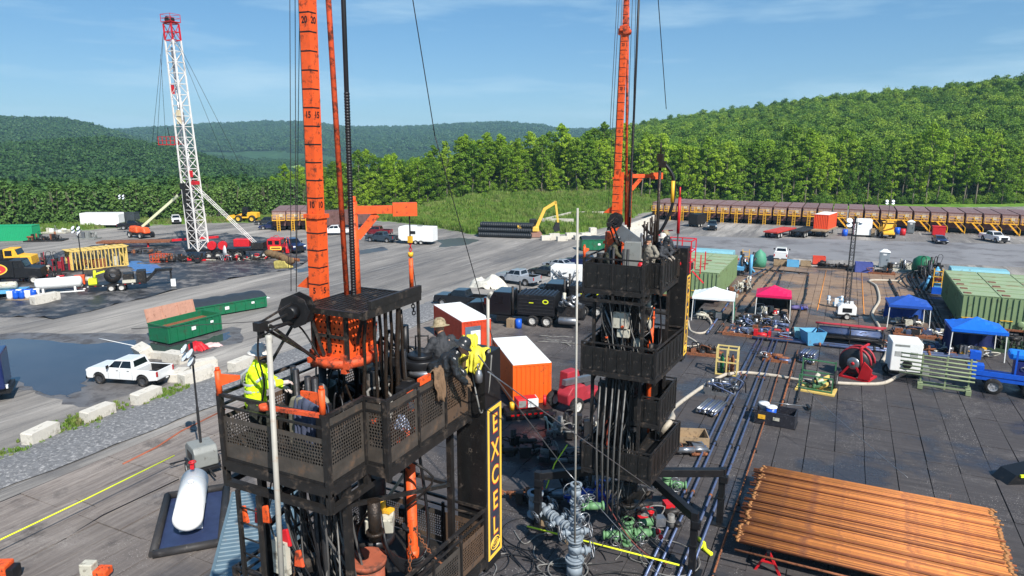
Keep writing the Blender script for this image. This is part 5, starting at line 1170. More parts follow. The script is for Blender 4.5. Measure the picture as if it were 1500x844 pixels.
def boxtrailer(label, x, y, rz, L_, W_, H_, col, cat='trailer', name='box_trailer', win=True, group=None):
    t = T(name, label, cat, (x, y, 0), rz, group); b = MB().prism([(-L_/2, .55), (L_/2-.5, .55), (L_/2, .95), (L_/2, H_-.25), (L_/2-.2, H_), (-L_/2, H_)], -W_/2, W_/2).build('body', col, t, bev=.04)
    MB().b2((-L_/2+.3, -W_/2+.1, .4), (L_/2-.6, W_/2-.1, .549)).build('chassis', BLACKP, t)
    for a in (-.7, .25):
        for s in (-1, 1): wheel(t, a-.3, s*(W_/2-.05), .36, .22, RIMW)
    MB().bar((L_/2, 0, .5), (L_/2+1.2, 0, .5), .1).build('hitch', BLACKP, t)
    if win:
        for s in (-1, 1): MB().box((.4, s*(W_/2+.01), H_*.68), (.9, .03, .5)).build('window', GLASS, t); MB().box((-1.1, s*(W_/2+.01), H_*.52), (.75, .03, 1.7)).build('door', WHITE, t)
        MB().box((-.4, 0, H_+.1), (.7, .6, .2)).build('roof_unit', GREY, t)
    return t
boxtrailer('white camper trailer hitched behind the slate grey pickup', -63.2, 94.5, radians(190), 6.0, 2.4, 2.9, WHITE)
boxtrailer('long white office trailer at the back left beside the dark container', *(-132.60, 86.59, 0)[:2], radians(28), 7.5, 2.5, 2.9, WHITE, win=False)
container('dark grey container with open side standing behind the white office trailer', *(-132.77, 90.48, 0)[:2], radians(30), M('dark_container', (58, 64, 68), .5, var=.15), None, z=0, L_=6.5)
container('bright green corrugated container cut off by the left edge of the picture', *(-129.08, 67.15, 0)[:2], radians(32), M('bright_green', (30, 150, 100), .5, var=.08, dirt=(30, 110, 80), amt=.2), None, L_=9.5, z=0)
boxtrailer('small white service trailer far back between hedge and derrick', *(-133.60, 111.64, 0)[:2], radians(20), 5, 2.3, 2.6, WHITE, win=False)
def junk(label, x, y, rz, L_, W_, H_, mats_, n_, name='equipment_skid', cat='skid', seed=1, base=True, group=None):
    """steel skid crowded with pumps, valves, pipes and rails"""
    R = random.Random(seed); t = T(name, label, cat, (x, y, .09 if x > -33 and y < 99 else 0), rz, group)
    if base: MB().b2((-L_/2, -W_/2, .05), (L_/2, W_/2, .2)).bar((-L_/2, -W_/2, .12), (L_/2, -W_/2, .12), .12, .22).bar((-L_/2, W_/2, .12), (L_/2, W_/2, .12), .12, .22).build('skid_base', mats_[0], t)
    for k in range(n_):
        x_, y_ = R.uniform(-L_/2*.9, L_/2*.9), R.uniform(-W_/2*.85, W_/2*.85); h = H_*R.uniform(.3, 1); m_ = R.choice(mats_); q = MB(); kd = R.random()
        if kd < .25: q.cyl((x_, y_, .2), (x_, y_, h), R.uniform(.06, .16), n=9).cyl((x_, y_, h*.6), (x_, y_, h*.66), R.uniform(.16, .24), n=10); nm = 'valve'
        elif kd < .5:
            l2 = R.uniform(.4, 1.1); q.cyl((x_-l2/2, y_, h*.6), (x_+l2/2, y_, h*.6), R.uniform(.07, .2), n=10).box((x_-l2*.3, y_, h*.3+.1), (.1, .2, h*.6-.2 if h*.6 > .3 else .1)).box((x_+l2*.3, y_, h*.3+.1), (.1, .2, h*.6-.2 if h*.6 > .3 else .1)); nm = 'pump'
        elif kd < .72: q.box((x_, y_, .2+h*.35), (R.uniform(.2, .6), R.uniform(.2, .5), h*.7)); nm = 'housing'
        else: q.tube(smooth_path([(x_, y_, .2), (x_+R.uniform(-.3, .3), y_, h), (x_+R.uniform(-.8, .8), y_+R.uniform(-.4, .4), h*.9), (x_+R.uniform(-.8, .8), y_+R.uniform(-.5, .5), .2)], 4), R.uniform(.03, .06), 6); nm = 'pipe'
        q.build(nm, m_, t)
    return t
junk('pile of dark steel frames beside the green container', *(-122.27, 69.51, 0)[:2], radians(35), 6, 2.5, 1.5, [BLACK, DSTEEL, RUST], 26, 'frame_pile', 'frames', 5)
junk('white and grey junk parts behind the dark frames by the hedge', *(-133.06, 76.70, 0)[:2], radians(25), 7, 2.2, 1.3, [CREAM, WHITE, GREY], 20, 'parts_pile', 'parts', 6)
junk('grey cabinet and stools on the lot left of the boom lift', *(-118.54, 74.22, 0)[:2], radians(20), 4, 2, 2.0, [GREY, GREY, STEEL], 12, 'cabinet_group', 'cabinet', 7)
junk('dark red pump skid in front of the yellow timber cage', *(-90.58, 52.64, 0)[:2], radians(45), 5.2, 2.2, 2.6, [BLACK, M('dark_red', (130, 26, 40), .5), M('dark_red', (130, 26, 40), .5), DSTEEL], 34, seed=9)
junk('red and black gear trailer behind the white propane tank', *(-86.03, 47.79, 0)[:2], radians(50), 5.0, 2.2, 1.6, [BLACK, RED, BLACK, DSTEEL, ORANGE2], 22, 'gear_trailer', 'trailer', 10)
junk('dark jumble of floor gear at the foot of the white derrick', *(-82.64, 64.71, 0)[:2], radians(30), 6, 3.5, 1.2, [BLACK, DSTEEL, GREASE, RUST], 40, 'floor_gear', 'gear', 91, base=False)
junk('red and pale gear strewn in front of the derrick carrier', *(-76.33, 69.06, 0)[:2], radians(32), 7, 2.5, 1.3, [BLACK, CREAM, RED, STEEL, DSTEEL], 34, 'floor_gear', 'gear', 92, base=False)
junk('red machine parts beside the derrick cab', *(-76.32, 75.98, 0)[:2], radians(32), 4, 2.5, 2.6, [BLACK, RED, RED, ORANGE2, DSTEEL], 24, 'floor_gear', 'gear', 93, base=False)
junk('dark steel scrap between the cage and the low trailer', *(-94.81, 66.99, 0)[:2], radians(40), 6, 2, .8, [BLACK, DSTEEL, RUST], 22, 'scrap_pile', 'scrap', 94, base=False)
junk('rusty clutter behind the propane tank and gear trailer', *(-91.98, 49.84, 0)[:2], radians(45), 5, 2.4, 1.8, [BLACK, RUST, DSTEEL, CREAM], 26, 'scrap_pile', 'scrap', 95, base=False)
# yellow timber cage
t = T('timber_cage', 'yellow slatted open-sided cage standing on the dark liner', 'cage', (*(-89.07, 56.74, 0)[:2], 0), radians(72)); q = MB()
for s in (-1, 1):
    for z in (.1, 2.6): q.bar((-3.3, s*1.3, z), (3.3, s*1.3, z), .14)
for s in (-1, 1):
    for z in (.1, 2.6): q.bar((s*3.3, -1.3, z), (s*3.3, 1.3, z), .14)
q.build('frame', WOODY, t)
for i in range(16):
    for s in (-1, 1): MB().bar((-3.2+i*.43, s*1.31, .1), (-3.2+i*.43, s*1.31, 2.6), .12, .05).build('slat', WOODY, t)
for i in range(7):
    for s in (-1, 1): MB().bar((s*3.31, -1.2+i*.4, .1), (s*3.31, -1.2+i*.4, 2.6), .12, .05).build('slat', WOODY, t)
for i in range(9): MB().bar((-3.3+i*.82, -1.3, 2.68), (-3.3+i*.82, 1.3, 2.68), .7, .04).build('roof_board', WOODY, t)
for i in range(8): MB().box((U(-2.6, 2.6), U(-.8, .8), U(.4, 1.0)), (U(.4, 1), U(.4, 1), U(.6, 1.4))).build('stored_part', random.choice((BLACK, RUST, CREAM)), t)
# EXCEL truck, yellow truck
def truck(label, x, y, rz, col, tank=None, L_=7, group=None):
    t = T('service_truck', label, 'truck', (x, y, 0), rz, group); MB().b2((-L_/2, -.5, .65), (L_/2-.3, .5, .95)).build('chassis', BLACKP, t)
    c = MB().prism([(L_/2-3.2, .8), (L_/2-3.2, 2.9), (L_/2-1.9, 2.9), (L_/2-1.6, 2.05), (L_/2-.1, 1.9), (L_/2, .8)], -1.15, 1.15).build('cab', col, t, bev=.08)
    for s in (-1, 1): MB().box((L_/2-2.6, s*1.16, 2.35), (.8, .03, .7)).build('window', GLASS, c)
    MB().hull8([(L_/2-1.88, -1, 2.78), (L_/2-1.88, 1, 2.78), (L_/2-1.63, 1, 2.12), (L_/2-1.63, -1, 2.12), (L_/2-1.84, -1, 2.8), (L_/2-1.84, 1, 2.8), (L_/2-1.59, 1, 2.13), (L_/2-1.59, -1, 2.13)]).build('windscreen', GLASS, c)
    for a in (L_/2-.9, -L_/2+.8, -L_/2+2.1):
        for s in (-1, 1): wheel(t, a, s*1.05, .52, .32, RIMW)
    return t
t = truck('black flatbed truck with a red oval sign and yellow border at the left edge', *(-87.78, 45.10, 0)[:2], radians(44), BLACKP, L_=7.5)
sb = MB().b2((-3.7, -1.3, 1.0), (1.0, -1.2, 2.9)).b2((-3.7, 1.2, 1.0), (1.0, 1.3, 2.9)).b2((-3.7, -1.2, .96), (1.0, 1.2, 1.1)).build('bed_box', BLACKP, t)
ov = MB(); vs = [(-1.3+1.75*cos(a*pi/16), -1.31, 1.95+.78*sin(a*pi/16)) for a in range(32)]; ov.add(vs, [tuple(range(32))]); ov.build('oval_sign', YELS, sb)
ov = MB(); vs = [(-1.3+1.6*cos(a*pi/16), -1.318, 1.95+.66*sin(a*pi/16)) for a in range(32)]; ov.add(vs, [tuple(range(32))]); ov.build('oval_sign', REDS, sb)
text('EXCEL', .72, YELS, sb, (-1.3, -1.325, 1.93), (pi/2, 0, 0), 'lettering', .004, 1.05, .015)
t = truck('bright yellow truck cab with stained hood beside the red oval sign truck', *(-97.86, 50.21, 0)[:2], radians(40), YEL, L_=7)
MB().b2((-3.5, -1.1, 1.0), (.2, 1.1, 2.2)).build('engine_deck', BLACK, t)
for k in range(9): MB().box((U(-3.2, 0), U(-1, 1), 2.3), (U(.4, .9), U(.3, .8), U(.3, .7))).build('deck_gear', random.choice((BLACK, DSTEEL, YEL)), t)
t = T('propane_tank', 'long white propane tank on legs behind the loaded trailer', 'tank', (*(-77.74, 44.88, 0)[:2], 0), radians(52)); lathe_tank(t, 4.0, .62, WHITE, 1.05)
MB().b2((-1.6, -.4, .1), (-1.4, .4, .6)).b2((1.4, -.4, .1), (1.6, .4, .6)).bar((-2.4, -.5, .06), (2.4, -.5, .06), .12).bar((-2.4, .5, .06), (2.4, .5, .06), .12).build('saddle', WHITE, t); MB().cyl((0, 0, 1.6), (0, 0, 1.8), .14, n=10).build('valve_dome', WHITE, t)
t = T('orange_heater', 'small orange machine at the end of the white propane tank', 'heater', (*(-78.67, 47.76, 0)[:2], 0), radians(50)); MB().box((0, 0, .8), (1.1, .8, 1.1)).build('body', ORANGE, t, bev=.08); MB().cyl((.6, 0, .8), (1.3, 0, .8), .32, n=12).build('nozzle', CREAM, t); wheel(t, .2, .45, .25, .14); wheel(t, .2, -.45, .25, .14)
# gooseneck trailer with reels
t = T('gooseneck_trailer', 'black gooseneck trailer loaded with a hose reel and tools in front of the cage', 'trailer', (*(-72.62, 49.00, 0)[:2], 0), radians(50))
MB().b2((-3.6, -1.15, .7), (2.3, 1.15, .88)).bar((2.3, 0, .85), (3.4, 0, 2.0), .8, .3).bar((3.2, 0, 2.0), (5.0, 0, 2.0), .8, .3).bar((4.8, 0, 2.0), (4.8, 0, .6), .2).build('deck', BLACKP, t)
for a in (-.9, .1):
    for s in (-1, 1): wheel(t, a-.3, s*1.1, .42, .26, RIMW)
MB().lathe([(.3, -.35), (.85, -.35), (.85, -.27), (.35, -.27), (.35, .27), (.85, .27), (.85, .35), (.3, .35)], (-1.0, -.2, 1.75), 20, 'y').build('hose_reel', BLACK, t)
MB().box((.5, 0, 1.4), (1.0, 1.4, .9)).box((1.8, -.1, 1.5), (.9, 1.6, 1.2)).build('tool_box', BLACK, t); MB().box((.6, -.9, 1.05), (1.3, .4, .3)).build('step_box', CREAM, t)
MB().box((-3.0, 0, 1.2), (.8, .9, .6)).cyl((-2.8, -.3, 1.4), (-2.7, -.3, 2.4), .14, n=8).bar((-2.7, -.3, 2.0), (-1.8, .1, 2.2), .2, .16).build('hand_pump', YROPE, t)
for k in range(8): MB().box((-3.4+k*.72, -1.16, .78), (.16, .02, .08)).build('reflector', LAMPR if k % 2 else WHITE, t)
MB().box((5.0, -.4, .45), (.5, .5, .8)).build('jug', WHITE, t)
t = T('barrel_pallet', 'pallet of blue barrels and white jugs at the left edge', 'barrels', (*(-77.62, 41.10, 0)[:2], 0), radians(40)); MB().b2((-1.4, -1, .02), (1.4, 1, .14)).build('pallet', WOOD, t)
for i in range(10): MB().lathe([(.001, 0), (.28, 0), (.3, .3), (.28, .6), (.3, .85), (.001, .87)], (-1.1+.55*(i % 5), -.5+.8*(i//5), .14), 12).build('barrel', BLUE if i % 3 else WHITE, t)
t = T('blue_flatbed', 'pale blue flat trailer with white tank roll at the left edge below the oval sign', 'trailer', (*(-80.37, 40.50, 0)[:2], 0), radians(44)); MB().b2((-2, -1.1, .6), (2.2, 1.1, .85)).build('deck', LBLUE, t); lathe_tank(t, 2.6, .4, CREAM, 1.3, 'roll')
for s in (-1, 1): wheel(t, -.4, s*1.0, .4, .25, RIMW)
t = T('red_crate', 'small orange-red open crate on the liner left of the derrick', 'crate', (*(-85.48, 63.33, 0)[:2], 0), radians(20)); q = MB().b2((-1.1, -.7, .02), (1.1, .7, .15))
for i in range(6):
    for s in (-1, 1): q.box((-1.05+i*.42, s*.68, .6), (.1, .05, 1.1))
for z in (.5, 1.1):
    for s in (-1, 1): q.bar((-1.1, s*.7, z), (1.1, s*.7, z), .08); q.bar((s*1.1, -.7, z), (s*1.1, .7, z), .08)
q.build('cage', ORANGE2, t); MB().b2((-.9, -.5, .15), (.9, .5, .7)).build('contents', RUST, t)
t = T('lowboy_trailer', 'long dark flat trailer with red beam lying behind the yellow cage', 'trailer', (*(-101.28, 71.69, 0)[:2], 0), radians(34)); MB().b2((-6, -1.2, .8), (5, 1.2, 1.05)).build('deck', RUST, t); MB().bar((5, 0, 1.0), (12, .6, 1.35), .5, .35).build('gooseneck', RED, t); MB().box((1.5, -.6, .5), (.25, .25, .9)).build('landing_leg', RED, t)
for a in (-4.5, -3.3):
    for s in (-1, 1): wheel(t, a, s*1.05, .45, .28, RIMW)
# light towers
def light_tower(label, x, y, rz, h, body, small=False, z=.09, lat=False):
    t = T('light_tower', label, 'light tower', (x, y, z), rz)
    if body:
        MB().prism([(-.8, .45), (-.8, 1.2), (-.5, 1.45), (.6, 1.45), (.8, 1.2), (.8, .45)], -.55, .55).build('generator_body', body, t, bev=.06)
        MB().box((-.81, 0, .95), (.02, .7, .35)).box((0, -.56, .9), (.8, .02, .4)).build('louvre', BLACKP, t)
        MB().b2((-1.0, -.6, .3), (1.0, .6, .44)).bar((1.0, 0, .4), (2.0, 0, .4), .08).bar((-.9, -.6, .35), (-.9, -1.3, .35), .06).bar((-.9, .6, .35), (-.9, 1.3, .35), .06).build('trailer_frame', BLACKP, t)
        for s in (-1, 1): wheel(t, 0, s*.68, .32, .2, RIMW)
    q = MB()
    if lat:
        for a, b in ((-.22, -.22), (.22, -.22), (.22, .22), (-.22, .22)): q.bar((a, b, .5), (a*.7, b*.7, h), .045)
        for i in range(int(h/.6)):
            z0 = .6+i*.6; f = 1-.3*z0/h; c4 = [(-.22*f, -.22*f), (.22*f, -.22*f), (.22*f, .22*f), (-.22*f, .22*f)]
            for k in range(4): a, b = c4[k], c4[(k+1) % 4]; q.bar((*a, z0), (*b, z0), .03); q.bar((*a, z0), (*b, z0+.6), .025)
    else: q.bar((0, 0, 1.3), (0, 0, h*.55), .11).bar((0, 0, h*.5), (0, 0, h), .08)
    q.build('mast', DSTEEL, t)
    MB().bar((-.55, 0, h), (.55, 0, h), .06).box((0, .02, h+.25), (.16, .1, .7)).build('lamp_bar', BLACKP, t)
    for a in (-.5, .5):
        for zz in (.18, -.22):
            l_ = MB().lathe([(.001, .12), (.12, .11), (.22, .02), (.26, -.08)], (0, 0, 0), 14, 'y').build('lamp', STEEL, t, (a, -.16, h+zz)); l_.rotation_euler = (radians(-35), 0, 0)
            MB().lathe([(.25, -.07), (.001, -.075)], (0, 0, 0), 14, 'y').build('lens', LAMPW, l_)
    return t
light_tower('near light tower with grey generator and round lamps beside the white tank', *(-27.76, 21.72, 0)[:2], radians(-24), 6.0, GREY)
light_tower('slim light mast with four lamps behind the black pickup at the back left', *(-115.74, 79.66, 0)[:2], 0, 7.0, None, z=0)
light_tower('thin grey light mast rising behind the gooseneck trailer', *(-79.02, 48.47, 0)[:2], 0, 6.5, None, z=0)
light_tower('tall lattice light mast with white generator standing in the middle of the right mats', *(1.00, 69.56, 0)[:2], radians(10), 9.0, WHITE, lat=True)
# white tank inside black containment berm
t = T('fuel_tank', 'white horizontal tank with red valve lying in a black containment tray', 'tank', (*(-24.31, 18.29, 0)[:2], .09), radians(136)); lathe_tank(t, 3.5, .58, WHITE, .95, e=.12, n=28); MB().lathe([(.583, -1.2), (.588, -1.19), (.583, -1.18)], (0, 0, .95), 24, 'x').lathe([(.583, .9), (.588, .91), (.583, .92)], (0, 0, .95), 24, 'x').build('weld_seam', CREAM, t)
for a in (-1.1, 1.1): MB().b2((a-.08, -.45, .1), (a+.08, .45, .6)).build('saddle', WHITE, t)
MB().cyl((1.5, 0, 1.6), (1.5, 0, 1.95), .07, n=8).lathe([(.15, 0), (.18, .03), (.15, .06)], (1.5, 0, 1.92), 12).box((1.35, 0, 1.8), (.24, .16, .16)).build('red_valve', RED, t)
MB().cyl((.3, .0, 1.55), (.3, 0, 1.62), .12, n=10).build('hatch', WHITE, t)
tr = T('containment_tray', 'black inflatable-walled containment tray around the white tank', 'tray', (*(-24.04, 18.18, 0)[:2], .09), radians(136)); MB().b2((-2.4, -1.15, .01), (2.5, 1.35, .04)).build('liner', M('tray_blue', (44, 54, 84), .4, var=.3), tr)
q = MB()
for a, b in (((-2.4, -1.15), (2.5, -1.15)), ((2.5, -1.15), (2.5, 1.35)), ((2.5, 1.35), (-2.4, 1.35)), ((-2.4, 1.35), (-2.4, -1.15))): q.cyl((*a, .15), (*b, .15), .17, n=10)
q.build('tray_wall', RUBBER, tr)
o = MB().tube([tuple(Vector((-28.52, 12.33, 0))+Vector((0, 0, .9))), tuple(Vector((-28.71, 16.47, 0))+Vector((0, 0, .85))), tuple(Vector((-28.87, 21.02, 0))+Vector((0, 0, .9)))], .03, 6).build('yellow_rope', YROPE); tag(o, 'taut yellow rope running from the left edge to the near light tower', 'rope')
o = MB().tube([tuple(Vector((-27.30, 12.17, 0))+Vector((0, 0, .02))), (-28.06, 16.68, 0.12), (-27.92, 20.43, 0.12)], .025, 6).build('black_cable', HOSE); tag(o, 'black cable lying on the mats below the yellow rope', 'cable')
o = MB().tube([(-31.84, 20.28, 0.13), (-32.08, 22.39, 0.13), (-32.70, 24.38, 0.13), (-33.07, 27.83, 0.13)], .05, 6).build('rusty_hose', M('rust_hose', (150, 84, 60), .7)); tag(o, 'rust-red hose lying along the mats near the stone berm', 'hose')
t = T('road_light', 'beige and orange ground lamp unit at the bottom edge of the left mats', 'lamp', (*(-24.24, 13.74, 0)[:2], .09), .4); MB().box((-.1, 0, .35), (.5, .4, .5)).build('housing', CREAM, t, bev=.04); MB().box((.5, -.1, .3), (.5, .5, .3)).build('pack', ORANGE, t, bev=.05)
t = T('orange_pump', 'orange machine corner at the very bottom left', 'pump', (*(-27.12, 12.16, 0)[:2], .09), .5); MB().box((0, 0, .4), (.7, .6, .6)).build('housing', ORANGE, t, bev=.06); MB().box((.45, 0, .3), (.3, .5, .5)).build('motor', BLACKP, t, bev=.04)
# ================================================================== CENTRE OF THE YARD
OC = M('container_orange', (222, 92, 22), .5, var=.1, scale=1.5, dirt=(120, 56, 26), amt=.22, dscale=1.5); OCR = M('container_red_orange', (196, 66, 36), .55, var=.1, dirt=(120, 56, 36), amt=.22); SLT = M('slate_container', (88, 104, 120), .5, var=.12, dirt=(70, 70, 74), amt=.25); ROOFW = M('white_roof', (226, 226, 222), .6, var=.05, dirt=(170, 160, 148), amt=.15, dscale=.8); ROOFG = M('blue_grey_roof', (92, 112, 122), .5, var=.12, dirt=(120, 110, 100), amt=.25, dscale=1.2)
container('orange container with white roof, nearer one, generator skid at its front', -18.2, 38.7, radians(129.5), OC, ROOFW, z=.35)
t = container('orange container with white roof behind the crew in the near basket, its end open', -27.4, 46.9, radians(142), OCR, ROOFW, z=.12, L_=6.4)
MB().box((-3.215, .3, 1.2), (.02, 1.3, 1.9)).build('inner_panel', SLT, t); MB().box((-3.23, .1, 1.0), (.02, .8, 1.6)).build('white_board', WHITE, t); MB().box((-3.225, -1.0, 1.3), (.02, .3, 2.4)).build('door_edge', ORANGE, t)
container('slate blue container with orange-red frame beside the EXCEL tower', -20.4, 33.2, radians(129.5), SLT, SLT, L_=4.5, H_=2.4)
t = container('blue-grey corrugated container roof below the near work basket', -17.7, 15.8, radians(131), ROOFG, 'corr', L_=6.2)
# generator skid before the orange container
t = T('generator_skid', 'red and white generator on a black skid in front of the orange container', 'generator', (-16.0, 35.3, .09), radians(39.5))
MB().b2((-1.5, -.6, .15), (1.3, .5, .5)).bar((-1.6, -.7, .2), (1.5, -.7, .2), .1, .3).bar((-1.6, .55, .2), (1.5, .55, .2), .1, .3).build('skid_frame', BLACKP, t)
MB().box((-.2, 0, .85), (1.3, .7, .6)).build('red_case', RED, t, bev=.05); MB().box((.15, -.05, .88), (.65, .74, .52)).build('white_panel', WHITE, t, bev=.03); MB().box((-.5, -.33, .85), (.45, .1, .4)).build('grey_panel', GREY, t)
MB().cyl((1.0, .1, .5), (1.0, .1, 1.05), .1, n=10).ball((1.0, .1, 1.07), .09).build('fire_bottle', RED, t); MB().cyl((-1.1, -.2, .5), (-1.1, -.2, .95), .14, n=10).build('yellow_can', YEL, t)
for k in range(7): MB().box((-1.2+k*.35, -.76, .35), (.2, .03, .1)).build('tail_lamp', LAMPR, t)
# red telehandler
t = T('telehandler', 'faded red telehandler with grey boom half hidden behind the far tower', 'telehandler', (*(-13.90, 38.00, 0)[:2], .09), radians(70)); t.scale = (.85, .85, .85)
MB().prism([(-2, .7), (-2.1, 1.5), (-1.6, 2.0), (-.2, 1.9), (.2, 1.2), (1.8, 1.2), (2, .7)], -.9, .2).build('body', PINK, t, bev=.12)
MB().hull8([(-.9, .25, 1.0), (.9, .25, 1.0), (.9, 1.1, 1.0), (-.9, 1.1, 1.0), (-.8, .3, 2.6), (.4, .3, 2.6), (.4, 1.05, 2.6), (-.8, 1.05, 2.6)]).build('cab', PINK, t, bev=.06)
MB().box((0, 1.09, 2.1), (1.0, .04, .7)).box((.75, .68, 1.9), (.04, .6, .9)).build('window', GLASS, t)
MB().bar((-1.9, -.3, 2.3), (2.8, -.3, 1.8), .35, .4).bar((2.8, -.3, 1.8), (3.6, -.3, .7), .3, .35).build('boom', STEEL, t); MB().bar((3.7, -.9, .5), (3.7, .4, .5), .12, .5).bar((3.7, -.7, .3), (4.8, -.7, .3), .12, .06).bar((3.7, .2, .3), (4.8, .2, .3), .12, .06).build('fork', BLACKP, t)
for a in (-1.4, 1.4):
    for s in (-1, 1): wheel(t, a, s*1.1, .62, .42, RIMW)
# black pump trucks
def pump_truck(label, x, y, rz, rad_len=3.0):
    t = T('pump_truck', label, 'truck', (x, y, .09), rz); MB().b2((-5.5, -.5, .7), (5.2, .5, 1.0)).build('chassis', BLACKP, t)
    hd = MB().prism([(3.2, .9), (3.2, 2.0), (5.0, 1.8), (5.5, 1.5), (5.5, .9)], -1.0, 1.0).build('hood', BKP, t, bev=.08)
    c = MB().prism([(1.0, .9), (1.0, 3.0), (2.6, 3.0), (3.2, 2.0), (3.2, .9)], -1.2, 1.2).build('cab', BKP, t, bev=.06)
    for s in (-1, 1): MB().box((2.1, s*1.21, 2.3), (.8, .03, .75)).build('window', GLASS, c); MB().cyl((.8, s*1.25, 1), (.8, s*1.25, 3.6), .11, n=10).build('exhaust_stack', BLACK, t); MB().box((3.3, s*1.45, 2.2), (.2, .3, .6)).build('mirror', CHROME, t)
    rd = MB().b2((-3.0, -1.2, 1.05), (.4, 1.2, 2.9)).build('radiator_housing', BLACKP, t, bev=.03)
    for i in range(9): MB().box((-2.8+i*.37, 0, 2.95), (.1, 2.3, .1)).build('roof_rib', M('blue_black', (34, 40, 52), .4), rd)
    for s in (-1, 1):
        for i in range(5): MB().box((-1.3, s*1.215, 1.3+i*.3), (3.2, .04, .06)).build('side_rib', DSTEEL, rd)
        q = MB(); q.add([(-2.2+.28*cos(a*pi/10), s*1.245, 2.35+.2*sin(a*pi/10)) for a in range(20)], [tuple(range(20))]); q.build('round_decal', M('lime_decal', (206, 214, 40), .5), rd)
        q = MB(); q.add([(-2.2+.17*cos(a*pi/10), s*1.25, 2.35+.11*sin(a*pi/10)) for a in range(20)], [tuple(range(20))]); q.build('round_decal', BLACKP, rd)
        MB().box((-.9, s*1.24, 2.2), (.4, .01, .08)).build('round_decal', M('lime_decal', (206, 214, 40), .5), rd)
    en = MB().b2((-5.4, -.9, 1.0), (-3.2, .9, 1.9)); en.build('engine', BLACK, t)
    for k in range(16): MB().cyl((U(-5.3, -3.2), U(-1, .8), 1.9), (U(-5.3, -3.2), U(-1, .8), U(2.2, 3.0)), U(.06, .16), n=8).build('engine_part', random.choice((STEEL, CREAM, BLACK, DSTEEL, STEEL)), t)
    for s in (-1, 1):
        for k in range(2): MB().lathe([(.001, 0), (.16, .01), (.2, .1), (.2, .5)], (-3.6-k*.5, s*1.0, 2.3), 12, 'y').build('air_filter', STEEL, t)
        lathe_tank(t, 1.5, .33, STEEL, .75, 'fuel_tank').location = (-4.2, s*1.1, 0)
        MB().box((1.6, s*1.1, .6), (1.4, .4, .5)).build('battery_box', BLACKP, t)
        for a in (4.5, -1.0, -2.3): wheel(t, a, s*1.05, .52, .32, RIMW)
    for k in range(8): MB().box((-3+k*.42, -1.22, 1.0), (.22, .03, .08)).build('reflector', LAMPR if k % 2 else WHITE, t)
    return t
pump_truck('black pump truck with lime round emblem on its ribbed radiator, nearest of two', -25.4, 55.0, radians(190))
pump_truck('black pump truck with ribbed radiator roof, the farther of two behind the lime-emblem truck', -22.6, 60.5, radians(190))
t = T('blue_drum_pair', 'blue plastic drum and cardboard box standing beside the near pump truck', 'drum', (*(-25.38, 52.97, 0)[:2], .09)); MB().lathe([(.001, 0), (.29, 0), (.3, .4), (.28, .85), (.001, .87)], (.3, 0, 0), 14).build('drum', BLUE, t); MB().box((-.4, 0, .4), (.7, .6, .8)).build('wood_box', WOOD, t)
t = T('white_pump_unit', 'white boxy pump unit left of the far tower basket', 'pump', (*(-27.12, 70.26, 0)[:2], .09), radians(190)); MB().b2((-1.8, -1.1, .6), (1.8, 1.1, 2.8)).build('cabinet', WHITE, t, bev=.08)
for k in range(12): MB().cyl((U(-1.6, 1.6), 1.2, U(.8, 2.6)), (U(-1.6, 1.6), 1.25, U(.8, 2.6)), .06, n=6).build('pipework', STEEL, t)
t.children[0].name = 'cabinet'; MB().b2((-2.2, -1, .3), (2.2, 1, .59)).build('trailer_frame', BLACKP, t)
for s in (-1, 1): wheel(t, -1, s*1, .4, .25, RIMW)
o = None
for k, (a, b) in enumerate((((-21.73, 50.63, 0.12), (-19.30, 51.13, 0.12)), ((-22.41, 51.47, 0.12), (-19.64, 52.34, 0.12)), ((-21.72, 51.33, 0.12), (-18.91, 49.80, 0.12)), ((-21.99, 49.83, 0.12), (-18.88, 50.67, 0.12)))):
    o = MB().tube(sag(a, b, 0, 8, .12), .045, 6).build('loose_hose', HOSEG); tag(o, ('first', 'second', 'third', 'fourth')[k]+' grey hose, counted from the pump truck, in the loose bundle on the mats', 'hose', 'loose hoses by the pump truck')
# ------------------------------------------------------------------ wellheads
VGY = M('valve_grey', (128, 138, 146), .5, var=.12, dirt=(80, 76, 74), amt=.3); VGR = M('valve_green', (94, 134, 92), .5, var=.15, dirt=(70, 70, 58), amt=.3); VBL = M('valve_blue', (38, 72, 170), .45, var=.15, dirt=(40, 44, 60), amt=.3)
def valve(parent, p, q, r, mat, wheels=1, name='gate_valve', side=Vector((1, 0, 0))):
    p, q = Vector(p), Vector(q); d = (q-p); m_ = MB().cyl(p, q, r*.6, n=14)
    for f in (0, .9): m_.cyl(p+d*f, p+d*min(1, f+.1), r, n=16)
    m_.cyl(p+d*.1, p+d*.3, r*.6, r*.82, n=14).cyl(p+d*.3, p+d*.7, r*.82, n=14).cyl(p+d*.7, p+d*.9, r*.82, r*.6, n=14)
    for k in range(8):
        a = d.normalized().orthogonal().normalized(); a.rotate(Matrix.Rotation(k*pi/4, 3, d.normalized()))
        m_.cyl(p+a*r*.82-d.normalized()*.04, p+a*r*.82+d.normalized()*.09, r*.12, n=6)
    v = m_.build(name, mat, parent)
    c = p+d*.35
    for k in range(wheels):
        s = side*(1 if k % 2 == 0 else -1); h = MB().cyl(c, c+s*r*2.1, r*.38, n=10).cyl(c+s*r*1.2, c+s*r*1.5, r*.6, n=12); h.build('bonnet', mat, v)
        e = c+s*r*2.2; u = s.orthogonal().normalized(); w_ = s.cross(u); MB().tube([e+u*r*1.1*cos(a*pi/8)+w_*r*1.1*sin(a*pi/8) for a in range(17)], .02, 5).bar(e-u*r*1.1, e+u*r*1.1, .025).bar(e-w_*r*1.1, e+w_*r*1.1, .025).build('hand_wheel', STEEL, v)
    return v
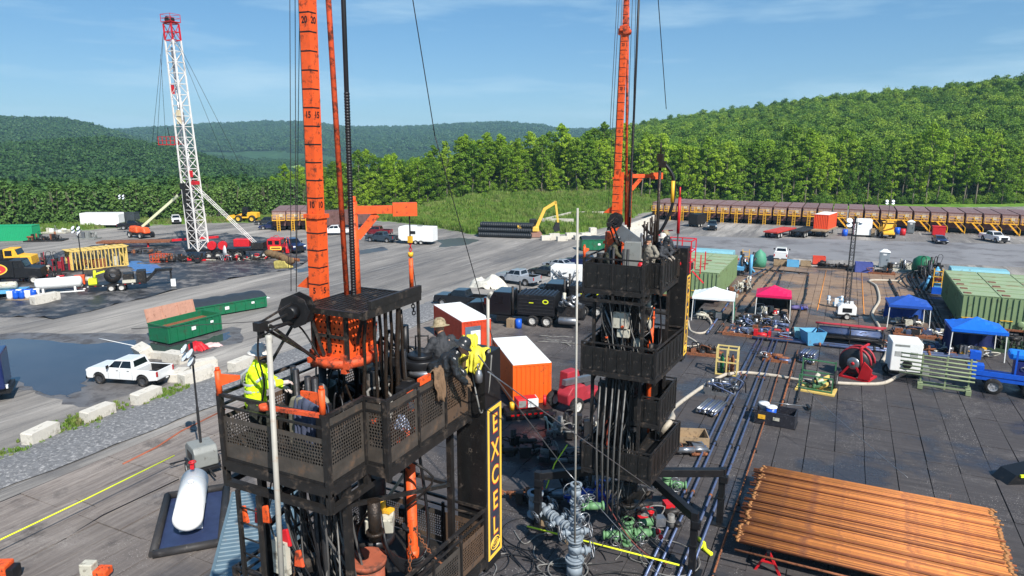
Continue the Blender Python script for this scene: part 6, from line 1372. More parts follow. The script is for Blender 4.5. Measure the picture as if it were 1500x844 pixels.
t = T('wellhead', 'tall grey flanged wellhead with hand wheels in front of the far tower', 'wellhead', (-7.85, 21.5, .09))
for z0, z1, r, s in ((.0, .9, .36, 0), (.9, 1.7, .3, 1), (1.7, 2.5, .26, 2), (2.5, 3.2, .24, 1), (3.2, 3.9, .22, 2)): valve(t, (0, 0, z0), (0, 0, z1), r, VGY, s, side=Vector((.8, .6, 0)) if z0 < 2 else Vector((.8, -.6, 0)))
valve(t, (.2, .1, 3.0), (.9, .5, 3.0), .17, VGR, 1, side=Vector((0, 0, 1)))
t = T('valve_manifold', 'row of grey flanged valves lying in a line left of the grey wellhead', 'valves', (*(-10.57, 24.60, 0)[:2], .09), radians(0)); a_ = Vector((0, 0, .7)); b_ = Vector((2.3, -1.2, .55)); dd = (b_-a_)/3
for k in range(3): valve(t, a_+dd*k, a_+dd*(k+.9), .24, VGY, 2, side=Vector((.45, .85, .25)).normalized())
valve(t, (-.3, .1, .2), (-.3, .1, 1.3), .36, VGY, 0); MB().box((.3, -.1, .15), (.6, .5, .3)).box((1.8, -.9, .12), (.5, .4, .24)).build('timber_block', WOOD, t)
t = T('low_wellhead', 'low green valve tree at the foot of the far tower', 'wellhead', (*(-6.76, 24.63, 0)[:2], .09)); valve(t, (0, 0, 0), (0, 0, 1.1), .28, VGR, 2); valve(t, (.25, .1, .5), (1.0, .5, .5), .2, VGR, 2, side=Vector((.4, -.9, 0))); valve(t, (-.2, -.1, .4), (-.9, -.4, .4), .2, VGR, 1, side=Vector((.4, -.9, 0))); MB().ball((1.1, .55, .55), .13).ball((1.3, .3, .5), .1).build('red_cap', RED, t)
t = T('low_wellhead', 'green valve cluster on the mats between the black base arms', 'wellhead', (*(-6.37, 29.66, 0)[:2], .09)); valve(t, (0, 0, 0), (0, 0, .8), .25, VGR, 2); valve(t, (.2, 0, .4), (.9, .2, .4), .2, VGR, 2, side=Vector((.3, -.9, .2)))
t = T('low_wellhead', 'blue valve cluster behind the hoses under the far tower', 'wellhead', (*(-8.71, 27.14, 0)[:2], .09)); valve(t, (0, 0, 0), (0, 0, 1.1), .3, VBL, 2); valve(t, (.2, .1, .6), (.9, .4, .6), .22, VBL, 2, side=Vector((.3, -.9, .2))); valve(t, (-.2, -.1, .6), (-.8, -.3, .6), .2, VBL, 1, side=Vector((.3, -.9, .2)))
q = MB().box((0, 0, .15), (.7, .4, .3)); o = None
t = T('orange_cone_tool', 'orange-handled tool with blue head standing at the left black base leg', 'tool', (*(-10.86, 25.26, 0)[:2], .09)); MB().cyl((0, 0, 0), (.05, 0, 1.5), .06, n=8).build('shaft', ORANGE2, t); MB().ball((.05, 0, 1.7), .16, sq=(1, 1, 1.5)).build('head', VBL, t)
# hoses on the floor round the wells
junk('blue and grey valve clutter behind the grey wellhead', *(-9.84, 27.07, 0)[:2], .4, 3.2, 2.0, 1.0, [DSTEEL, VGY, VBL, BLACK, GREASE], 30, 'valve_clutter', 'valves', 101, base=False)
junk('hoses, green fittings and pails under the right base arms', *(-6.22, 26.59, 0)[:2], .6, 2.6, 1.8, .9, [VGR, BLACK, STEEL, RED, HOSEG], 26, 'valve_clutter', 'valves', 102, base=False)
junk('dark fittings piled left of the left base leg', *(-12.46, 25.80, 0)[:2], .3, 2.4, 1.6, .8, [BLACK, DSTEEL, GREASE, RUST], 20, 'valve_clutter', 'valves', 103, base=False)
junk('dark clutter of fittings behind the left base arm', *(-11.64, 30.38, 0)[:2], .3, 3.0, 1.6, .9, [BLACK, DSTEEL, GREASE, HOSEG], 24, 'valve_clutter', 'valves', 104, base=False)
junk('grey and rusty fittings in front of the wooden box', *(-6.49, 33.93, 0)[:2], .5, 2.4, 1.0, .6, [STEEL, RUST, CREAM, BLACK], 18, 'valve_clutter', 'valves', 105, base=False)
junk('dark hoses and frames beside the slate container', *(-13.86, 30.35, 0)[:2], .5, 3.0, 1.8, 1.2, [BLACK, DSTEEL, BLACK, GREASE], 24, 'valve_clutter', 'valves', 106, base=False)
R = random.Random(5)
for k in range(30):
    cx, cy = R.uniform(-12, -5), R.uniform(19.5, 25); r0 = R.uniform(.4, 1.0); a0 = R.uniform(0, 6.28)
    pts = [(cx+r0*cos(a0+j*.7)*(1+.05*j), cy+r0*sin(a0+j*.7)*(1+.04*j), .15+.05*(k % 3)) for j in range(R.randint(4, 11))]; pts += [(pts[-1][0]+R.uniform(-2, 2), pts[-1][1]+R.uniform(-1, 2), .14)]
    o = MB().tube(smooth_path(pts, 5), R.uniform(.018, .03), 6).build('ground_hose', HOSE if k % 4 else HOSEG); tag(o, 'thin hose looped on the dark mats around the wellheads', 'hose', 'hoses looped around the wellheads')
for k in range(10):
    a = (R.uniform(-8.5, -5.5), R.uniform(23.5, 25.5), 2.6); b = (R.uniform(-10, -4.8), R.uniform(22, 27), .15)
    o = MB().tube(sag(a, b, R.uniform(.2, .7), 10), .02, 6).build('drop_hose', HOSE if k != 4 else M('red_hose', (112, 52, 48), .6)); tag(o, 'hose hanging from the far tower base down to the valves', 'hose', 'hoses hanging under the far tower')
o = MB().tube([(-10.65, 23.36, 0.55), (-4.40, 23.50, 0.5)], .035, 6).build('yellow_strap', YROPE); tag(o, 'bright yellow strap stretched low in front of the grey wellhead', 'strap')
o = MB().tube([tuple(Vector((-10.94, 26.06, 0))+Vector((0, 0, .9))), tuple(Vector((-11.13, 27.49, 0))+Vector((0, 0, 1.4))), tuple(Vector((-10.97, 28.68, 0))+Vector((0, 0, 1.9)))], .03, 6).build('yellow_strap', YROPE); tag(o, 'short yellow strap slanting up to the left black base arm', 'strap')
t = T('hivis_strip', 'crumpled hi-vis yellow strip lying beside the blue pipes', 'strap', (*(-3.90, 25.69, 0)[:2], .12)); MB().tube([(-.3, .5, .05), (0, .1, .12), (.1, -.2, .05), (.4, -.4, .04)], .09, 5).tube([(0, 0, .1), (-.2, -.4, .04)], .06, 5).build('strip', YROPE, t)

junk('dark pumps and hoses beside the orange container, right of its generator', *(-12.59, 33.64, 0)[:2], .4, 3.0, 2.0, 1.3, [BLACK, DSTEEL, GREASE, HOSEG, CREAM], 26, 'pump_clutter', 'pumps', 107, base=False)
junk('grey pump skid between the left green tank and the long pipes', *(-8.89, 52.43, 0)[:2], .1, 2.4, 1.4, .8, [RUST, DSTEEL, STEEL, GREASE], 20, 'pump_clutter', 'pumps', 108)
junk('rusty valve skid left of the small blue-white pipe bundle', *(-3.69, 53.05, 0)[:2], .1, 1.8, 1.0, .6, [RUST, DSTEEL, BPIPE, STEEL], 16, 'pump_clutter', 'pumps', 109)
# ================================================================== RIGHT PAD: pipes and hoses
def run(label, pts, r, mat, name='pipeline', cat='pipe', group='pipelines on the mats', joint=None, n=9):
    t = T(name, label, cat, (0, 0, 0), 0, group); MB().tube(pts, r, n).build('pipe', mat, t)
    if joint:
        P_ = [Vector(p) for p in pts]
        for a, b in zip(P_, P_[1:]):
            k = max(1, int((b-a).length/joint))
            for i in range(k):
                c = a.lerp(b, (i+.3)/k); d = (b-a).normalized(); MB().cyl(c-d*.08, c+d*.08, r*1.5, n=8).build('coupling', RUST if i % 3 == 1 else DSTEEL, t); MB().box((c.x, c.y, .16), (.22, .22, .1)).build('support_block', BLACK, t)
    return t
Z = .27
nm = ('outermost left', 'second from left', 'third from left', 'fourth from left', 'fifth from left')
for k, (x, m_) in enumerate(((-5.45, BPIPE), (-5.12, BPIPE), (-4.35, BPIPE), (-4.0, BPIPE), (-3.2, RUST))):
    run(nm[k]+' of the five long parallel pipes beside the far tower', [(x, 22, Z), (x+.06*(k-2), 40, Z), (x, 58.3, Z)], .058 if k < 4 else .04, m_, joint=4.6+.3*k)
for k, (x, y0, y1) in enumerate(((-9.3, 58, 84), (-8.6, 58.5, 86), (-7.8, 59, 88))): run(('left', 'middle', 'right')[k]+' of the three dark pipes running along the left green tank', [(x-.3, y0, Z), (x+.7*(k-1), y1, Z), (x+.8, y1+9, Z)], .09, DSTEEL if k else BPIPE, joint=2.2)
for k, y in enumerate((58.3, 58.9)): run(('front', 'back')[k]+' blue cross pipe spanning the right mats', [(-6, y, Z), (2, y+.3, Z), (9.5, y+1.2, Z)], .11, BPIPE, joint=3.5)
for k, x in enumerate((-3.1, -6.2)): run(('dark pipe line on the brown mats right of the magenta canopy', 'dark pipe line on the brown mats behind the magenta canopy')[k], [(x, 59.5, Z), (x+.2, 78, Z), (x-.2, 92, Z), (x-4, 92.6, Z)], .08, DSTEEL, joint=2.5)
for k, x in enumerate((-1.5, 2.6)): run(('left', 'right')[k]+' flat orange stripe line across the brown mats', [(x, 72, .12), (x+.1, 96, .12)], .05, M('orange_line', (200, 130, 60), .7))
run('dark hose line running down to the blue canopies', [(6.2, 61, Z), (6.3, 72, Z), (6.0, 82, Z), (5.6, 92, Z)], .1, GREASE, joint=4)
for k in range(3): run(('left', 'middle', 'right')[k]+' dark pipe in the shade along the right green tank', [(8.0+.45*k, 61, Z), (8.1+.4*k, 75, Z), (7.8+.5*k, 96, Z)], .1, GREASE if k % 2 else DSTEEL, joint=2.6)
for k, (x, y0) in enumerate(((-2.4, 43), (-1.6, 44), (-5.6, 44))): run(('thin rusty', 'short dark', 'stray blue')[k]+' pipe on the mats among the racks', [(x, y0, Z), (x+.1, y0+13, Z)], .06, (RUST, DSTEEL, BPIPE)[k], joint=3)
def hose(label, pts, r, mat): o = MB().tube(smooth_path(pts, 8), r, 9).build('thick_hose', mat); return tag(o, label, 'hose', 'thick hoses on the mats')
PALE = M('pale_hose', (176, 166, 150), .7, var=.15, dirt=(110, 100, 90), amt=.3)
hose('long pale suction hose curving from the yellow rack to the white generator', [(-6.20, 47.39, 0.4), (-5.36, 48.77, 0.2), (-3.56, 49.00, 0.2), (-1.35, 48.96, 0.2), (1.19, 49.43, 0.2), (3.27, 50.44, 0.2), (4.23, 51.98, 0.3), (4.80, 51.59, 0.9)], .12, PALE)
hose('pale thick hose bending from the far tower basket down to the pipes', [(-6.1, 26.6, 4.2), (-5.8, 27.6, 4.6), (-7.82, 37.13, 1.2), (-7.65, 41.10, 0.7), (-7.09, 45.09, 0.4), (-6.41, 47.61, 0.3)], .12, PALE)
hose('pale hose snaking down the brown mats left of the blue canopy', [(6.84, 91.77, 0.2), (3.56, 90.64, 0.2), (4.10, 86.88, 0.2), (4.12, 79.09, 0.2), (3.32, 72.16, 0.2), (3.72, 66.79, 0.2), (3.36, 61.83, 0.2), (3.94, 58.94, 0.2), (3.55, 55.88, 0.2)], .13, PALE)
hose('pale hose loop on the ground in front of the white canopy', [(-12.05, 62.02, 0.15), (-11.09, 58.54, 0.15), (-10.00, 58.33, 0.15), (-9.77, 60.97, 0.15), (-10.37, 62.88, 0.4), (-11.23, 63.17, 0.5)], .1, PALE)
hose('pale hose coil below the white canopy loop', [(-11.19, 56.80, 0.15), (-10.13, 55.47, 0.15), (-9.69, 54.37, 0.15), (-10.21, 53.70, 0.15), (-10.83, 54.04, 0.15)], .09, PALE)
for k in range(5): hose(('first', 'second', 'third', 'fourth', 'fifth')[k]+' dark hose from the left in the knot behind the right green tank', [(7.2+.5*k, 88, .25), (6.8+.6*k, 93, .6), (8+.3*k, 97, .5), (9.5, 98-.5*k, .8)], .09, HOSE)
# ------------------------------------------------------------------ rusty pipe stack
t = T('pipe_rack_load', 'wide flat stack of long rusty drill pipes on red trestles at bottom right', 'pipe stack', (2.0, 29, .09))
NP = 92; pm_ = [MB().cyl((-4.55, 0, 0), (4.55, 0, 0), .0385, n=8).mesh('rusty_pipe') for _ in range(2)]; pm_[0].materials.append(PIPER); pm_[1].materials.append(PIPEB)
te = MB().cyl((-4.57, 0, 0), (-4.45, 0, 0), .0395, n=8).cyl((4.4, 0, 0), (4.57, 0, 0), .0395, n=8).mesh('pipe_end'); te.materials.append(M('pipe_thread', (150, 104, 62), .6, .3, var=.3))
for i in range(NP):
    y = -3.85+i*.0775; x = -.05+.22*noise.noise((i//9*1.7, 0, 0))+.16*noise.noise((i*.5, 3, 0))+U(-.05, .05)+.003*i
    o = obj('pipe', pm_[0 if random.random() < .78 else 1], None, t, (x, y, 1.0), (U(0, 6), 0, U(-.003, .003))); obj('pipe_end', te, None, o)
for i in range(90):
    o = obj('pipe', pm_[1], None, t, (U(-.25, .25), -3.81+i*.0775, .948), (U(0, 6), 0, 0))
for i in range(7):
    y = -3.3+i*.95+U(-.2, .2); o = obj('pipe', pm_[1], None, t, (U(-.2, .2), y, 1.072), (U(0, 6), 0, U(-.006, .006)))
for x in (-3.4, 3.4):
    MB().bar((x, -4.1, .88), (x, 3.4, .88), .12).build('trestle_beam', BLACKP, t)
    for y in (-3.9, 3.1): MB().bar((x-.45, y, 0), (x, y, .9), .08).bar((x+.45, y, 0), (x, y, .9), .08).bar((x-.25, y, .45), (x+.25, y, .45), .06).build('trestle_leg', RED, t)
MB().cyl((-4.6, -4.25, .85), (1.0, -4.25, .85), .045, n=8).build('rail_pipe', RUST, t)
for x in (-3.9, 3.2): MB().box((x, 3.42 if x < 0 else 3.42, 1.05), (.05, .05, .4)).build('stop_pin', STEEL, t)
# ================================================================== RIGHT PAD: tanks, canopies, skids
def green_tank(label, x, y, z=.09, wheels=True):
    W_, L_, H_ = 2.75, 13.0, 3.2; t = T('frac_tank', label, 'tank', (x, y, z), 0, 'green storage tanks')
    MB().b2((-W_/2, 0, .55), (W_/2, L_, H_)).build('shell', TGREEN, t)
    for i in range(7): MB().box((-W_/2+.12+i*(W_-.24)/6, -.04, (H_+.55)/2), (.1, .09, H_-.6)).build('rib', TGREEN, t)
    for s in (-1, 1):
        for i in range(18): MB().box((s*(W_/2+.035), .3+i*(L_-.6)/17, (H_+.55)/2), (.08, .1, H_-.6)).build('rib', TGREEN, t)
    for i in range(6): MB().box((0, L_/12+i*L_/6, H_+.012), (W_-.05, L_/6-.07, .025)).build('roof_plate', TROOF, t)
    for i in range(7): MB().box((0, i*L_/6, H_+.03), (W_, .06, .06)).build('roof_seam', TGREEN, t)
    for k in range(4): MB().box((-W_/2+.45, .9+k*2.2, H_+.05), (.55, .5, .06)).build('hatch', M('hatch_rust', (112, 74, 58), .8, var=.3), t)
    MB().b2((-W_/2+.1, -.02, .35), (W_/2-.1, L_, .54)).bar((-W_/2, -.12, .5), (W_/2, -.12, .5), .12, .16).build('under_frame', RUST, t)
    if wheels:
        for yy in (1.2, 2.4):
            for s in (-1, 1): w = wheel(t, s*(W_/2-.1), yy, .5, .3, RIMW); w.rotation_euler = (0, 0, pi/2)
    MB().lathe([(.001, 0), (.26, .0), (.3, -.12), (.18, -.16), (.001, -.17)], (.2, -.1, 1.05), 14, 'y').build('manway', TGREEN, t)
    MB().box((-W_/2+.55, -.12, 1.25), (.9, .04, .06)).build('yellow_edge', YEL, t)
    return t
for k, x in enumerate((-12.2, -15.0)): green_tank(('green ribbed tank left of the white canopy, nearest the pipes', 'green ribbed tank behind the far tower, left of its twin')[k], x, 70.2)
for k, x in enumerate((11.3, 14.1, 16.9, 19.7, 22.5, 25.3)): green_tank(('green ribbed tank at right with its left side in shade, above the bright blue canopy', 'second green tank from the left in the right group', 'third green tank from the left in the right group', 'fourth green tank from the left in the right group', 'fifth green tank from the left in the right group, at the picture edge', 'outermost green tank cut by the right picture edge')[k], x, 69.2)
def blend_unit(label, x, y, sgn):
    t = T('blender_trailer', label, 'trailer', (x, y, .09), 0); MB().b2((-5, -1.2, .8), (9, 1.2, 1.2)).build('trailer_bed', LBLUE, t)
    for i in range(22): MB().box((-4.8+i*.62, -1.24, 1.35), (.34, .06, .16)).build('edge_block', LBLUE, t)
    MB().prism([(-1.25, 1.4), (-1.2, 2.7), (-.9, 3.0), (.9, 3.0), (1.2, 2.7), (1.25, 1.4)], -3.6, 1.6, 'x').build('hood', TEAL, t, bev=.06)
    MB().cyl((-5, -1.5, 1.75), (9, -1.5, 1.75), .13, n=8).build('long_pipe', ORANGE2, t); MB().cyl((2, -.6, 1.9), (9, -.6, 1.9), .2, n=8).build('long_pipe', WHITE, t)
    for a in (0, 3, 6): MB().bar((2+a, -1.1, 1.3), (3.5+a, 1.1, 2.0), .14).build('brace', RUST, t)
    for k in range(12): MB().cyl((U(-6.2, -4.2), U(-1.3, 1.3), .4), (U(-6.2, -4.2), U(-1.3, 1.3), U(1.6, 3.2)), U(.08, .2), n=8).build('manifold_pipe', random.choice((BLACK, DSTEEL, LBLUE, STEEL)), t)
    q = MB()
    for z in (.9, 1.5, 2.1, 2.7): q.bar((-5.2, -1.9, z), (-4.4, -1.9, z), .07)
    q.bar((-5.2, -1.9, .4), (-5.2, -1.9, 3.0), .08).bar((-4.4, -1.9, .4), (-4.4, -1.9, 3.0), .08); q.build('yellow_ladder', YEL, t); MB().box((-4.8, -1.95, .6), (.9, .3, .7)).build('step_box', BLUE, t)
    for s in (-1, 1):
        for a in (5, 6.2): wheel(t, a, s*1.1, .5, .3, RIMW)
    return t
t = blend_unit('light blue blending trailer behind the right green tanks', 14.5, 86.5, 1)
t2 = blend_unit('light blue trailer with hooded top behind the left green tanks', -13.5, 87.5, 1); t2.rotation_euler = (0, 0, pi); t2.location = (-15.5, 88, .09)
lb = T('green_drum_net', 'dark green netted drum beside the right blending trailer', 'drum', (*(9.55, 99.14, 0)[:2], .09)); MB().lathe([(.001, 0), (1.1, 0), (1.25, .9), (1.1, 1.8), (.6, 2.2), (.001, 2.3)], (0, 0, 0), 14).build('body', GREEN, lb)
lb = T('green_drum_net', 'green net-covered heap beside the left blending trailer', 'drum', (*(-9.55, 95.35, 0)[:2], .09)); MB().lathe([(.001, 0), (.8, 0), (.9, .9), (.7, 1.8), (.001, 2.4)], (0, 0, 0), 12).build('body', TARPG, lb)
junk('tangle of black valves and hoses at the end of the right blending trailer', *(10.20, 96.43, 0)[:2], .3, 2.6, 2.6, 2.6, [BLACK, DSTEEL, BLACK], 30, 'valve_tangle', 'valves', 31)
junk('tangle of pale valves and hoses along the left green tank side', *(-9.55, 76.41, 0)[:2], radians(82), 9, 1.2, 1.6, [CREAM, STEEL, GREASE, RUST], 46, 'valve_tangle', 'valves', 32, base=False)
# canopies
def canopy(label, x, y, w, d, h, col, rz=0, wall=None, wallm=None, ph=.75):
    t = T('canopy_tent', label, 'canopy', (x, y, .09), rz, 'pop-up canopies on the mats'); n_ = 8; vs = []; eave = h; pk = h+ph
    for i in range(n_+1):
        for j in range(n_+1):
            u, v = i/n_*2-1, j/n_*2-1; r = max(abs(u), abs(v)); ridge = 1-abs(abs(u)-abs(v))*.12
            vs.append((u*w/2*1.04, v*d/2*1.04, pk-(pk-eave)*r**.85-(.12*(1-abs(abs(u)-abs(v)))*0)-.07*sin(pi*min(1, r))*(1-ridge)*8))
    k = n_+1; o = len(vs); fs_ = [(i*k+j, (i+1)*k+j, (i+1)*k+j+1, i*k+j+1) for i in range(n_) for j in range(n_)]
    q = MB().add(vs, fs_); c4 = [(-1, -1), (1, -1), (1, 1), (-1, 1)]
    for a in range(4):
        p, s = c4[a], c4[(a+1) % 4]; P_ = [(p[0]*w/2*1.04, p[1]*d/2*1.04), (s[0]*w/2*1.04, s[1]*d/2*1.04)]
        q.quad((*P_[0], eave+.005), (*P_[1], eave+.005), (*P_[1], eave-.22), (*P_[0], eave-.22))
    q.build('roof', col, t)
    for a, b in c4: MB().bar((a*w/2*1.02, b*d/2*1.02, 0), (a*w/2*.98, b*d/2*.98, eave-.02), .06).build('leg', WHITE, t)
    f = MB()
    for a in range(4): p, s = c4[a], c4[(a+1) % 4]; f.bar((p[0]*w/2*.98, p[1]*d/2*.98, eave-.3), (s[0]*w/2*.98, s[1]*d/2*.98, eave-.3), .035)
    f.build('truss', STEEL, t)
    for wl in wall or ():
        p, s = c4[wl], c4[(wl+1) % 4]; vs = []
        for i in range(13):
            f_ = i/12; xx = (p[0]+(s[0]-p[0])*f_)*w/2*1.0; yy = (p[1]+(s[1]-p[1])*f_)*d/2*1.0; o_ = .08*sin(i*1.9)
            vs += [(xx+o_*(1 if p[0] == s[0] else 0), yy+o_*(1 if p[1] == s[1] else 0), eave-.2), (xx+1.6*o_, yy+1.6*o_, .15+.2*abs(sin(i)))]
        MB().add(vs, [(2*i, 2*i+2, 2*i+3, 2*i+1) for i in range(12)], True).build('side_wall', wallm, t)
    return t
canopy('white pop-up canopy with green side curtain near the left green tank', -10.2, 64.2, 3.6, 3.0, 2.3, TARPW, .12, (1,), TARPG)
canopy('magenta pop-up canopy in the middle of the brown mats', -5.3, 68.0, 3.0, 3.0, 2.2, TARPR, .08, (1, 2), M('dark_wall', (46, 50, 48), .8))
canopy('dark blue pop-up canopy beside the shaded black pipes', 5.9, 69.3, 3.2, 3.0, 2.1, TARPD, .06, (2,), TARPD)
canopy('bright blue pop-up canopy in front of the right green tank', 9.9, 61.3, 3.5, 3.0, 2.3, TARPB, .05, (3, 2), M('navy_wall', (22, 34, 84), .7, var=.2))
for k, (x, y, s, lab) in enumerate(((-10.5, 63.6, 41, 'dark machinery under the white canopy'), (-5.4, 67.6, 42, 'pale valves and parts under the magenta canopy'), (6.1, 69.0, 43, 'pale parts and grey bin under the dark blue canopy'), (10.0, 60.8, 44, 'white sacks and yellow parts under the bright blue canopy'))):
    junk(lab, x, y, .2, 2.2, 1.8, 1.1, [BLACK, CREAM, STEEL, (CREAM, RED, WHITE, YEL)[k]], 16, 'canopy_gear', 'gear', s, base=False)
MN = 'valve manifolds laid out on the mats'
junk('valve manifold spread in front of the magenta canopy', *(-5.65, 63.59, 0)[:2], .05, 4.6, 3.6, .9, [DSTEEL, STEEL, CREAM, GREASE, BPIPE], 70, 'valve_manifold', 'manifold', 51, base=False, group=MN)
junk('blue-grey manifold skid with a red valve below the magenta canopy', *(-5.68, 59.82, 0)[:2], .02, 5.6, 2.0, .8, [RUST, BPIPE, STEEL, BPIPE, RED], 60, 'valve_manifold', 'manifold', 52, group=MN)
junk('valve manifold below the dark blue canopy, the upper one', *(6.90, 65.69, 0)[:2], .02, 4.4, 1.8, .8, [RUST, STEEL, BPIPE, CREAM, DSTEEL], 46, 'valve_manifold', 'manifold', 53, group=MN)
junk('rusty manifold skid behind the white generator, lower of two', *(6.29, 61.01, 0)[:2], .02, 5.0, 2.2, .8, [RUST, STEEL, BPIPE, CREAM, DSTEEL], 60, 'valve_manifold', 'manifold', 54, group=MN)
junk('small purple-blue valve pile on the brown mats', *(-3.02, 71.21, 0)[:2], .3, 1.4, .9, .6, [VBL, M('purple_dirty', (92, 84, 130), .6), DSTEEL], 12, 'valve_pile', 'valves', 55, base=False)
junk('grey valve pile left of the dark blue canopy', *(4.41, 72.98, 0)[:2], .3, 1.4, 1.0, .7, [STEEL, BPIPE, DSTEEL], 14, 'valve_pile', 'valves', 56, base=False)
# open teal crates
def open_bin(label, x, y, rz, w, d, h, mat, name='steel_bin', cat='bin', z=.09, flare=0):
    t = T(name, label, cat, (x, y, z), rz); q = MB(); f = flare; th = .05
    b = [(-w/2, -d/2), (w/2, -d/2), (w/2, d/2), (-w/2, d/2)]; q.b2((-w/2, -d/2, .05), (w/2, d/2, .1))
    for k in range(4):
        p, s = Vector(b[k]), Vector(b[(k+1) % 4]); a = [(*p, .1), (*s, .1), (*(s*(1+f)), h), (*(p*(1+f)), h)]
        i = [(*(p*.93), .1), (*(s*.93), .1), (*(s*(.94+f)), h), (*(p*(.94+f)), h)]
        q.hull8([i[0], i[1], a[1], a[0], i[3], i[2], a[2], a[3]])
    q.build('shell', mat, t); MB().bar((-w/2, -d/2, .03), (-w/2, d/2, .03), .1).bar((w/2, -d/2, .03), (w/2, d/2, .03), .1).build('skid', DSTEEL, t)
    return t
open_bin('pale teal open bin, the left of two beside the black pipe skid', *(-1.92, 60.03, 0)[:2], .1, 1.7, 1.1, .9, TEAL, flare=.12)
open_bin('light blue flared open bin, the right of two beside the black pipe skid', *(-1.40, 58.96, 0)[:2], .5, 1.2, 1.1, 1.2, LBLUE, flare=.35)
open_bin('small light blue bin at the far end of the brown mats', *(-5.53, 97.31, 0)[:2], .1, 1.5, 1.0, .9, LBLUE)
o = open_bin('red-orange bin at the far edge of the brown mats', *(-2.49, 101.15, 0)[:2], .1, 1.6, 1.1, 1.1, M('coral', (208, 70, 48), .6), )
open_bin('blue and purple skip near the grey toilet at the far mat edge', *(2.87, 96.95, 0)[:2], .1, 2.0, 1.2, 1.3, M('blue_purple', (72, 84, 150), .6, var=.3))
open_bin('wooden tray behind the white utility pickup', *(-6.69, 97.91, 0)[:2], .1, 2.6, 1.4, .7, WOOD, cat='tray', name='wooden_tray')
open_bin('small pale crate between the blue and red bins', *(-4.00, 98.63, 0)[:2], .1, 1.3, 1.0, .7, WOOD)
open_bin('weathered wooden box by the right black base arm', *(-6.38, 35.47, 0)[:2], .35, 1.7, 1.3, .62, WOOD, cat='box', name='wooden_box')
t = open_bin('black speckled crate holding white and blue lidded buckets', *(-2.50, 40.46, 0)[:2], -.06, 2.2, 1.3, .85, M('speckled_black', (38, 38, 44), .5, var=.2, dirt=(150, 150, 156), amt=.22, dscale=16), cat='crate', name='steel_crate')
MB().lathe([(.001, 0), (.26, 0), (.3, .85), (.32, .86), (.3, .95), (.001, .97)], (-.75, .2, .12), 16).build('white_bucket', WHITE, t); MB().lathe([(.001, 0), (.28, 0), (.3, .8), (.001, .81)], (-.3, .0, .12), 16).build('blue_bucket', BLUE, t); MB().lathe([(.33, .8), (.33, .86), (.001, .9)], (-.3, 0, .13), 16).build('bucket_lid', WHITE, t)
MB().box((-.7, -.69, .5), (.4, .02, .25)).build('yellow_label', YEL, t); MB().box((0.1, -.69, .5), (.35, .02, .2)).build('grey_label', CREAM, t)
t = T('push_broom', 'push broom leaning out of the black speckled crate', 'broom', (*(-2.15, 42.71, 0)[:2], .09), .3); MB().cyl((-.9, 0, .5), (1.3, .3, .25), .025, n=6).build('handle', STEEL, t); MB().box((1.4, .32, .2), (.14, .6, .18)).build('brush', BLACKP, t)
# black pipe skid, bundles, racks
t = T('pipe_skid', 'black framed skid of dark pipes with red top bar beside the lattice mast', 'pipe skid', (1.3, 59.6+.6, .09), .02)
for k in range(3):
    for j in range(5): MB().cyl((-2.3, -.8+j*.4, .35+k*.35), (2.3, -.8+j*.4, .35+k*.35), .13, n=10).build('pipe', BPIPE if k == 2 else DSTEEL, t)
q = MB()
for a in (-2.4, 0, 2.4):
    for s in (-1.05, 1.05): q.bar((a, s, .05), (a, s, 1.4), .1)
    q.bar((a, -1.05, 1.3), (a, 1.05, 1.3), .08).bar((a, -1.05, .1), (a, 1.05, .1), .1)
for z in (.1, .75): q.bar((-2.4, -1.08, z), (2.4, -1.08, z), .1); q.bar((-2.4, 1.08, z), (2.4, 1.08, z), .1)
q.build('frame', BLACK, t); MB().tube(sag((-2.6, .5, 1.45), (2.6, .6, 1.5), 0, 8, .05), .09, 7).tube(sag((-2.4, .2, 1.5), (2.4, .3, 1.45), 0, 8, .06), .06, 7).build('red_hose', PINK, t)
def bundle(label, x, y, rz, nx, nz, L_, r, mat, end=None, z=.09, name='pipe_bundle', vertical=False):
    t = T(name, label, 'pipe bundle', (x, y, z), rz)
    for i in range(nx):
        for j in range(nz): MB().cyl((-L_/2+U(-.08, .08), (i-nx/2)*r*2.15, .15+r+j*r*2.1), (L_/2+U(-.08, .08), (i-nx/2)*r*2.15, .15+r+j*r*2.1), r, n=9).build('pipe', mat if (i+j) % 3 else (end or mat), t)
    for a in (-L_*.3, L_*.3): MB().box((a, 0, .08), (.12, nx*r*2.4, .14)).build('bearer', WOOD, t)
    return t
bundle('bundle of short blue and white pipes seen end-on left of the red reel', *(-1.49, 53.75, 0)[:2], radians(78), 6, 4, 1.3, .085, BPIPE, STEEL)
bundle('bundle of silver-blue pipes on a pallet below the yellow rack', *(-6.29, 40.71, 0)[:2], radians(80), 8, 2, 2.0, .07, STEEL, BPIPE)
t = T('yellow_rack', 'pale yellow open rack frame with bottle standing behind the grey pipe rack', 'rack', (*(-6.48, 48.22, 0)[:2], .09), .05); q = MB()
for a in (-.7, 0, .7):
    for b in (-.45, .45): q.bar((a, b, .05), (a, b, 2.0), .09)
for z in (.1, 1.0, 1.95):
    for b in (-.45, .45): q.bar((-.7, b, z), (.7, b, z), .08)
    for a in (-.7, .7): q.bar((a, -.45, z), (a, .45, z), .08)
q.build('frame', M('pale_yellow', (206, 184, 116), .6, var=.1, dirt=(110, 92, 60), amt=.25), t)
for k in range(3): MB().lathe([(.001, .1), (.14, .1), (.14, 1.2), (.05, 1.4), (.05, 1.5)], (-.35+.35*k, 0, 0), 10).build('gas_bottle', (GREEN, RUST, RUST)[k], t)
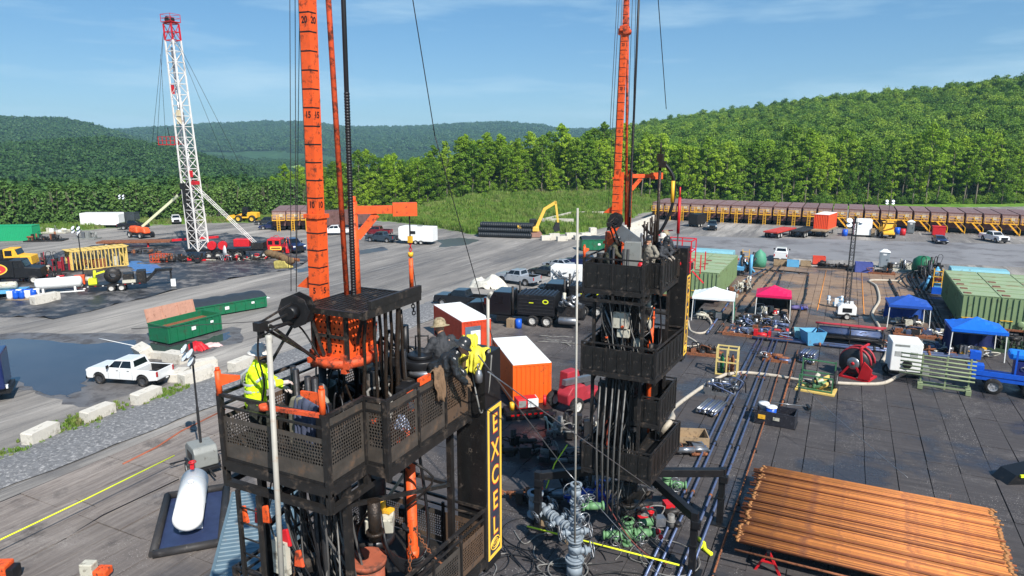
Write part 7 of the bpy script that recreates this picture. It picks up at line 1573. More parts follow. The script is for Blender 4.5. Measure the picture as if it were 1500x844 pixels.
junk('grey and rusty pipe rack in front of the yellow frame', *(-6.26, 44.52, 0)[:2], .1, 1.9, 1.9, 1.2, [STEEL, DSTEEL, STEEL, BPIPE], 30, 'pipe_rack', 'rack', 61)
# red hose reel
t = T('hose_reel', 'large red-framed black hose reel with grey hub on the dark mats', 'reel', (*(1.76, 51.58, 0)[:2], .09), radians(-20)); t.scale = (.8, .8, .8)
MB().lathe([(.5, -.8), (1.25, -.8), (1.25, -.72), (1.1, -.7), (1.1, .7), (1.25, .72), (1.25, .8), (.5, .8)], (0, 0, 1.45), 28, 'y').build('drum', M('reel_black', (44, 44, 46), .4, .2, var=.2), t)
MB().lathe([(.001, -1.05), (.3, -1.05), (.52, -1.0), (.55, -.86), (.5, -.8)], (0, 0, 1.45), 20, 'y').build('hub', STEEL, t); MB().lathe([(.001, -1.1), (.14, -1.1), (.15, -1.04)], (0, 0, 1.45), 12, 'y').build('hub_cap', RED, t)
q = MB()
for s in (-1, 1): q.bar((-1.0, s*.95, .1), (0, s*.95, 1.6), .16).bar((1.0, s*.95, .1), (0, s*.95, 1.6), .16).bar((-1.4, s*.95, .12), (1.4, s*.95, .12), .16)
for a in (-1.3, 1.3): q.bar((a, -.95, .12), (a, .95, .12), .16)
q.bar((.9, -.95, .2), (.5, -.95, 2.9), .14).bar((.5, -.95, 2.9), (.5, .95, 2.9), .14); q.build('frame', RED, t)
MB().prism([(.5, .2), (1.5, .3), (1.6, 1.2), (.9, 1.8)], -1.06, -.96).build('side_guard', RED, t)
MB().tube([(1.28*cos(a*pi/10), -.45, 1.45+1.28*sin(a*pi/10)) for a in range(11)], .1, 7).tube([(1.28*cos(a*pi/10), .45, 1.45+1.28*sin(a*pi/10)) for a in range(11)], .1, 7).build('red_band', PINK, t)
# white generator trailer
t = T('generator_trailer', 'tall white box generator on wheels with hose at its front', 'generator', (*(4.71, 53.33, 0)[:2], .09), radians(6)); MB().b2((-.95, -.7, .5), (.95, 1.2, 2.6)).build('housing', WHITE, t, bev=.06)
for a in (-.5, .45): MB().box((a, -.705, 1.75), (.45, .02, .35)).build('louvre', GREY, t)
for a in (-.5, .45):
    for k in range(4): MB().box((a, -.715, 1.62+k*.085), (.42, .012, .02)).build('slat', WHITE, t)
MB().lathe([(.3, -.02), (.3, -.1), (.2, -.12), (.001, -.12)], (.1, -.7, 1.05), 18, 'y').build('outlet', BLACKP, t); MB().box((-.3, -.706, 2.35), (.9, .012, .14)).build('lettering_strip', GREY, t)
MB().b2((-1, -.8, .3), (1, 1.2, .49)).build('chassis', BLACKP, t)
for s in (-1, 1): w = wheel(t, s*.9, .3, .34, .22); w.rotation_euler = (0, 0, 0)
MB().box((1.25, -.3, .6), (.5, .7, .6)).build('grey_box', GREY, t)
# green pipe rack, green frame, blue trailer
t = T('rail_rack', 'pale green rack of horizontal rails beside the white generator', 'rack', (*(6.92, 51.06, 0)[:2], .09), radians(-4)); GP = M('pale_green_steel', (128, 140, 104), .6, var=.15, dirt=(96, 84, 60), amt=.3)
for k in range(6): MB().cyl((-2.6, .05*k, .85+k*.26), (1.7, .05*k, .85+k*.26), .055, n=8).build('rail', GP, t)
q = MB()
for a in (-1.3, .1, 1.4): q.bar((a, .1, .05), (a, .25, 2.3), .1)
for a in (-1.3, 1.4): q.box((a, 0, .2), (.3, 1.1, .3))
q.bar((-1.4, -.3, .3), (1.5, -.3, .3), .1).bar((-1.4, .35, .3), (1.5, .35, .3), .1); q.build('stand', GP, t)
t = T('pump_cart', 'green framed pump cart with dark wheel on a timber base', 'pump', (*(-0.62, 47.40, 0)[:2], .09), radians(-6)); q = MB()
for a in (-1.0, 1.0):
    for b in (-.5, .5): q.bar((a, b, .1), (a, b, 2.0 if b > 0 else 1.1), .08)
for z in (.2, 1.1): q.bar((-1, -.5, z), (1, -.5, z), .08); q.bar((-1, .5, z), (1, .5, z), .08)
q.bar((-1, .5, 1.9), (1, .5, 1.9), .08).build('frame', M('frame_green', (64, 112, 78), .5, var=.2), t)
MB().b2((-1.2, -.75, .02), (1.2, .75, .12)).build('timber_base', WOODY, t)
for k in range(10): MB().cyl((U(-.8, .8), U(-.4, .4), .2), (U(-.8, .8), U(-.4, .4), U(.6, 1.1)), U(.06, .15), n=8).build('pump_part', random.choice((WOODY, CREAM, BLACK, VGR)), t)
w = wheel(t, 1.1, .2, .6, .2); w.rotation_euler = (0, 0, pi/2); w.location.z = .9
t = T('blue_trailer', 'bright blue pump trailer on big tyres at the right picture edge', 'trailer', (*(11.21, 52.58, 0)[:2], .09), radians(-4))
MB().b2((-2.6, -.9, .85), (3.5, .9, 1.1)).bar((-2.6, -.9, 1.3), (3.5, -.9, 1.3), .1, .3).build('frame', BLUE, t); MB().box((.9, .2, 2.55), (3.2, 1.2, .5)).build('fuel_tank', M('sky_blue', (28, 120, 214), .4, var=.1), t, bev=.15); MB().b2((-.3, -.5, 1.1), (3.2, .9, 2.2)).build('engine_bay', M('navy_box', (26, 34, 92), .5), t)
for k in range(5): MB().lathe([(.1, 0), (.16, -.01), (.16, -.04), (.1, -.05)], (.1+k*.5, -.5, 1.8), 12, 'y').build('port_ring', STEEL, t)
MB().bar((-.3, -.6, .9), (-.3, -.6, 3.0), .1).bar((-2.4, -.3, .9), (-2.7, -.3, 2.6), .3).box((-2.5, -.2, 2.3), (.6, .6, .5)).box((-2.4, -.2, 1.5), (.9, .8, .4)).build('drawworks', BLUE, t)
heap('pale sacks lying on the blue trailer fender', *(Vector(((11.21, 52.58, 0)[0]+1.4, (11.21, 52.58, 0)[1]-.95))[:]), CREAM, 1.4, .6, .3, 'sack_heap', 'sacks', 7, z=1.5)
for a in (-1.4, .6):
    for s in (-1, 1): wheel(t, a, s*1.0, .52, .35, RIM)
junk('dark green machinery half hidden behind the bright blue canopy', *(13.30, 64.01, 0)[:2], .05, 4.5, 2.0, 2.0, [M('machine_green', (52, 70, 50), .6), BLACK, DSTEEL, M('machine_green', (52, 70, 50), .6)], 26, 'machine_skid', 'machine', 62)
junk('blue drums and white boxes at the foot of the lattice mast', *(0.23, 74.06, 0)[:2], .1, 2.6, 1.2, 1.2, [BLUE, WHITE, LBLUE, WHITE], 9, 'drum_group', 'drums', 63, base=False)
t = T('dark_panel', 'dark tilted panel with hi-vis strap at the right edge below the blue trailer', 'panel', (*(8.80, 38.21, 0)[:2], .09), .5); MB().hull8([(-1.0, -.5, .02), (.8, -.5, .02), (.8, .5, .02), (-1.0, .5, .02), (-.6, -.5, .5), (.8, -.5, .8), (.8, .5, .8), (-.6, .5, .5)]).build('panel', BLACKP, t); MB().box((-.1, -.56, .5), (.7, .1, .12)).build('strap', YROPE, t)
# ------------------------------------------------------------------ far yard
def brown_tank(x, y, label, stairs):
    W_, L_, H_ = 2.5, 12.5, 3.7; t = T('storage_tank', label, 'tank', (x, y, 0), 0, 'brown tanks in the far row')
    MB().b2((-W_/2, 0, .9), (W_/2, L_, H_)).build('shell', BROWN, t); MB().b2((-W_/2-.01, -.01, H_+.002), (W_/2+.01, L_, H_+.07)).build('roof', BROWNT, t)
    MB().b2((-W_/2+.2, .2, .3), (W_/2-.2, L_-.2, .89)).build('skid_frame', BLACKP, t)
    MB().b2((-W_/2+.1, -.05, 2.3), (W_/2-.1, -.01, 3.5)).build('front_plate', M('tank_front', (150, 128, 120), .7, var=.3, scale=2, dirt=(90, 66, 58), amt=.4), t)
    q = MB().b2((-W_/2+.1, -1.2, 2.0), (W_/2-.1, -.05, 2.08))
    for a in (-W_/2+.15, 0, W_/2-.15): q.bar((a, -1.15, 2.0), (a, -1.15, 3.1), .065)
    for z in (2.55, 3.1): q.bar((-W_/2+.1, -1.15, z), (W_/2-.1, -1.15, z), .065)
    q.build('platform', YEL, t); q = MB()
    if stairs:
        q.bar((-.3, -1.4, 2.1), (W_/2+.2, -1.5, .2), .12, .25).bar((-.3, -1.6, 3.1), (W_/2+.2, -1.7, 1.2), .09).bar((W_/2+.2, -1.7, .1), (W_/2+.2, -1.7, 1.2), .09)
        for k in range(6): q.box((-.2+k*.26, -1.5, 1.95-k*.3), (.26, .7, .05))
    else:
        for a in (-.25, .25): q.bar((a, -1.3, 0), (a, -1.25, 3.1), .09)
        for k in range(7): q.bar((-.25, -1.3, .3+k*.33), (.25, -1.3, .3+k*.33), .06)
    q.build('stairs' if stairs else 'ladder', YEL, t); MB().box((.4, -.2, 2.9), (.6, .2, .5)).build('gauge_box', CREAM, t)
    return t
NT = 25; lt = None
for k in range(NT):
    st = k >= 13
    ORD = 'first second third fourth fifth sixth seventh eighth ninth tenth eleventh twelfth thirteenth'.split(); lab = ORD[k]+' brown tank from the left end of the far row, with yellow ladder front' if not st else ORD[k-13]+' of the brown tanks with yellow stairs, counted from the left, far row'
    x = -36.8+k*2.78; y = 149.2+.05*k
    if k == 0: a0_ = brown_tank(x, y, lab, False)
    elif k == 13: b0_ = brown_tank(x, y, lab, True)
    else: copy_tree(b0_ if st else a0_, None, (x, y, 0), 0, lab)
for k in range(3): copy_tree(a0_, None, G(412 + 17, 336) if False else ((-96.89, 97.74, 0)[0]+k*2.62*cos(.65), (-96.89, 97.74, 0)[1]+k*2.62*sin(.65)+0, 0), .65, ('left', 'middle', 'right')[k]+' of three yellow-fronted tank ends beyond the near orange mast', 'tank ends left of the mast')
t = T('long_tank', 'long brown ribbed tank lying on the lot behind the near orange mast', 'tank', (*(-89.81, 106.09, 0)[:2], 0), radians(48)); MB().b2((-6, -1.3, .7), (7, 1.3, 3.5)).build('shell', BROWN, t)
for i in range(22): MB().box((-5.9+i*.6, -1.33, 2.1), (.12, .07, 2.7)).build('rib', BROWN, t)
for a in (5, 6.2): w = wheel(t, a, -1.1, .5, .3, RIMW)
# flat trailers, orange container etc.
def flatbed(label, x, y, rz, col, L_=9, load=None):
    t = T('flat_trailer', label, 'trailer', (x, y, 0), rz, 'flat trailers before the tank row'); MB().b2((-L_/2, -1.25, 1.0), (L_/2, 1.25, 1.22)).build('deck', col, t); MB().bar((-L_/2, -.6, .85), (L_/2, -.6, .85), .2, .3).bar((-L_/2, .6, .85), (L_/2, .6, .85), .2, .3).build('beam', BLACKP, t)
    for a in (-L_/2+1, -L_/2+2.2):
        for s in (-1, 1): wheel(t, a, s*1.05, .5, .3, RIMW)
    for s in (-1, 1): MB().bar((L_/2-2, s*.8, 0), (L_/2-2, s*.8, 1), .14).build('landing_leg', BLACKP, t)
    return t
x, y = (-2.92, 136.57, 0)[:2]; flatbed('flat trailer carrying the bright orange container', x, y, radians(78), WOOD)
container('bright orange-red container riding on a flat trailer before the brown tanks', x, y+1.0, radians(78), M('vivid_orange', (226, 78, 40), .5, var=.06), ROOFW, z=1.23, doors=True)
flatbed('empty dark flat trailer left of the orange container', *(-6.12, 133.94, 0)[:2], radians(76), BLACK)
flatbed('flat trailer with red tail, left of the empty dark one', *(-10.04, 130.98, 0)[:2], radians(74), M('red_deck', (186, 60, 50), .6, var=.25))
boxtrailer('small black cargo trailer beside the dark blue pickup on the far yard', *(-26.35, 139.48, 0)[:2], radians(70), 3.4, 2.0, 2.6, BLACKP, win=False)
t = T('white_cabin', 'white upright cabin box right of the orange container', 'cabin', (*(3.22, 137.42, 0)[:2], 0), .1); MB().b2((-1.4, -1.2, .3), (1.4, 1.2, 3.1)).build('box', WHITE, t, bev=.05); MB().b2((-1.5, -1.2, .05), (1.5, 1.2, .29)).build('skid', BLACKP, t); MB().box((1.6, -1.2, .9), (.6, .5, 1.4)).build('wood_panel', WOOD, t)
t = T('yellow_lift_truck', 'yellow wheeled machine with raised arms before the brown tanks', 'loader', (*(7.01, 137.19, 0)[:2], 0), radians(-80)); MB().prism([(-1.8, .7), (-1.8, 1.7), (-.4, 1.9), (.2, 2.9), (1.0, 2.9), (1.4, 1.3), (2.2, 1.1), (2.2, .7)], -.9, .9).build('body', YEL, t, bev=.1); MB().box((.7, 0, 2.4), (.8, 1.85, .7)).build('cab_glass', GLASS, t); MB().bar((.8, -.7, 1.3), (3.0, -.7, 3.4), .22).bar((.8, .7, 1.3), (3.0, .7, 3.4), .22).bar((3, -.8, 3.4), (3, .8, 3.4), .3).build('arm', YEL, t)
for a in (-1.2, 1.3):
    for s in (-1, 1): wheel(t, a, s*1.0, .6, .4, RIMW)
def toilet(label, x, y, col, roof):
    t = T('portable_toilet', label, 'toilet', (x, y, .02)); MB().b2((-.58, -.58, .1), (.58, .58, 2.1)).build('cabin', col, t, bev=.03); MB().hull8([(-.66, -.66, 2.1), (.66, -.66, 2.1), (.66, .66, 2.1), (-.66, .66, 2.1), (-.2, -.2, 2.45), (.2, -.2, 2.45), (.2, .2, 2.45), (-.2, .2, 2.45)]).build('roof', roof, t); d = MB().box((0, -.59, 1.05), (.85, .03, 1.8)).build('door', col, t); MB().box((.3, -.62, 1.1), (.08, .04, .2)).build('handle', BLACKP, d); MB().box((0, -.61, 1.8), (.4, .01, .2)).build('door_sign', WHITE, d); return t
TG_ = M('toilet_grey', (134, 142, 148), .5, var=.08); toilet('grey portable toilet with white roof at the far edge of the mats', *(5.40, 102.61, 0)[:2], TG_, WHITE); toilet('grey portable toilet before the brown tanks beside the yellow machine', *(11.37, 145.71, 0)[:2], M('toilet_dark', (104, 110, 112), .5), WHITE)
t = T('red_bin', 'dark red bin behind the small dark blue car on the far yard', 'bin', (*(15.71, 144.54, 0)[:2], 0)); MB().b2((-1, -.8, .1), (1, .8, 1.6)).build('box', RED, t, bev=.05); MB().b2((-1.05, -.85, 1.6), (1.05, .85, 1.7)).build('lid', RED, t)
for k, (p, c, lab) in enumerate((((0.46, 136.08, 0), BLUE, 'blue barrel beside the flat trailer of the orange container'), ((9.14, 143.52, 0), BLUE, 'blue barrel between yellow machine and grey toilet'), ((9.92, 141.73, 0), RED, 'small red barrel beside the far grey toilet'))): o = MB().lathe([(.001, 0), (.45, 0), (.48, .5), (.45, 1.2), (.001, 1.22)], (0, 0, 0), 14).build('barrel', c, None, (p[0], p[1], 0)); tag(o, lab, 'barrel')
junk('pale pump and hoses beside the near grey toilet', *(7.24, 101.24, 0)[:2], .2, 3.4, 1.6, 1.6, [CREAM, STEEL, GREASE], 18, 'pump_skid', 'pump', 71)
junk('dark low skid behind the lattice mast at the far mat edge', *(-0.25, 98.72, 0)[:2], .02, 4.6, 1.6, .9, [BLACK, DSTEEL, GREASE], 22, 'low_skid', 'skid', 72)
junk('rusty low skid left of the grey toilet', *(4.96, 96.91, 0)[:2], .02, 3.0, 1.4, .9, [RUST, DSTEEL, STEEL], 14, 'low_skid', 'skid', 73)
light_tower('distant light mast among the brown tanks at far right', *(7.25, 140.43, 0)[:2], .2, 6.0, None, z=0)
# excavator, culvert pipes, retaining walls, loader
t = T('excavator', 'yellow excavator with raised arm beside the black culvert pipes', 'excavator', (*(-50.12, 110.48, 0)[:2], 0), radians(28)); EY = M('excavator_yellow', (222, 178, 74), .5, var=.1, dirt=(150, 116, 60), amt=.2)
for s in (-1, 1): MB().prism([(-2, .1), (-2.2, .5), (-1.9, .9), (1.9, .9), (2.2, .5), (2, .1)], s*1.0, s*1.5).build('track', M('track_rust', (146, 110, 96), .8, var=.2), t)
MB().prism([(-2.2, 1.1), (-2.3, 2.2), (-.4, 2.3), (-.4, 1.9), (1.5, 1.9), (1.6, 1.1)], -1.4, 1.4).build('house', EY, t, bev=.08); MB().hull8([(-.1, .3, 1.9), (1.5, .3, 1.9), (1.5, 1.35, 1.9), (-.1, 1.35, 1.9), (0, .35, 3.1), (1.2, .35, 3.1), (1.2, 1.3, 3.1), (0, 1.3, 3.1)]).build('cab', BLACKP, t, bev=.05)
MB().bar((1.2, -.3, 1.8), (2.6, -.3, 5.0), .45, .55).bar((2.5, -.3, 4.9), (4.6, -.3, 6.2), .4, .5).build('boom', EY, t); MB().bar((4.5, -.3, 6.3), (5.0, -.3, 2.6), .35, .4).build('stick', EY, t); MB().prism([(4.6, 2.6), (5.2, 2.6), (5.3, 1.2), (4.4, .9), (4.1, 1.5)], -.9, .3).build('bucket', DSTEEL, t)
text('CAT', .7, BLACKP, t, (-1.5, -1.41, 1.65), (pi/2, 0, 0), 'lettering', .01, 1.1, .02)
t = T('culvert_pipes', 'stack of large black ribbed culvert pipes at the foot of the grass bank', 'pipes', (*(-53.85, 108.67, 0)[:2], 0), radians(12)); CUL = M('black_plastic', (36, 40, 44), .45, var=.2)
cm = MB()
for i in range(26): cm.lathe([(.42, -4.8+i*.37), (.46, -4.72+i*.37), (.46, -4.56+i*.37), (.42, -4.48+i*.37)], (0, 0, 0), 14, 'x')
cm.lathe([(.41, -4.8), (.36, -4.8), (.36, 4.8), (.41, 4.8)], (0, 0, 0), 14, 'x'); cmm = cm.mesh('culvert'); cmm.materials.append(CUL)
for r_ in range(3):
    for k in range(4-r_): obj('culvert_pipe', cmm, None, t, (U(-.2, .2), -1.4+.47*r_+k*.94, .47+r_*.82))
q = MB()
for a, b in (((-53.35, 123.79, 0), (-53.59, 140.57, 0)), ((-53.59, 140.57, 0), (-47.25, 143.65, 0)), ((-47.88, 126.45, 0), (-54.42, 124.55, 0))): q.bar(tuple(Vector(a)+Vector((0, 0, .9))), tuple(Vector(b)+Vector((0, 0, .9))), .35, 1.8)
for i in range(9): c = Vector((-53.11, 123.91, 0)).lerp(Vector((-53.86, 140.44, 0)), i/8); q.box((c.x, c.y, .8), (.15, .6, 1.7), rz=.5)
o = q.build('retaining_wall', CONC); tag(o, 'grey concrete retaining wall in front of the grass bank beyond the excavator', 'wall')
q = MB().bar(tuple(Vector((-37.09, 118.91, 0))+Vector((0, 0, .5))), tuple(Vector((-37.13, 148.56, 0))+Vector((0, 0, .5))), .6, 1.1); tag(q.build('low_wall', CONC), 'low grey concrete wall leading to the far tank row', 'wall')
q = MB().hull8([(*(-34.30, 113.18, 0)[:2], 0), (*(-30.96, 121.88, 0)[:2], 0), (*(-36.02, 143.07, 0)[:2], 0), (*(-38.83, 133.42, 0)[:2], 0), (*(-34.30, 113.18, 0)[:2], .05), (*(-30.96, 121.88, 0)[:2], .05), (*(-36.02, 143.07, 0)[:2], .06), (*(-38.83, 133.42, 0)[:2], .05)]); tag(q.build('concrete_slab', CONC), 'pale concrete slab at the left end of the tank row', 'slab')
t = T('wheel_loader', 'yellow wheel loader parked beyond the white derrick', 'loader', (*(-114.60, 106.38, 0)[:2], 0), radians(200)); MB().prism([(-2.6, .9), (-2.6, 2.0), (-.6, 2.1), (-.4, 1.1), (1.8, 1.1), (1.9, .8)], -.9, .9).build('body', YEL, t, bev=.1); MB().hull8([(-.8, -.7, 1.9), (.7, -.7, 1.4), (.7, .7, 1.4), (-.8, .7, 1.9), (-.7, -.65, 3.2), (.5, -.65, 3.2), (.5, .65, 3.2), (-.7, .65, 3.2)]).build('cab', GLASS, t); MB().bar((1, 0, 1.6), (3.2, 0, .8), .5, .4).prism([(3.0, .2), (4.2, .15), (3.4, 1.4)], -1.3, 1.3).build('bucket', YEL, t)
for a in (-1.7, 1.3):
    for s in (-1, 1): wheel(t, a, s*1.1, .75, .5, M('yellow_rim', (210, 170, 60), .5))
junk('dark parked gear between the derrick and the yellow loader', *(-122.60, 105.51, 0)[:2], .5, 6, 2, 2.2, [BLACK, CREAM, DSTEEL], 18, 'parked_gear', 'gear', 81, base=False)
car('pickup_truck', 'dark blue flatbed truck with white grille right of the red derrick cab', 'pickup', *(-76.14, 79.07, 0)[:2], radians(-25), BLP, group=VG, sc=1.0)
t = T('hay_bundle', 'lumpy tan and yellow sack bundle on a boom beside the near mast', 'bundle', (-8.90, 8.97, 14.05)); MB().cyl((0, -.05, 0), (.38, .03, -.02), .03, n=8).build('boom', RUST, t)
heapq = MB()
for k in range(6): heapq.ball((-.28+.1*k, .03*sin(k), .06-.02*k), .085, sq=(1.2, .9, .8))
heapq.build('sack', M('tan_sack', (104, 84, 60), .9, var=.45, scale=12, bump=.6), t); MB().hull8([(-.08, -.12, -.2), (.3, -.1, -.16), (.28, .02, -.15), (-.06, .02, -.18), (-.12, -.1, -.06), (.16, -.1, -.02), (.15, .02, -.02), (-.1, .02, -.05)]).build('foam_block', M('yellow_foam', (172, 158, 88), .9, var=.3, scale=10, bump=.5, bscale=20), t, bev=.03)
# ================================================================== PEOPLE
def remesh(o, v=.016, it=4):
    m = o.modifiers.new('fuse', 'REMESH'); m.mode = 'VOXEL'; m.voxel_size = v; m.use_smooth_shade = True
    s = o.modifiers.new('soft', 'SMOOTH'); s.factor = .5; s.iterations = it
    if o.name.split('.')[0] in ('jacket', 'trousers', 'hood'):
        tx = bpy.data.textures.get('cloth_folds') or bpy.data.textures.new('cloth_folds', 'CLOUDS'); tx.noise_scale = .09; tx.noise_depth = 2
        d = o.modifiers.new('folds', 'DISPLACE'); d.texture = tx; d.strength = .05; d.mid_level = .5; d.texture_coords = 'LOCAL'
    return o
def limb(q, pts, rad):
    for i, (a, b) in enumerate(zip(pts, pts[1:])): q.cyl(a, b, rad[i], rad[i+1], n=10)
    for p, r in zip(pts, rad): q.ball(p, r, 10, 6)
    return q
def person(label, loc, rz, jacket, trousers, hat, lean=0., arms=((.28, .35, 1.15), (.3, .55, 1.1)), head=(0, .0), hood=None, hatk='brim', step=.08, mask=None, tape=False, glove=None, turn=0., crouch=0., group='crew in the work baskets'):
    """arms: (elbow offsets are solved) wrist targets for left and right in the standing frame (x out, y forward, z up)"""
    t = T('person', label, 'person', loc, rz, group); ct = lean
    def up(p):     # bend the upper body forward about the hips
        v = Vector(p)-Vector((0, 0, .95)); c, s = cos(-ct), sin(-ct); v = Vector((v.x, v.y*c-v.z*s, v.y*s+v.z*c)); return v+Vector((0, 0, .95-crouch))
    pel = Vector((0, 0, .95-crouch)); ch = up((0, .01, 1.28)); nk = up((0, .02, 1.5)); hd = up((0, .05+.5*head[1], 1.64)); sh = [up((s*.19, 0, 1.43)) for s in (-1, 1)]
    wr = []; el = []
    for s, a, S_ in ((-1, arms[0], sh[0]), (1, arms[1], sh[1])):
        w = Vector((s*a[0], a[1], a[2]-crouch)); d = w-S_
        if d.length > .54: w = S_+d.normalized()*.54; d = w-S_
        mid = (S_+w)/2; h = math.sqrt(max(0, .29**2-(d.length/2)**2)); o_ = Vector((s*.6, -.3, -.75)); o_ -= d.normalized()*o_.dot(d.normalized()); el.append(mid+o_.normalized()*h); wr.append(w)
    hip = [Vector((s*.1, 0, .92-crouch)) for s in (-1, 1)]; kn = [Vector((-.11, step+.03+crouch*.7, .5-crouch*.35)), Vector((.11, -step*.3+.04+crouch*.7, .5-crouch*.35))]; an = [Vector((-.12, step, .1)), Vector((.12, -step, .1))]
    b = MB(); limb(b, [pel, (pel+ch)/2, ch, nk], [.14, .13, .15, .06]); limb(b, [nk, hd], [.055, .07]); b.ball(hd+Vector((0, 0, .03)), .105, 12, 8, (.82, .95, 1.18)); fw = Vector((sin(-turn)*-1 if turn else 0, 1, 0)).normalized()
    b.ball(hd+fw*.1+Vector((0, 0, .0)), .022, 6, 4); b.ball(hd+fw*.06+Vector((0, 0, -.09)), .045, 8, 5)
    for s in (-1, 1): b.ball(hd+Vector((s*.085, 0, .01)), .024, 6, 4, (.5, 1, 1.4))
    for k in (0, 1): limb(b, [ch+(sh[k]-ch)*.6, sh[k], el[k], wr[k]], [.08, .065, .045, .032]); limb(b, [hip[k], kn[k], an[k]], [.085, .06, .042]); limb(b, [an[k], an[k]+Vector((0, .17, -.05))], [.045, .035])
    remesh(b.build('body', SKIN, t), .014)
    j = MB(); limb(j, [pel+Vector((0, 0, -.12)), pel+Vector((0, 0, .08)), (pel+ch)/2, ch, up((0, .01, 1.42))], [.185, .18, .17, .19, .13])
    for s in (-1, 1): limb(j, [pel+Vector((s*.07, 0, -.1)), ch+Vector((s*.08, 0, 0))], [.15, .14])
    for k in (0, 1): limb(j, [sh[k], el[k], wr[k].lerp(el[k], .12)], [.095, .075, .062])
    limb(j, [nk, nk+Vector((0, -.02, .03))], [.09, .085])
    jo = remesh(j.build('jacket', jacket, t), .017)
    if hood:
        h_ = MB().ball(hd+Vector((0, -.03, .02)), .13, 12, 8, (1, 1.05, 1.15)); limb(h_, [nk, hd+Vector((0, -.05, -.06))], [.12, .12]); remesh(h_.build('hood', hood, t), .016)
    if mask: MB().ball(hd+fw*.045+Vector((0, 0, -.06)), .085, 10, 6, (1, 1, .8)).build('face_cover', mask, t)
    p_ = MB()
    for k in (0, 1): limb(p_, [hip[k], kn[k], an[k]+Vector((0, 0, .03))], [.13, .095, .085])
    limb(p_, [pel, pel+Vector((0, 0, -.05))], [.17, .16]); remesh(p_.build('trousers', trousers, t), .017)
    bo = MB()
    for k in (0, 1): limb(bo, [an[k]+Vector((0, 0, .08)), an[k]+Vector((0, 0, -.03)), an[k]+Vector((0, .19, -.055))], [.07, .068, .05])
    remesh(bo.build('boots', BLACKP, t), .016)
    gm_ = glove or M('work_glove', (150, 140, 128), .8, var=.2)
    for k in (0, 1):
        g = MB(); d = (wr[k]-el[k]).normalized(); c = wr[k]+d*.06; sd = Vector((1, 0, 0)) if k else Vector((-1, 0, 0)); sd = (sd-d*sd.dot(d)).normalized(); nn = d.cross(sd)
        limb(g, [wr[k]-d*.03, wr[k], c+d*.02], [.042, .038, .04]); g.ball(c, .05, 8, 6, (1, 1, .8))
        for i, ln in enumerate((.075, .088, .082, .065)):
            a = c+d*.035+sd*(i-1.5)*.021; m1 = a+d*ln*.55+nn*.012; limb(g, [a, m1, m1+d*ln*.25-Vector((0, 0, ln*.45))], [.0125, .012, .01])
        th = c-sd*.04; limb(g, [th, th-sd*.03+d*.03, th-sd*.025+d*.065-Vector((0, 0, .015))], [.015, .013, .011]); g.build('glove', gm_, t)
    hm = MB(); prof = [(.001, .165), (.06, .158), (.105, .12), (.125, .06), (.13, .02)]+([(.19, .0), (.195, -.008), (.13, .005)] if hatk == 'brim' else [(.132, 0), (.126, 0)])
    hm.lathe(prof, (0, 0, 0), 20)
    if hatk == 'cap': hm.box((0, .16, .01), (.18, .1, .012))
    for k in (-1, 0, 1): hm.tube([(k*.035, -.11, .09), (k*.035, -.05, .155), (k*.035, .05, .158), (k*.035, .1, .11)], .009, 5)
    ho = hm.build('hard_hat', hat, t, tuple(hd+Vector((0, -.01, .075)))); ho.rotation_euler = (-ct*.8-head[0], 0, 0)
    if hatk == 'decal': pass
    if tape:
        q = MB()
        for z, r in ((1.08-crouch, .188), (1.2-crouch, .188)): q.lathe([(r, -.022), (r+.004, 0), (r, .022)], (0, 0, z), 18)
        for i in range(len(q.v)): v = q.v[i]; q.v[i] = (v[0]*1.17, v[1]*.97, v[2])
        for k in (0, 1): d = (wr[k]-el[k]).normalized(); c = el[k].lerp(wr[k], .5); q.cyl(c-d*.022, c+d*.022, .078, n=12); c = sh[k].lerp(el[k], .6); d = (el[k]-sh[k]).normalized(); q.cyl(c-d*.022, c+d*.022, .092, n=12)
        for s in (-1, 1): q.tube([(s*.1, .16, 1.2-crouch), (s*.11, .165, 1.35-crouch), (s*.11, .05, 1.5-crouch), (s*.11, -.16, 1.35-crouch), (s*.1, -.18, 1.2-crouch)], .022, 6)
        q.build('reflective_tape', HIVT, t)
    return t
HATW = M('white_hat', (206, 200, 190), .4, var=.1, dirt=(150, 140, 126), amt=.25); HATT = M('tan_camo_hat', (150, 136, 108), .6, var=.3, scale=18, dirt=(96, 84, 62), amt=.45, dscale=14); HATB = M('black_hat', (42, 44, 46), .3, var=.2)
JKB = M('black_rain_jacket', (34, 36, 38), .3, var=.25, bump=.5, bscale=9, spec=.6); JKD = M('dark_coverall', (48, 50, 54), .75, var=.25, bump=.4, bscale=10); JKO = M('olive_coat', (72, 70, 54), .8, var=.2, bump=.3, bscale=10); JKG = M('grey_coverall', (128, 122, 110), .8, var=.15, bump=.3, bscale=10); TRD = M('dark_trousers', (44, 46, 40), .8, var=.2, bump=.4, bscale=10); HDW = M('white_hood', (206, 204, 198), .8, var=.08); GLR = M('red_cuff_glove', (190, 176, 168), .8, var=.25, dirt=(170, 40, 50), amt=.3, dscale=9)
FZ = 10.92
person('worker in hi-vis yellow jacket and white hard hat gripping the pale pipe', (-8.66, 7.92, FZ), radians(-62), HIVIS, TRD, HATW, .12, ((.12, .45, 1.05), (.1, .5, 1.2)), hood=None, mask=BLACKP, tape=True, glove=GLR)
person('worker in dark clothes and tan brimmed hard hat reaching left over the rail', (-6.62, 10.72, FZ), radians(60), JKD, TRD, HATT, .25, ((.4, .42, 1.2), (.25, .3, 1.0)), mask=M('dark_scarf', (70, 50, 50), .8))
person('crouching worker in shiny black rain jacket and black hard hat bending over the rail', (-6.5, 10.2, FZ), radians(-62), JKB, JKB, HATB, .75, ((.2, .55, .78), (.15, .6, .7)), glove=M('dirty_glove', (110, 88, 66), .8))
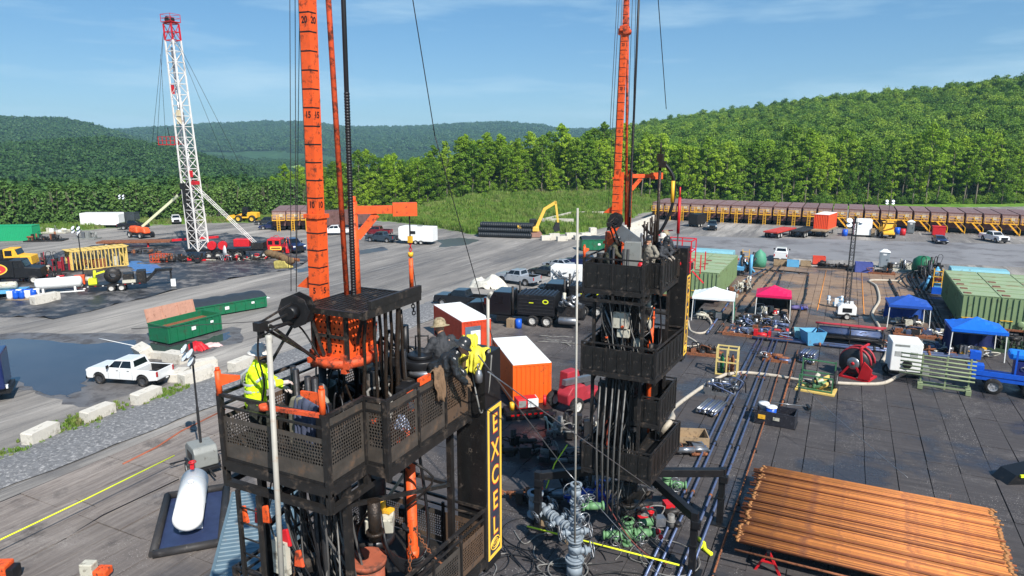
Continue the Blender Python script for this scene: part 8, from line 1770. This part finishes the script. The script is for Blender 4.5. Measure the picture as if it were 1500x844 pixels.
RX, RY = .57, 15.8
person('worker in olive coat and black hard hat at the left end of the far basket', (-8.35+RX, 8.55+RY, FZ), radians(-70), JKO, TRD, HATB, .4, ((.2, .45, .95), (.15, .5, .95)))
person('worker in pale grey coverall with dark hard hat in the middle of the far basket', (-6.85+RX, 8.75+RY, FZ), radians(150), JKG, JKG, HATB, .05, ((.25, .1, .95), (.25, .15, .95)), hatk='cap')
person('worker with white hood under hard hat beside the grey coverall worker', (-6.55+RX, 9.6+RY, FZ), radians(170), JKD, TRD, HATW, .1, ((.25, .2, 1.0), (.25, .2, 1.0)), hood=HDW, hatk='cap')
person('worker in dark jacket leaning on the right rail of the far basket', (-6.55+RX, 9.05+RY, FZ), radians(-100), JKD, TRD, HATB, .3, ((.25, .35, 1.05), (.2, .4, 1.05)), hood=JKD, hatk='cap')
person('worker in dark jacket and tan brimmed hat farthest back on the far basket', (-6.62+RX, 10.45+RY, FZ), radians(60), JKD, TRD, HATT, .1, ((.25, .3, 1.1), (.25, .3, 1.1)))
# ================================================================== GEAR IN THE BASKETS
def stand(p): return (p[0], p[1], FZ)
t = T('waste_bin', 'dark green open bin in the near work basket behind the grey cover', 'bin', (-8.5, 9.35, FZ)); MB().lathe([(.001, .02), (.21, .02), (.25, .66), (.275, .68), (.275, .72), (.24, .71), (.2, .1), (.001, .1)], (0, 0, 0), 20).build('shell', M('bin_green', (60, 70, 62), .5, var=.15), t)
t = T('control_console', 'tan-grey hooded control console in the near work basket', 'console', (-7.75, 8.2, FZ), radians(-15)); MB().prism([(-.33, 0), (-.33, .75), (-.22, .98), (.08, 1.05), (.3, .95), (.33, .6), (.33, 0)], -.22, .22).build('hood', GREY2, t, bev=.05); MB().prism([(.335, .2), (.335, .6), (.31, .9), (.36, .9), (.38, .55), (.38, .2)], -.2, .2).build('panel', BLACKP, t)
SLATE_AT = (-7.5, 8.0, FZ+1.02)
t = T('power_tong', 'black round power tong with hoses hanging in the near basket', 'power tong', (-6.95, 10.35, FZ+1.0), radians(30)); MB().cyl((0, 0, 0), (0, 0, .16), .36, n=18).cyl((0, 0, .16), (0, 0, .24), .24, n=18).cyl((.35, 0, .02), (.35, 0, .14), .22, n=14).box((-.45, .1, .1), (.4, .3, .2)).build('body', BLACKP, t, bev=.02)
MB().tube([(-.1, .28, .24), (-.1, .28, .5), (.14, .28, .5), (.14, .28, .24)], .02, 6).tube(smooth_path([(-.4, .1, .2), (-.5, .15, .55), (-.62, .2, .6), (-.68, .25, .1), (-.6, .2, -.4)]), .035, 7).tube(smooth_path([(-.5, 0, .2), (-.62, .0, .5), (-.75, .05, .5), (-.78, .1, 0), (-.7, 0, -.5)]), .035, 7).build('hose_loop', HOSE, t); MB().lathe([(.3, -.1), (.36, -.12), (.36, -.02), (.3, 0)], (.1, -.05, 0), 18).build('ring', STEEL, t); MB().box((.1, 0, -.5), (.12, .12, .9)).build('stand', BLACK, t)
t = T('instrument_box', 'orange and white fronted instrument box beside the black power tong', 'box', (-6.75, 9.75, FZ), radians(15)); MB().box((0, 0, .62), (.5, .35, .45)).build('case', BLACKP, t, bev=.02); MB().box((.05, -.18, .62), (.16, .02, .4)).build('orange_front', ORANGE, t); MB().box((.05, -.195, .7), (.1, .01, .12)).box((.05, -.195, .53), (.1, .01, .12)).build('white_tile', WHITE, t); MB().box((.2, -.18, .62), (.08, .02, .42)).build('silver_edge', STEEL, t); MB().box((0, 0, .2), (.45, .3, .4)).build('leg_frame', BLACK, t)
heap('red-orange hose heap on the near basket floor', -6.75, 9.35, ORANGE2, .6, .5, .35, 'hose_heap', 'hoses', 11, z=FZ)
heap('oily brown rag heap on the near basket floor', -6.75, 8.75, GREASE, .7, .5, .3, 'rag_heap', 'rags', 12, z=FZ)
heap('white and blue rag on the near basket rail side', -6.45, 9.0, M('rag_blue', (180, 190, 214), .8), .3, .2, .3, 'rag', 'rag', 13, z=FZ+.35)
def drape(name, label, cat, mat, loc, rz, w, drop1, drop2, seed, top=.16):
    """cloth hung over an edge: folds run down both sides"""
    n1, n2 = 22, 20; vs = []
    for i in range(n1+1):
        u = i/n1-.5; f = .5+.5*noise.noise((u*5, seed, 0))
        for j in range(n2+1):
            v = j/n2*2-1; d = drop1 if v < 0 else drop2; a = abs(v); fold = .05*a*sin(u*26+seed+2*noise.noise((u*3, v, seed)))+.035*noise.noise((u*4, v*3, seed))
            over = max(0, a-.25)/.75; x = u*w*(1-.25*over)+.05*noise.noise((v*3, u*2, seed)); y = (top*min(1, a/.25)*(1 if v > 0 else -1))+(fold+.04*over)*(1 if v > 0 else -1)
            vs.append((x, y, .05*(1-min(1, a/.25)**2)+.05*noise.noise((u*6, v*4, seed))-d*over*(.75+.4*f)))
    k = n2+1; o = MB().add(vs, [(i*k+j, (i+1)*k+j, (i+1)*k+j+1, i*k+j+1) for i in range(n1) for j in range(n2)], True).build(name, mat, None, loc, rz); m = o.modifiers.new('thick', 'SOLIDIFY'); m.thickness = .012; return tag(o, label, cat)
drape('jacket_cloth', 'slate blue coat draped over the console in the near basket', 'coat', M('slate_cloth', (66, 72, 92), .8, var=.15, bump=.3, bscale=8), SLATE_AT, -.35, .7, .75, .5, 9, .12)
YJ = M('yellow_jacket', (214, 204, 66), .6, var=.2, bump=.5, bscale=14)
drape('rain_jacket', 'yellow rain jacket hung over the near tower corner', 'jacket', YJ, (-6.2, 11.12, 12.12), .15, .55, .42, .3, 3)
o = drape('rain_hood', 'crumpled yellow hood piled on the yellow rain jacket', 'jacket', YJ, (-6.34, 11.16, 12.34), .9, .28, .26, .22, 5, .12)
t = T('clevis_hook', 'grey snatch block with shackle hanging at the near tower corner', 'hook', (-6.0, 10.9, 11.7)); MB().lathe([(.001, -.16), (.07, -.14), (.08, 0), (.05, .1), (.001, .12)], (0, 0, 0), 10).tube([(0, .05*cos(a*pi/6), .17+.06*sin(a*pi/6)) for a in range(13)], .014, 5).build('block', STEEL, t)
o = MB().tube(smooth_path([(-6.2, 11.0, 11.7), (-6.0, 10.85, 11.2), (-6.0, 11.0, 10.9), (-5.95, 11.2, 11.3), (-5.93, 11.3, 12.0)]), .016, 6).build('loop_hose', HOSEG); tag(o, 'grey hose loop hanging on the near tower slab above the sign', 'hose')
for k in range(16):
    x, y = U(-8.7, -6.9), U(8.6, 10.8); h = U(.5, 1.3)
    o = MB().tube(smooth_path([(x, y, FZ), (x+U(-.2, .2), y+U(-.2, .2), FZ+h), (x+U(-.3, .3), y+U(-.3, .3), FZ+h*.8), (x+U(-.4, .4), y+U(-.4, .4), FZ)], 5), U(.015, .03), 6).build('deck_hose', random.choice((HOSE, GREASE, HOSEG))); tag(o, 'dark hose looping over the near basket deck', 'hose', 'hoses on the near basket deck')
for k in range(7):
    x, y = (-8.6, -7.9, -8.7, -7.1, -7.0, -8.2, -7.5)[k], (9.9, 10.7, 8.8, 8.9, 10.0, 10.3, 10.8)[k]; t = T('deck_machine', ('squat black pump by the left rail', 'black motor at the back of the deck', 'small dark tool chest by the left rail', 'greasy slip bowl near the notch', 'greasy clamp next to the hanging pipes', 'black winch at the back left', 'low black manifold at the back rail')[k]+' on the near basket', 'machine', (x, y, FZ), U(0, 1))
    MB().box((0, 0, .25), (.45, .35, .5)).cyl((0, 0, .5), (0, 0, .75+.1*k % .3), .14, n=12).cyl((-.25, 0, .3), (.3, 0, .3), .1, n=10).build('body', (BLACK, GREASE)[k % 2], t, bev=.02); MB().box((.1, -.2, .45), (.12, .06, .12)).build('fitting', random.choice((ORANGE2, RED, STEEL)), t)
o = MB().box((0, 0, 0), (.34, .06, .12), rz=pi/2, rx=0).build('orange_pad', ORANGE, None, (-6.28, 9.45, 12.03)); tag(o, 'orange guard strip on the right rail of the near basket', 'guard')
drape('rag', 'oily tan sacking hung over the near basket right rail', 'rag', M('oily_tan', (116, 92, 70), .9, var=.35, dirt=(52, 44, 38), amt=.4), (-6.28, 9.86, 12.06), pi/2, .32, .55, .3, 4, .06)
# far basket
t = T('grey_locker', 'tall grey tilted locker panel in the far basket beside the mast', 'locker', (-7.45+RX, 8.6+RY, FZ), .1); MB().box((0, 0, .8), (.62, .3, 1.6)).build('case', GREY, t, bev=.02); MB().box((-.25, .1, 1.75), (.9, .08, .5), ry=.6).build('lid', STEEL, t)
for k, (x, y, z, m_, lab) in enumerate(((-7.05, 8.3, .5, RED, 'red and white fire bottle on the far basket'), (-6.75, 9.9, .9, PINK, 'faded red motor behind the far crew'), (-7.2, 9.9, 1.1, PINK, 'red valve block at the back of the far basket'), (-7.15, 7.9, .2, RED, 'red can at the far basket front'))):
    t = T('deck_fitting', lab, 'fitting', (x+RX, y+RY, FZ)); MB().cyl((0, 0, .05), (0, 0, z+.3), .13, n=12).ball((0, 0, z+.3), .13).build('body', m_, t); MB().cyl((0, 0, z*.4), (0, 0, z*.4+.25), .134, n=12).build('band', WHITE, t)
t = T('red_rail_frame', 'red tubular rail frame rising at the back right of the far basket', 'frame', (-6.45+RX, 11.9+RY, 11.0)); t.scale = (.8, .8, .85); q = MB()
for a in (-.6, 0, .7, 1.2):
    for b in (-.6, .6): q.bar((a, b, 0), (a, b, 1.5 if a < 1 else .9), .05)
for z in (.5, 1.0, 1.5):
    for b in (-.6, .6): q.bar((-.6, b, z), (.7, b, z), .045)
    for a in (-.6, .7): q.bar((a, -.6, z), (a, .6, z), .045)
q.bar((-.6, -.6, 1.5), (-1.1, -.8, 1.9), .05).bar((-1.1, -.8, 1.9), (-.2, -.8, 2.0), .05).bar((.7, 0, 0), (1.2, .4, -.6), .06).build('rails', M('frame_red', (206, 34, 52), .5), t)
MB().box((.1, 0, .2), (1.1, 1.0, .3)).box((.3, .2, .6), (.4, .4, .5)).build('load', GREASE, t)
for k in range(12):
    x, y = U(-8.3, -6.2)+RX, U(9.8, 10.9)+RY; o = MB().tube(smooth_path([(x, y, FZ), (x+U(-.2, .2), y, FZ+U(.8, 1.9)), (x+U(-.3, .3), y+U(-.2, .2), FZ+U(.7, 1.4)), (x+U(-.3, .3), y, FZ)], 5), U(.02, .05), 6).build('deck_hose', random.choice((HOSE, GREASE, PINK, STEEL))); tag(o, 'hose or pipe standing in a tangle at the back of the far basket', 'hose', 'tangle at the back of the far basket')
for k in range(7):
    t = T('deck_machine', ('black pump at the back left', 'greasy motor beside the locker', 'black chest by the left rail', 'dark winch behind the crew', 'greasy block at the back rail', 'black box by the right rail', 'dark manifold by the jack')[k]+' of the far basket', 'machine', ((-8.6, -7.9, -8.7, -7.3, -7.6, -6.5, -7.0)[k]+RX, (10.2, 9.9, 8.6, 10.6, 10.8, 10.9, 9.4)[k]+RY, FZ), U(0, 1)); MB().box((0, 0, .35), (.5, .4, .7)).cyl((0, 0, .7), (0, 0, 1.1), .15, n=12).build('body', (BLACK, GREASE)[k % 2], t, bev=.02)
    MB().cyl((-.3, -.1, .5), (.3, -.1, .5), .08, n=8).build('fitting', random.choice((STEEL, RED, DSTEEL)), t)
MB_ = None
t = T('black_goose_pipe', 'black upright pipe with yellow-banded hose beside the far mast', 'pipe', (-6.9+RX, 9.9+RY, 11.2)); MB().cyl((0, 0, -.3), (0, 0, 4.4), .06, n=10).box((0, 0, 4.35), (.22, .22, .3)).box((.1, 0, 4.1), (.26, .24, .24)).cyl((0, 0, 4.5), (0, 0, 4.9), .03, n=8).build('pipe', GREASE, t); MB().tube(smooth_path([(.1, 0, 4.2), (.5, .1, 3.6), (.5, .1, 2.6), (.1, .1, 1.6), (-.3, .1, 1.5), (-.6, .1, 1.8)]), .06, 8).build('hose', HOSE, t)
MB().tube([(.5, .06, 3.5), (.5, .06, 2.7)], .07, 8).build('yellow_band', YEL, t)
t = T('red_stand_pipe', 'slim red and black pipe standing at the far basket right of the mast', 'pipe', (-6.35+RX, 11.0+RY, FZ)); MB().cyl((0, 0, 0), (0, 0, 1.7), .03, n=8).build('rod', BLACK, t); MB().cyl((0, 0, 1.7), (0, 0, 3.1), .06, n=8).cyl((0, 0, 3.1), (0, 0, 3.5), .03, n=8).build('red_pipe', RED, t)
# plank walk and safety cones under the near tower
t = T('safety_gear', 'orange and red vests and helmets hanging under the near basket', 'safety gear', (-8.0, 7.3, 9.6)); 
for k, (x, z, m_) in enumerate(((-.5, .45, ORANGE), (-.1, .5, ORANGE), (.2, .1, RED), (.35, -.3, ORANGE2), (-.6, .2, RED))): MB().hull8([(x-.1, .1*k, z-.2), (x+.1, .1*k, z-.17), (x+.12, .1*k+.05, z-.17), (x-.08, .1*k+.05, z-.2), (x-.06, .1*k, z+.1), (x+.05, .1*k, z+.14), (x+.05, .1*k+.05, z+.14), (x-.06, .1*k+.05, z+.1)]).build('vest', m_, t, bev=.02)
MB().box((.1, .2, -.3), (.3, .1, .6)).build('white_board', CREAM, t)
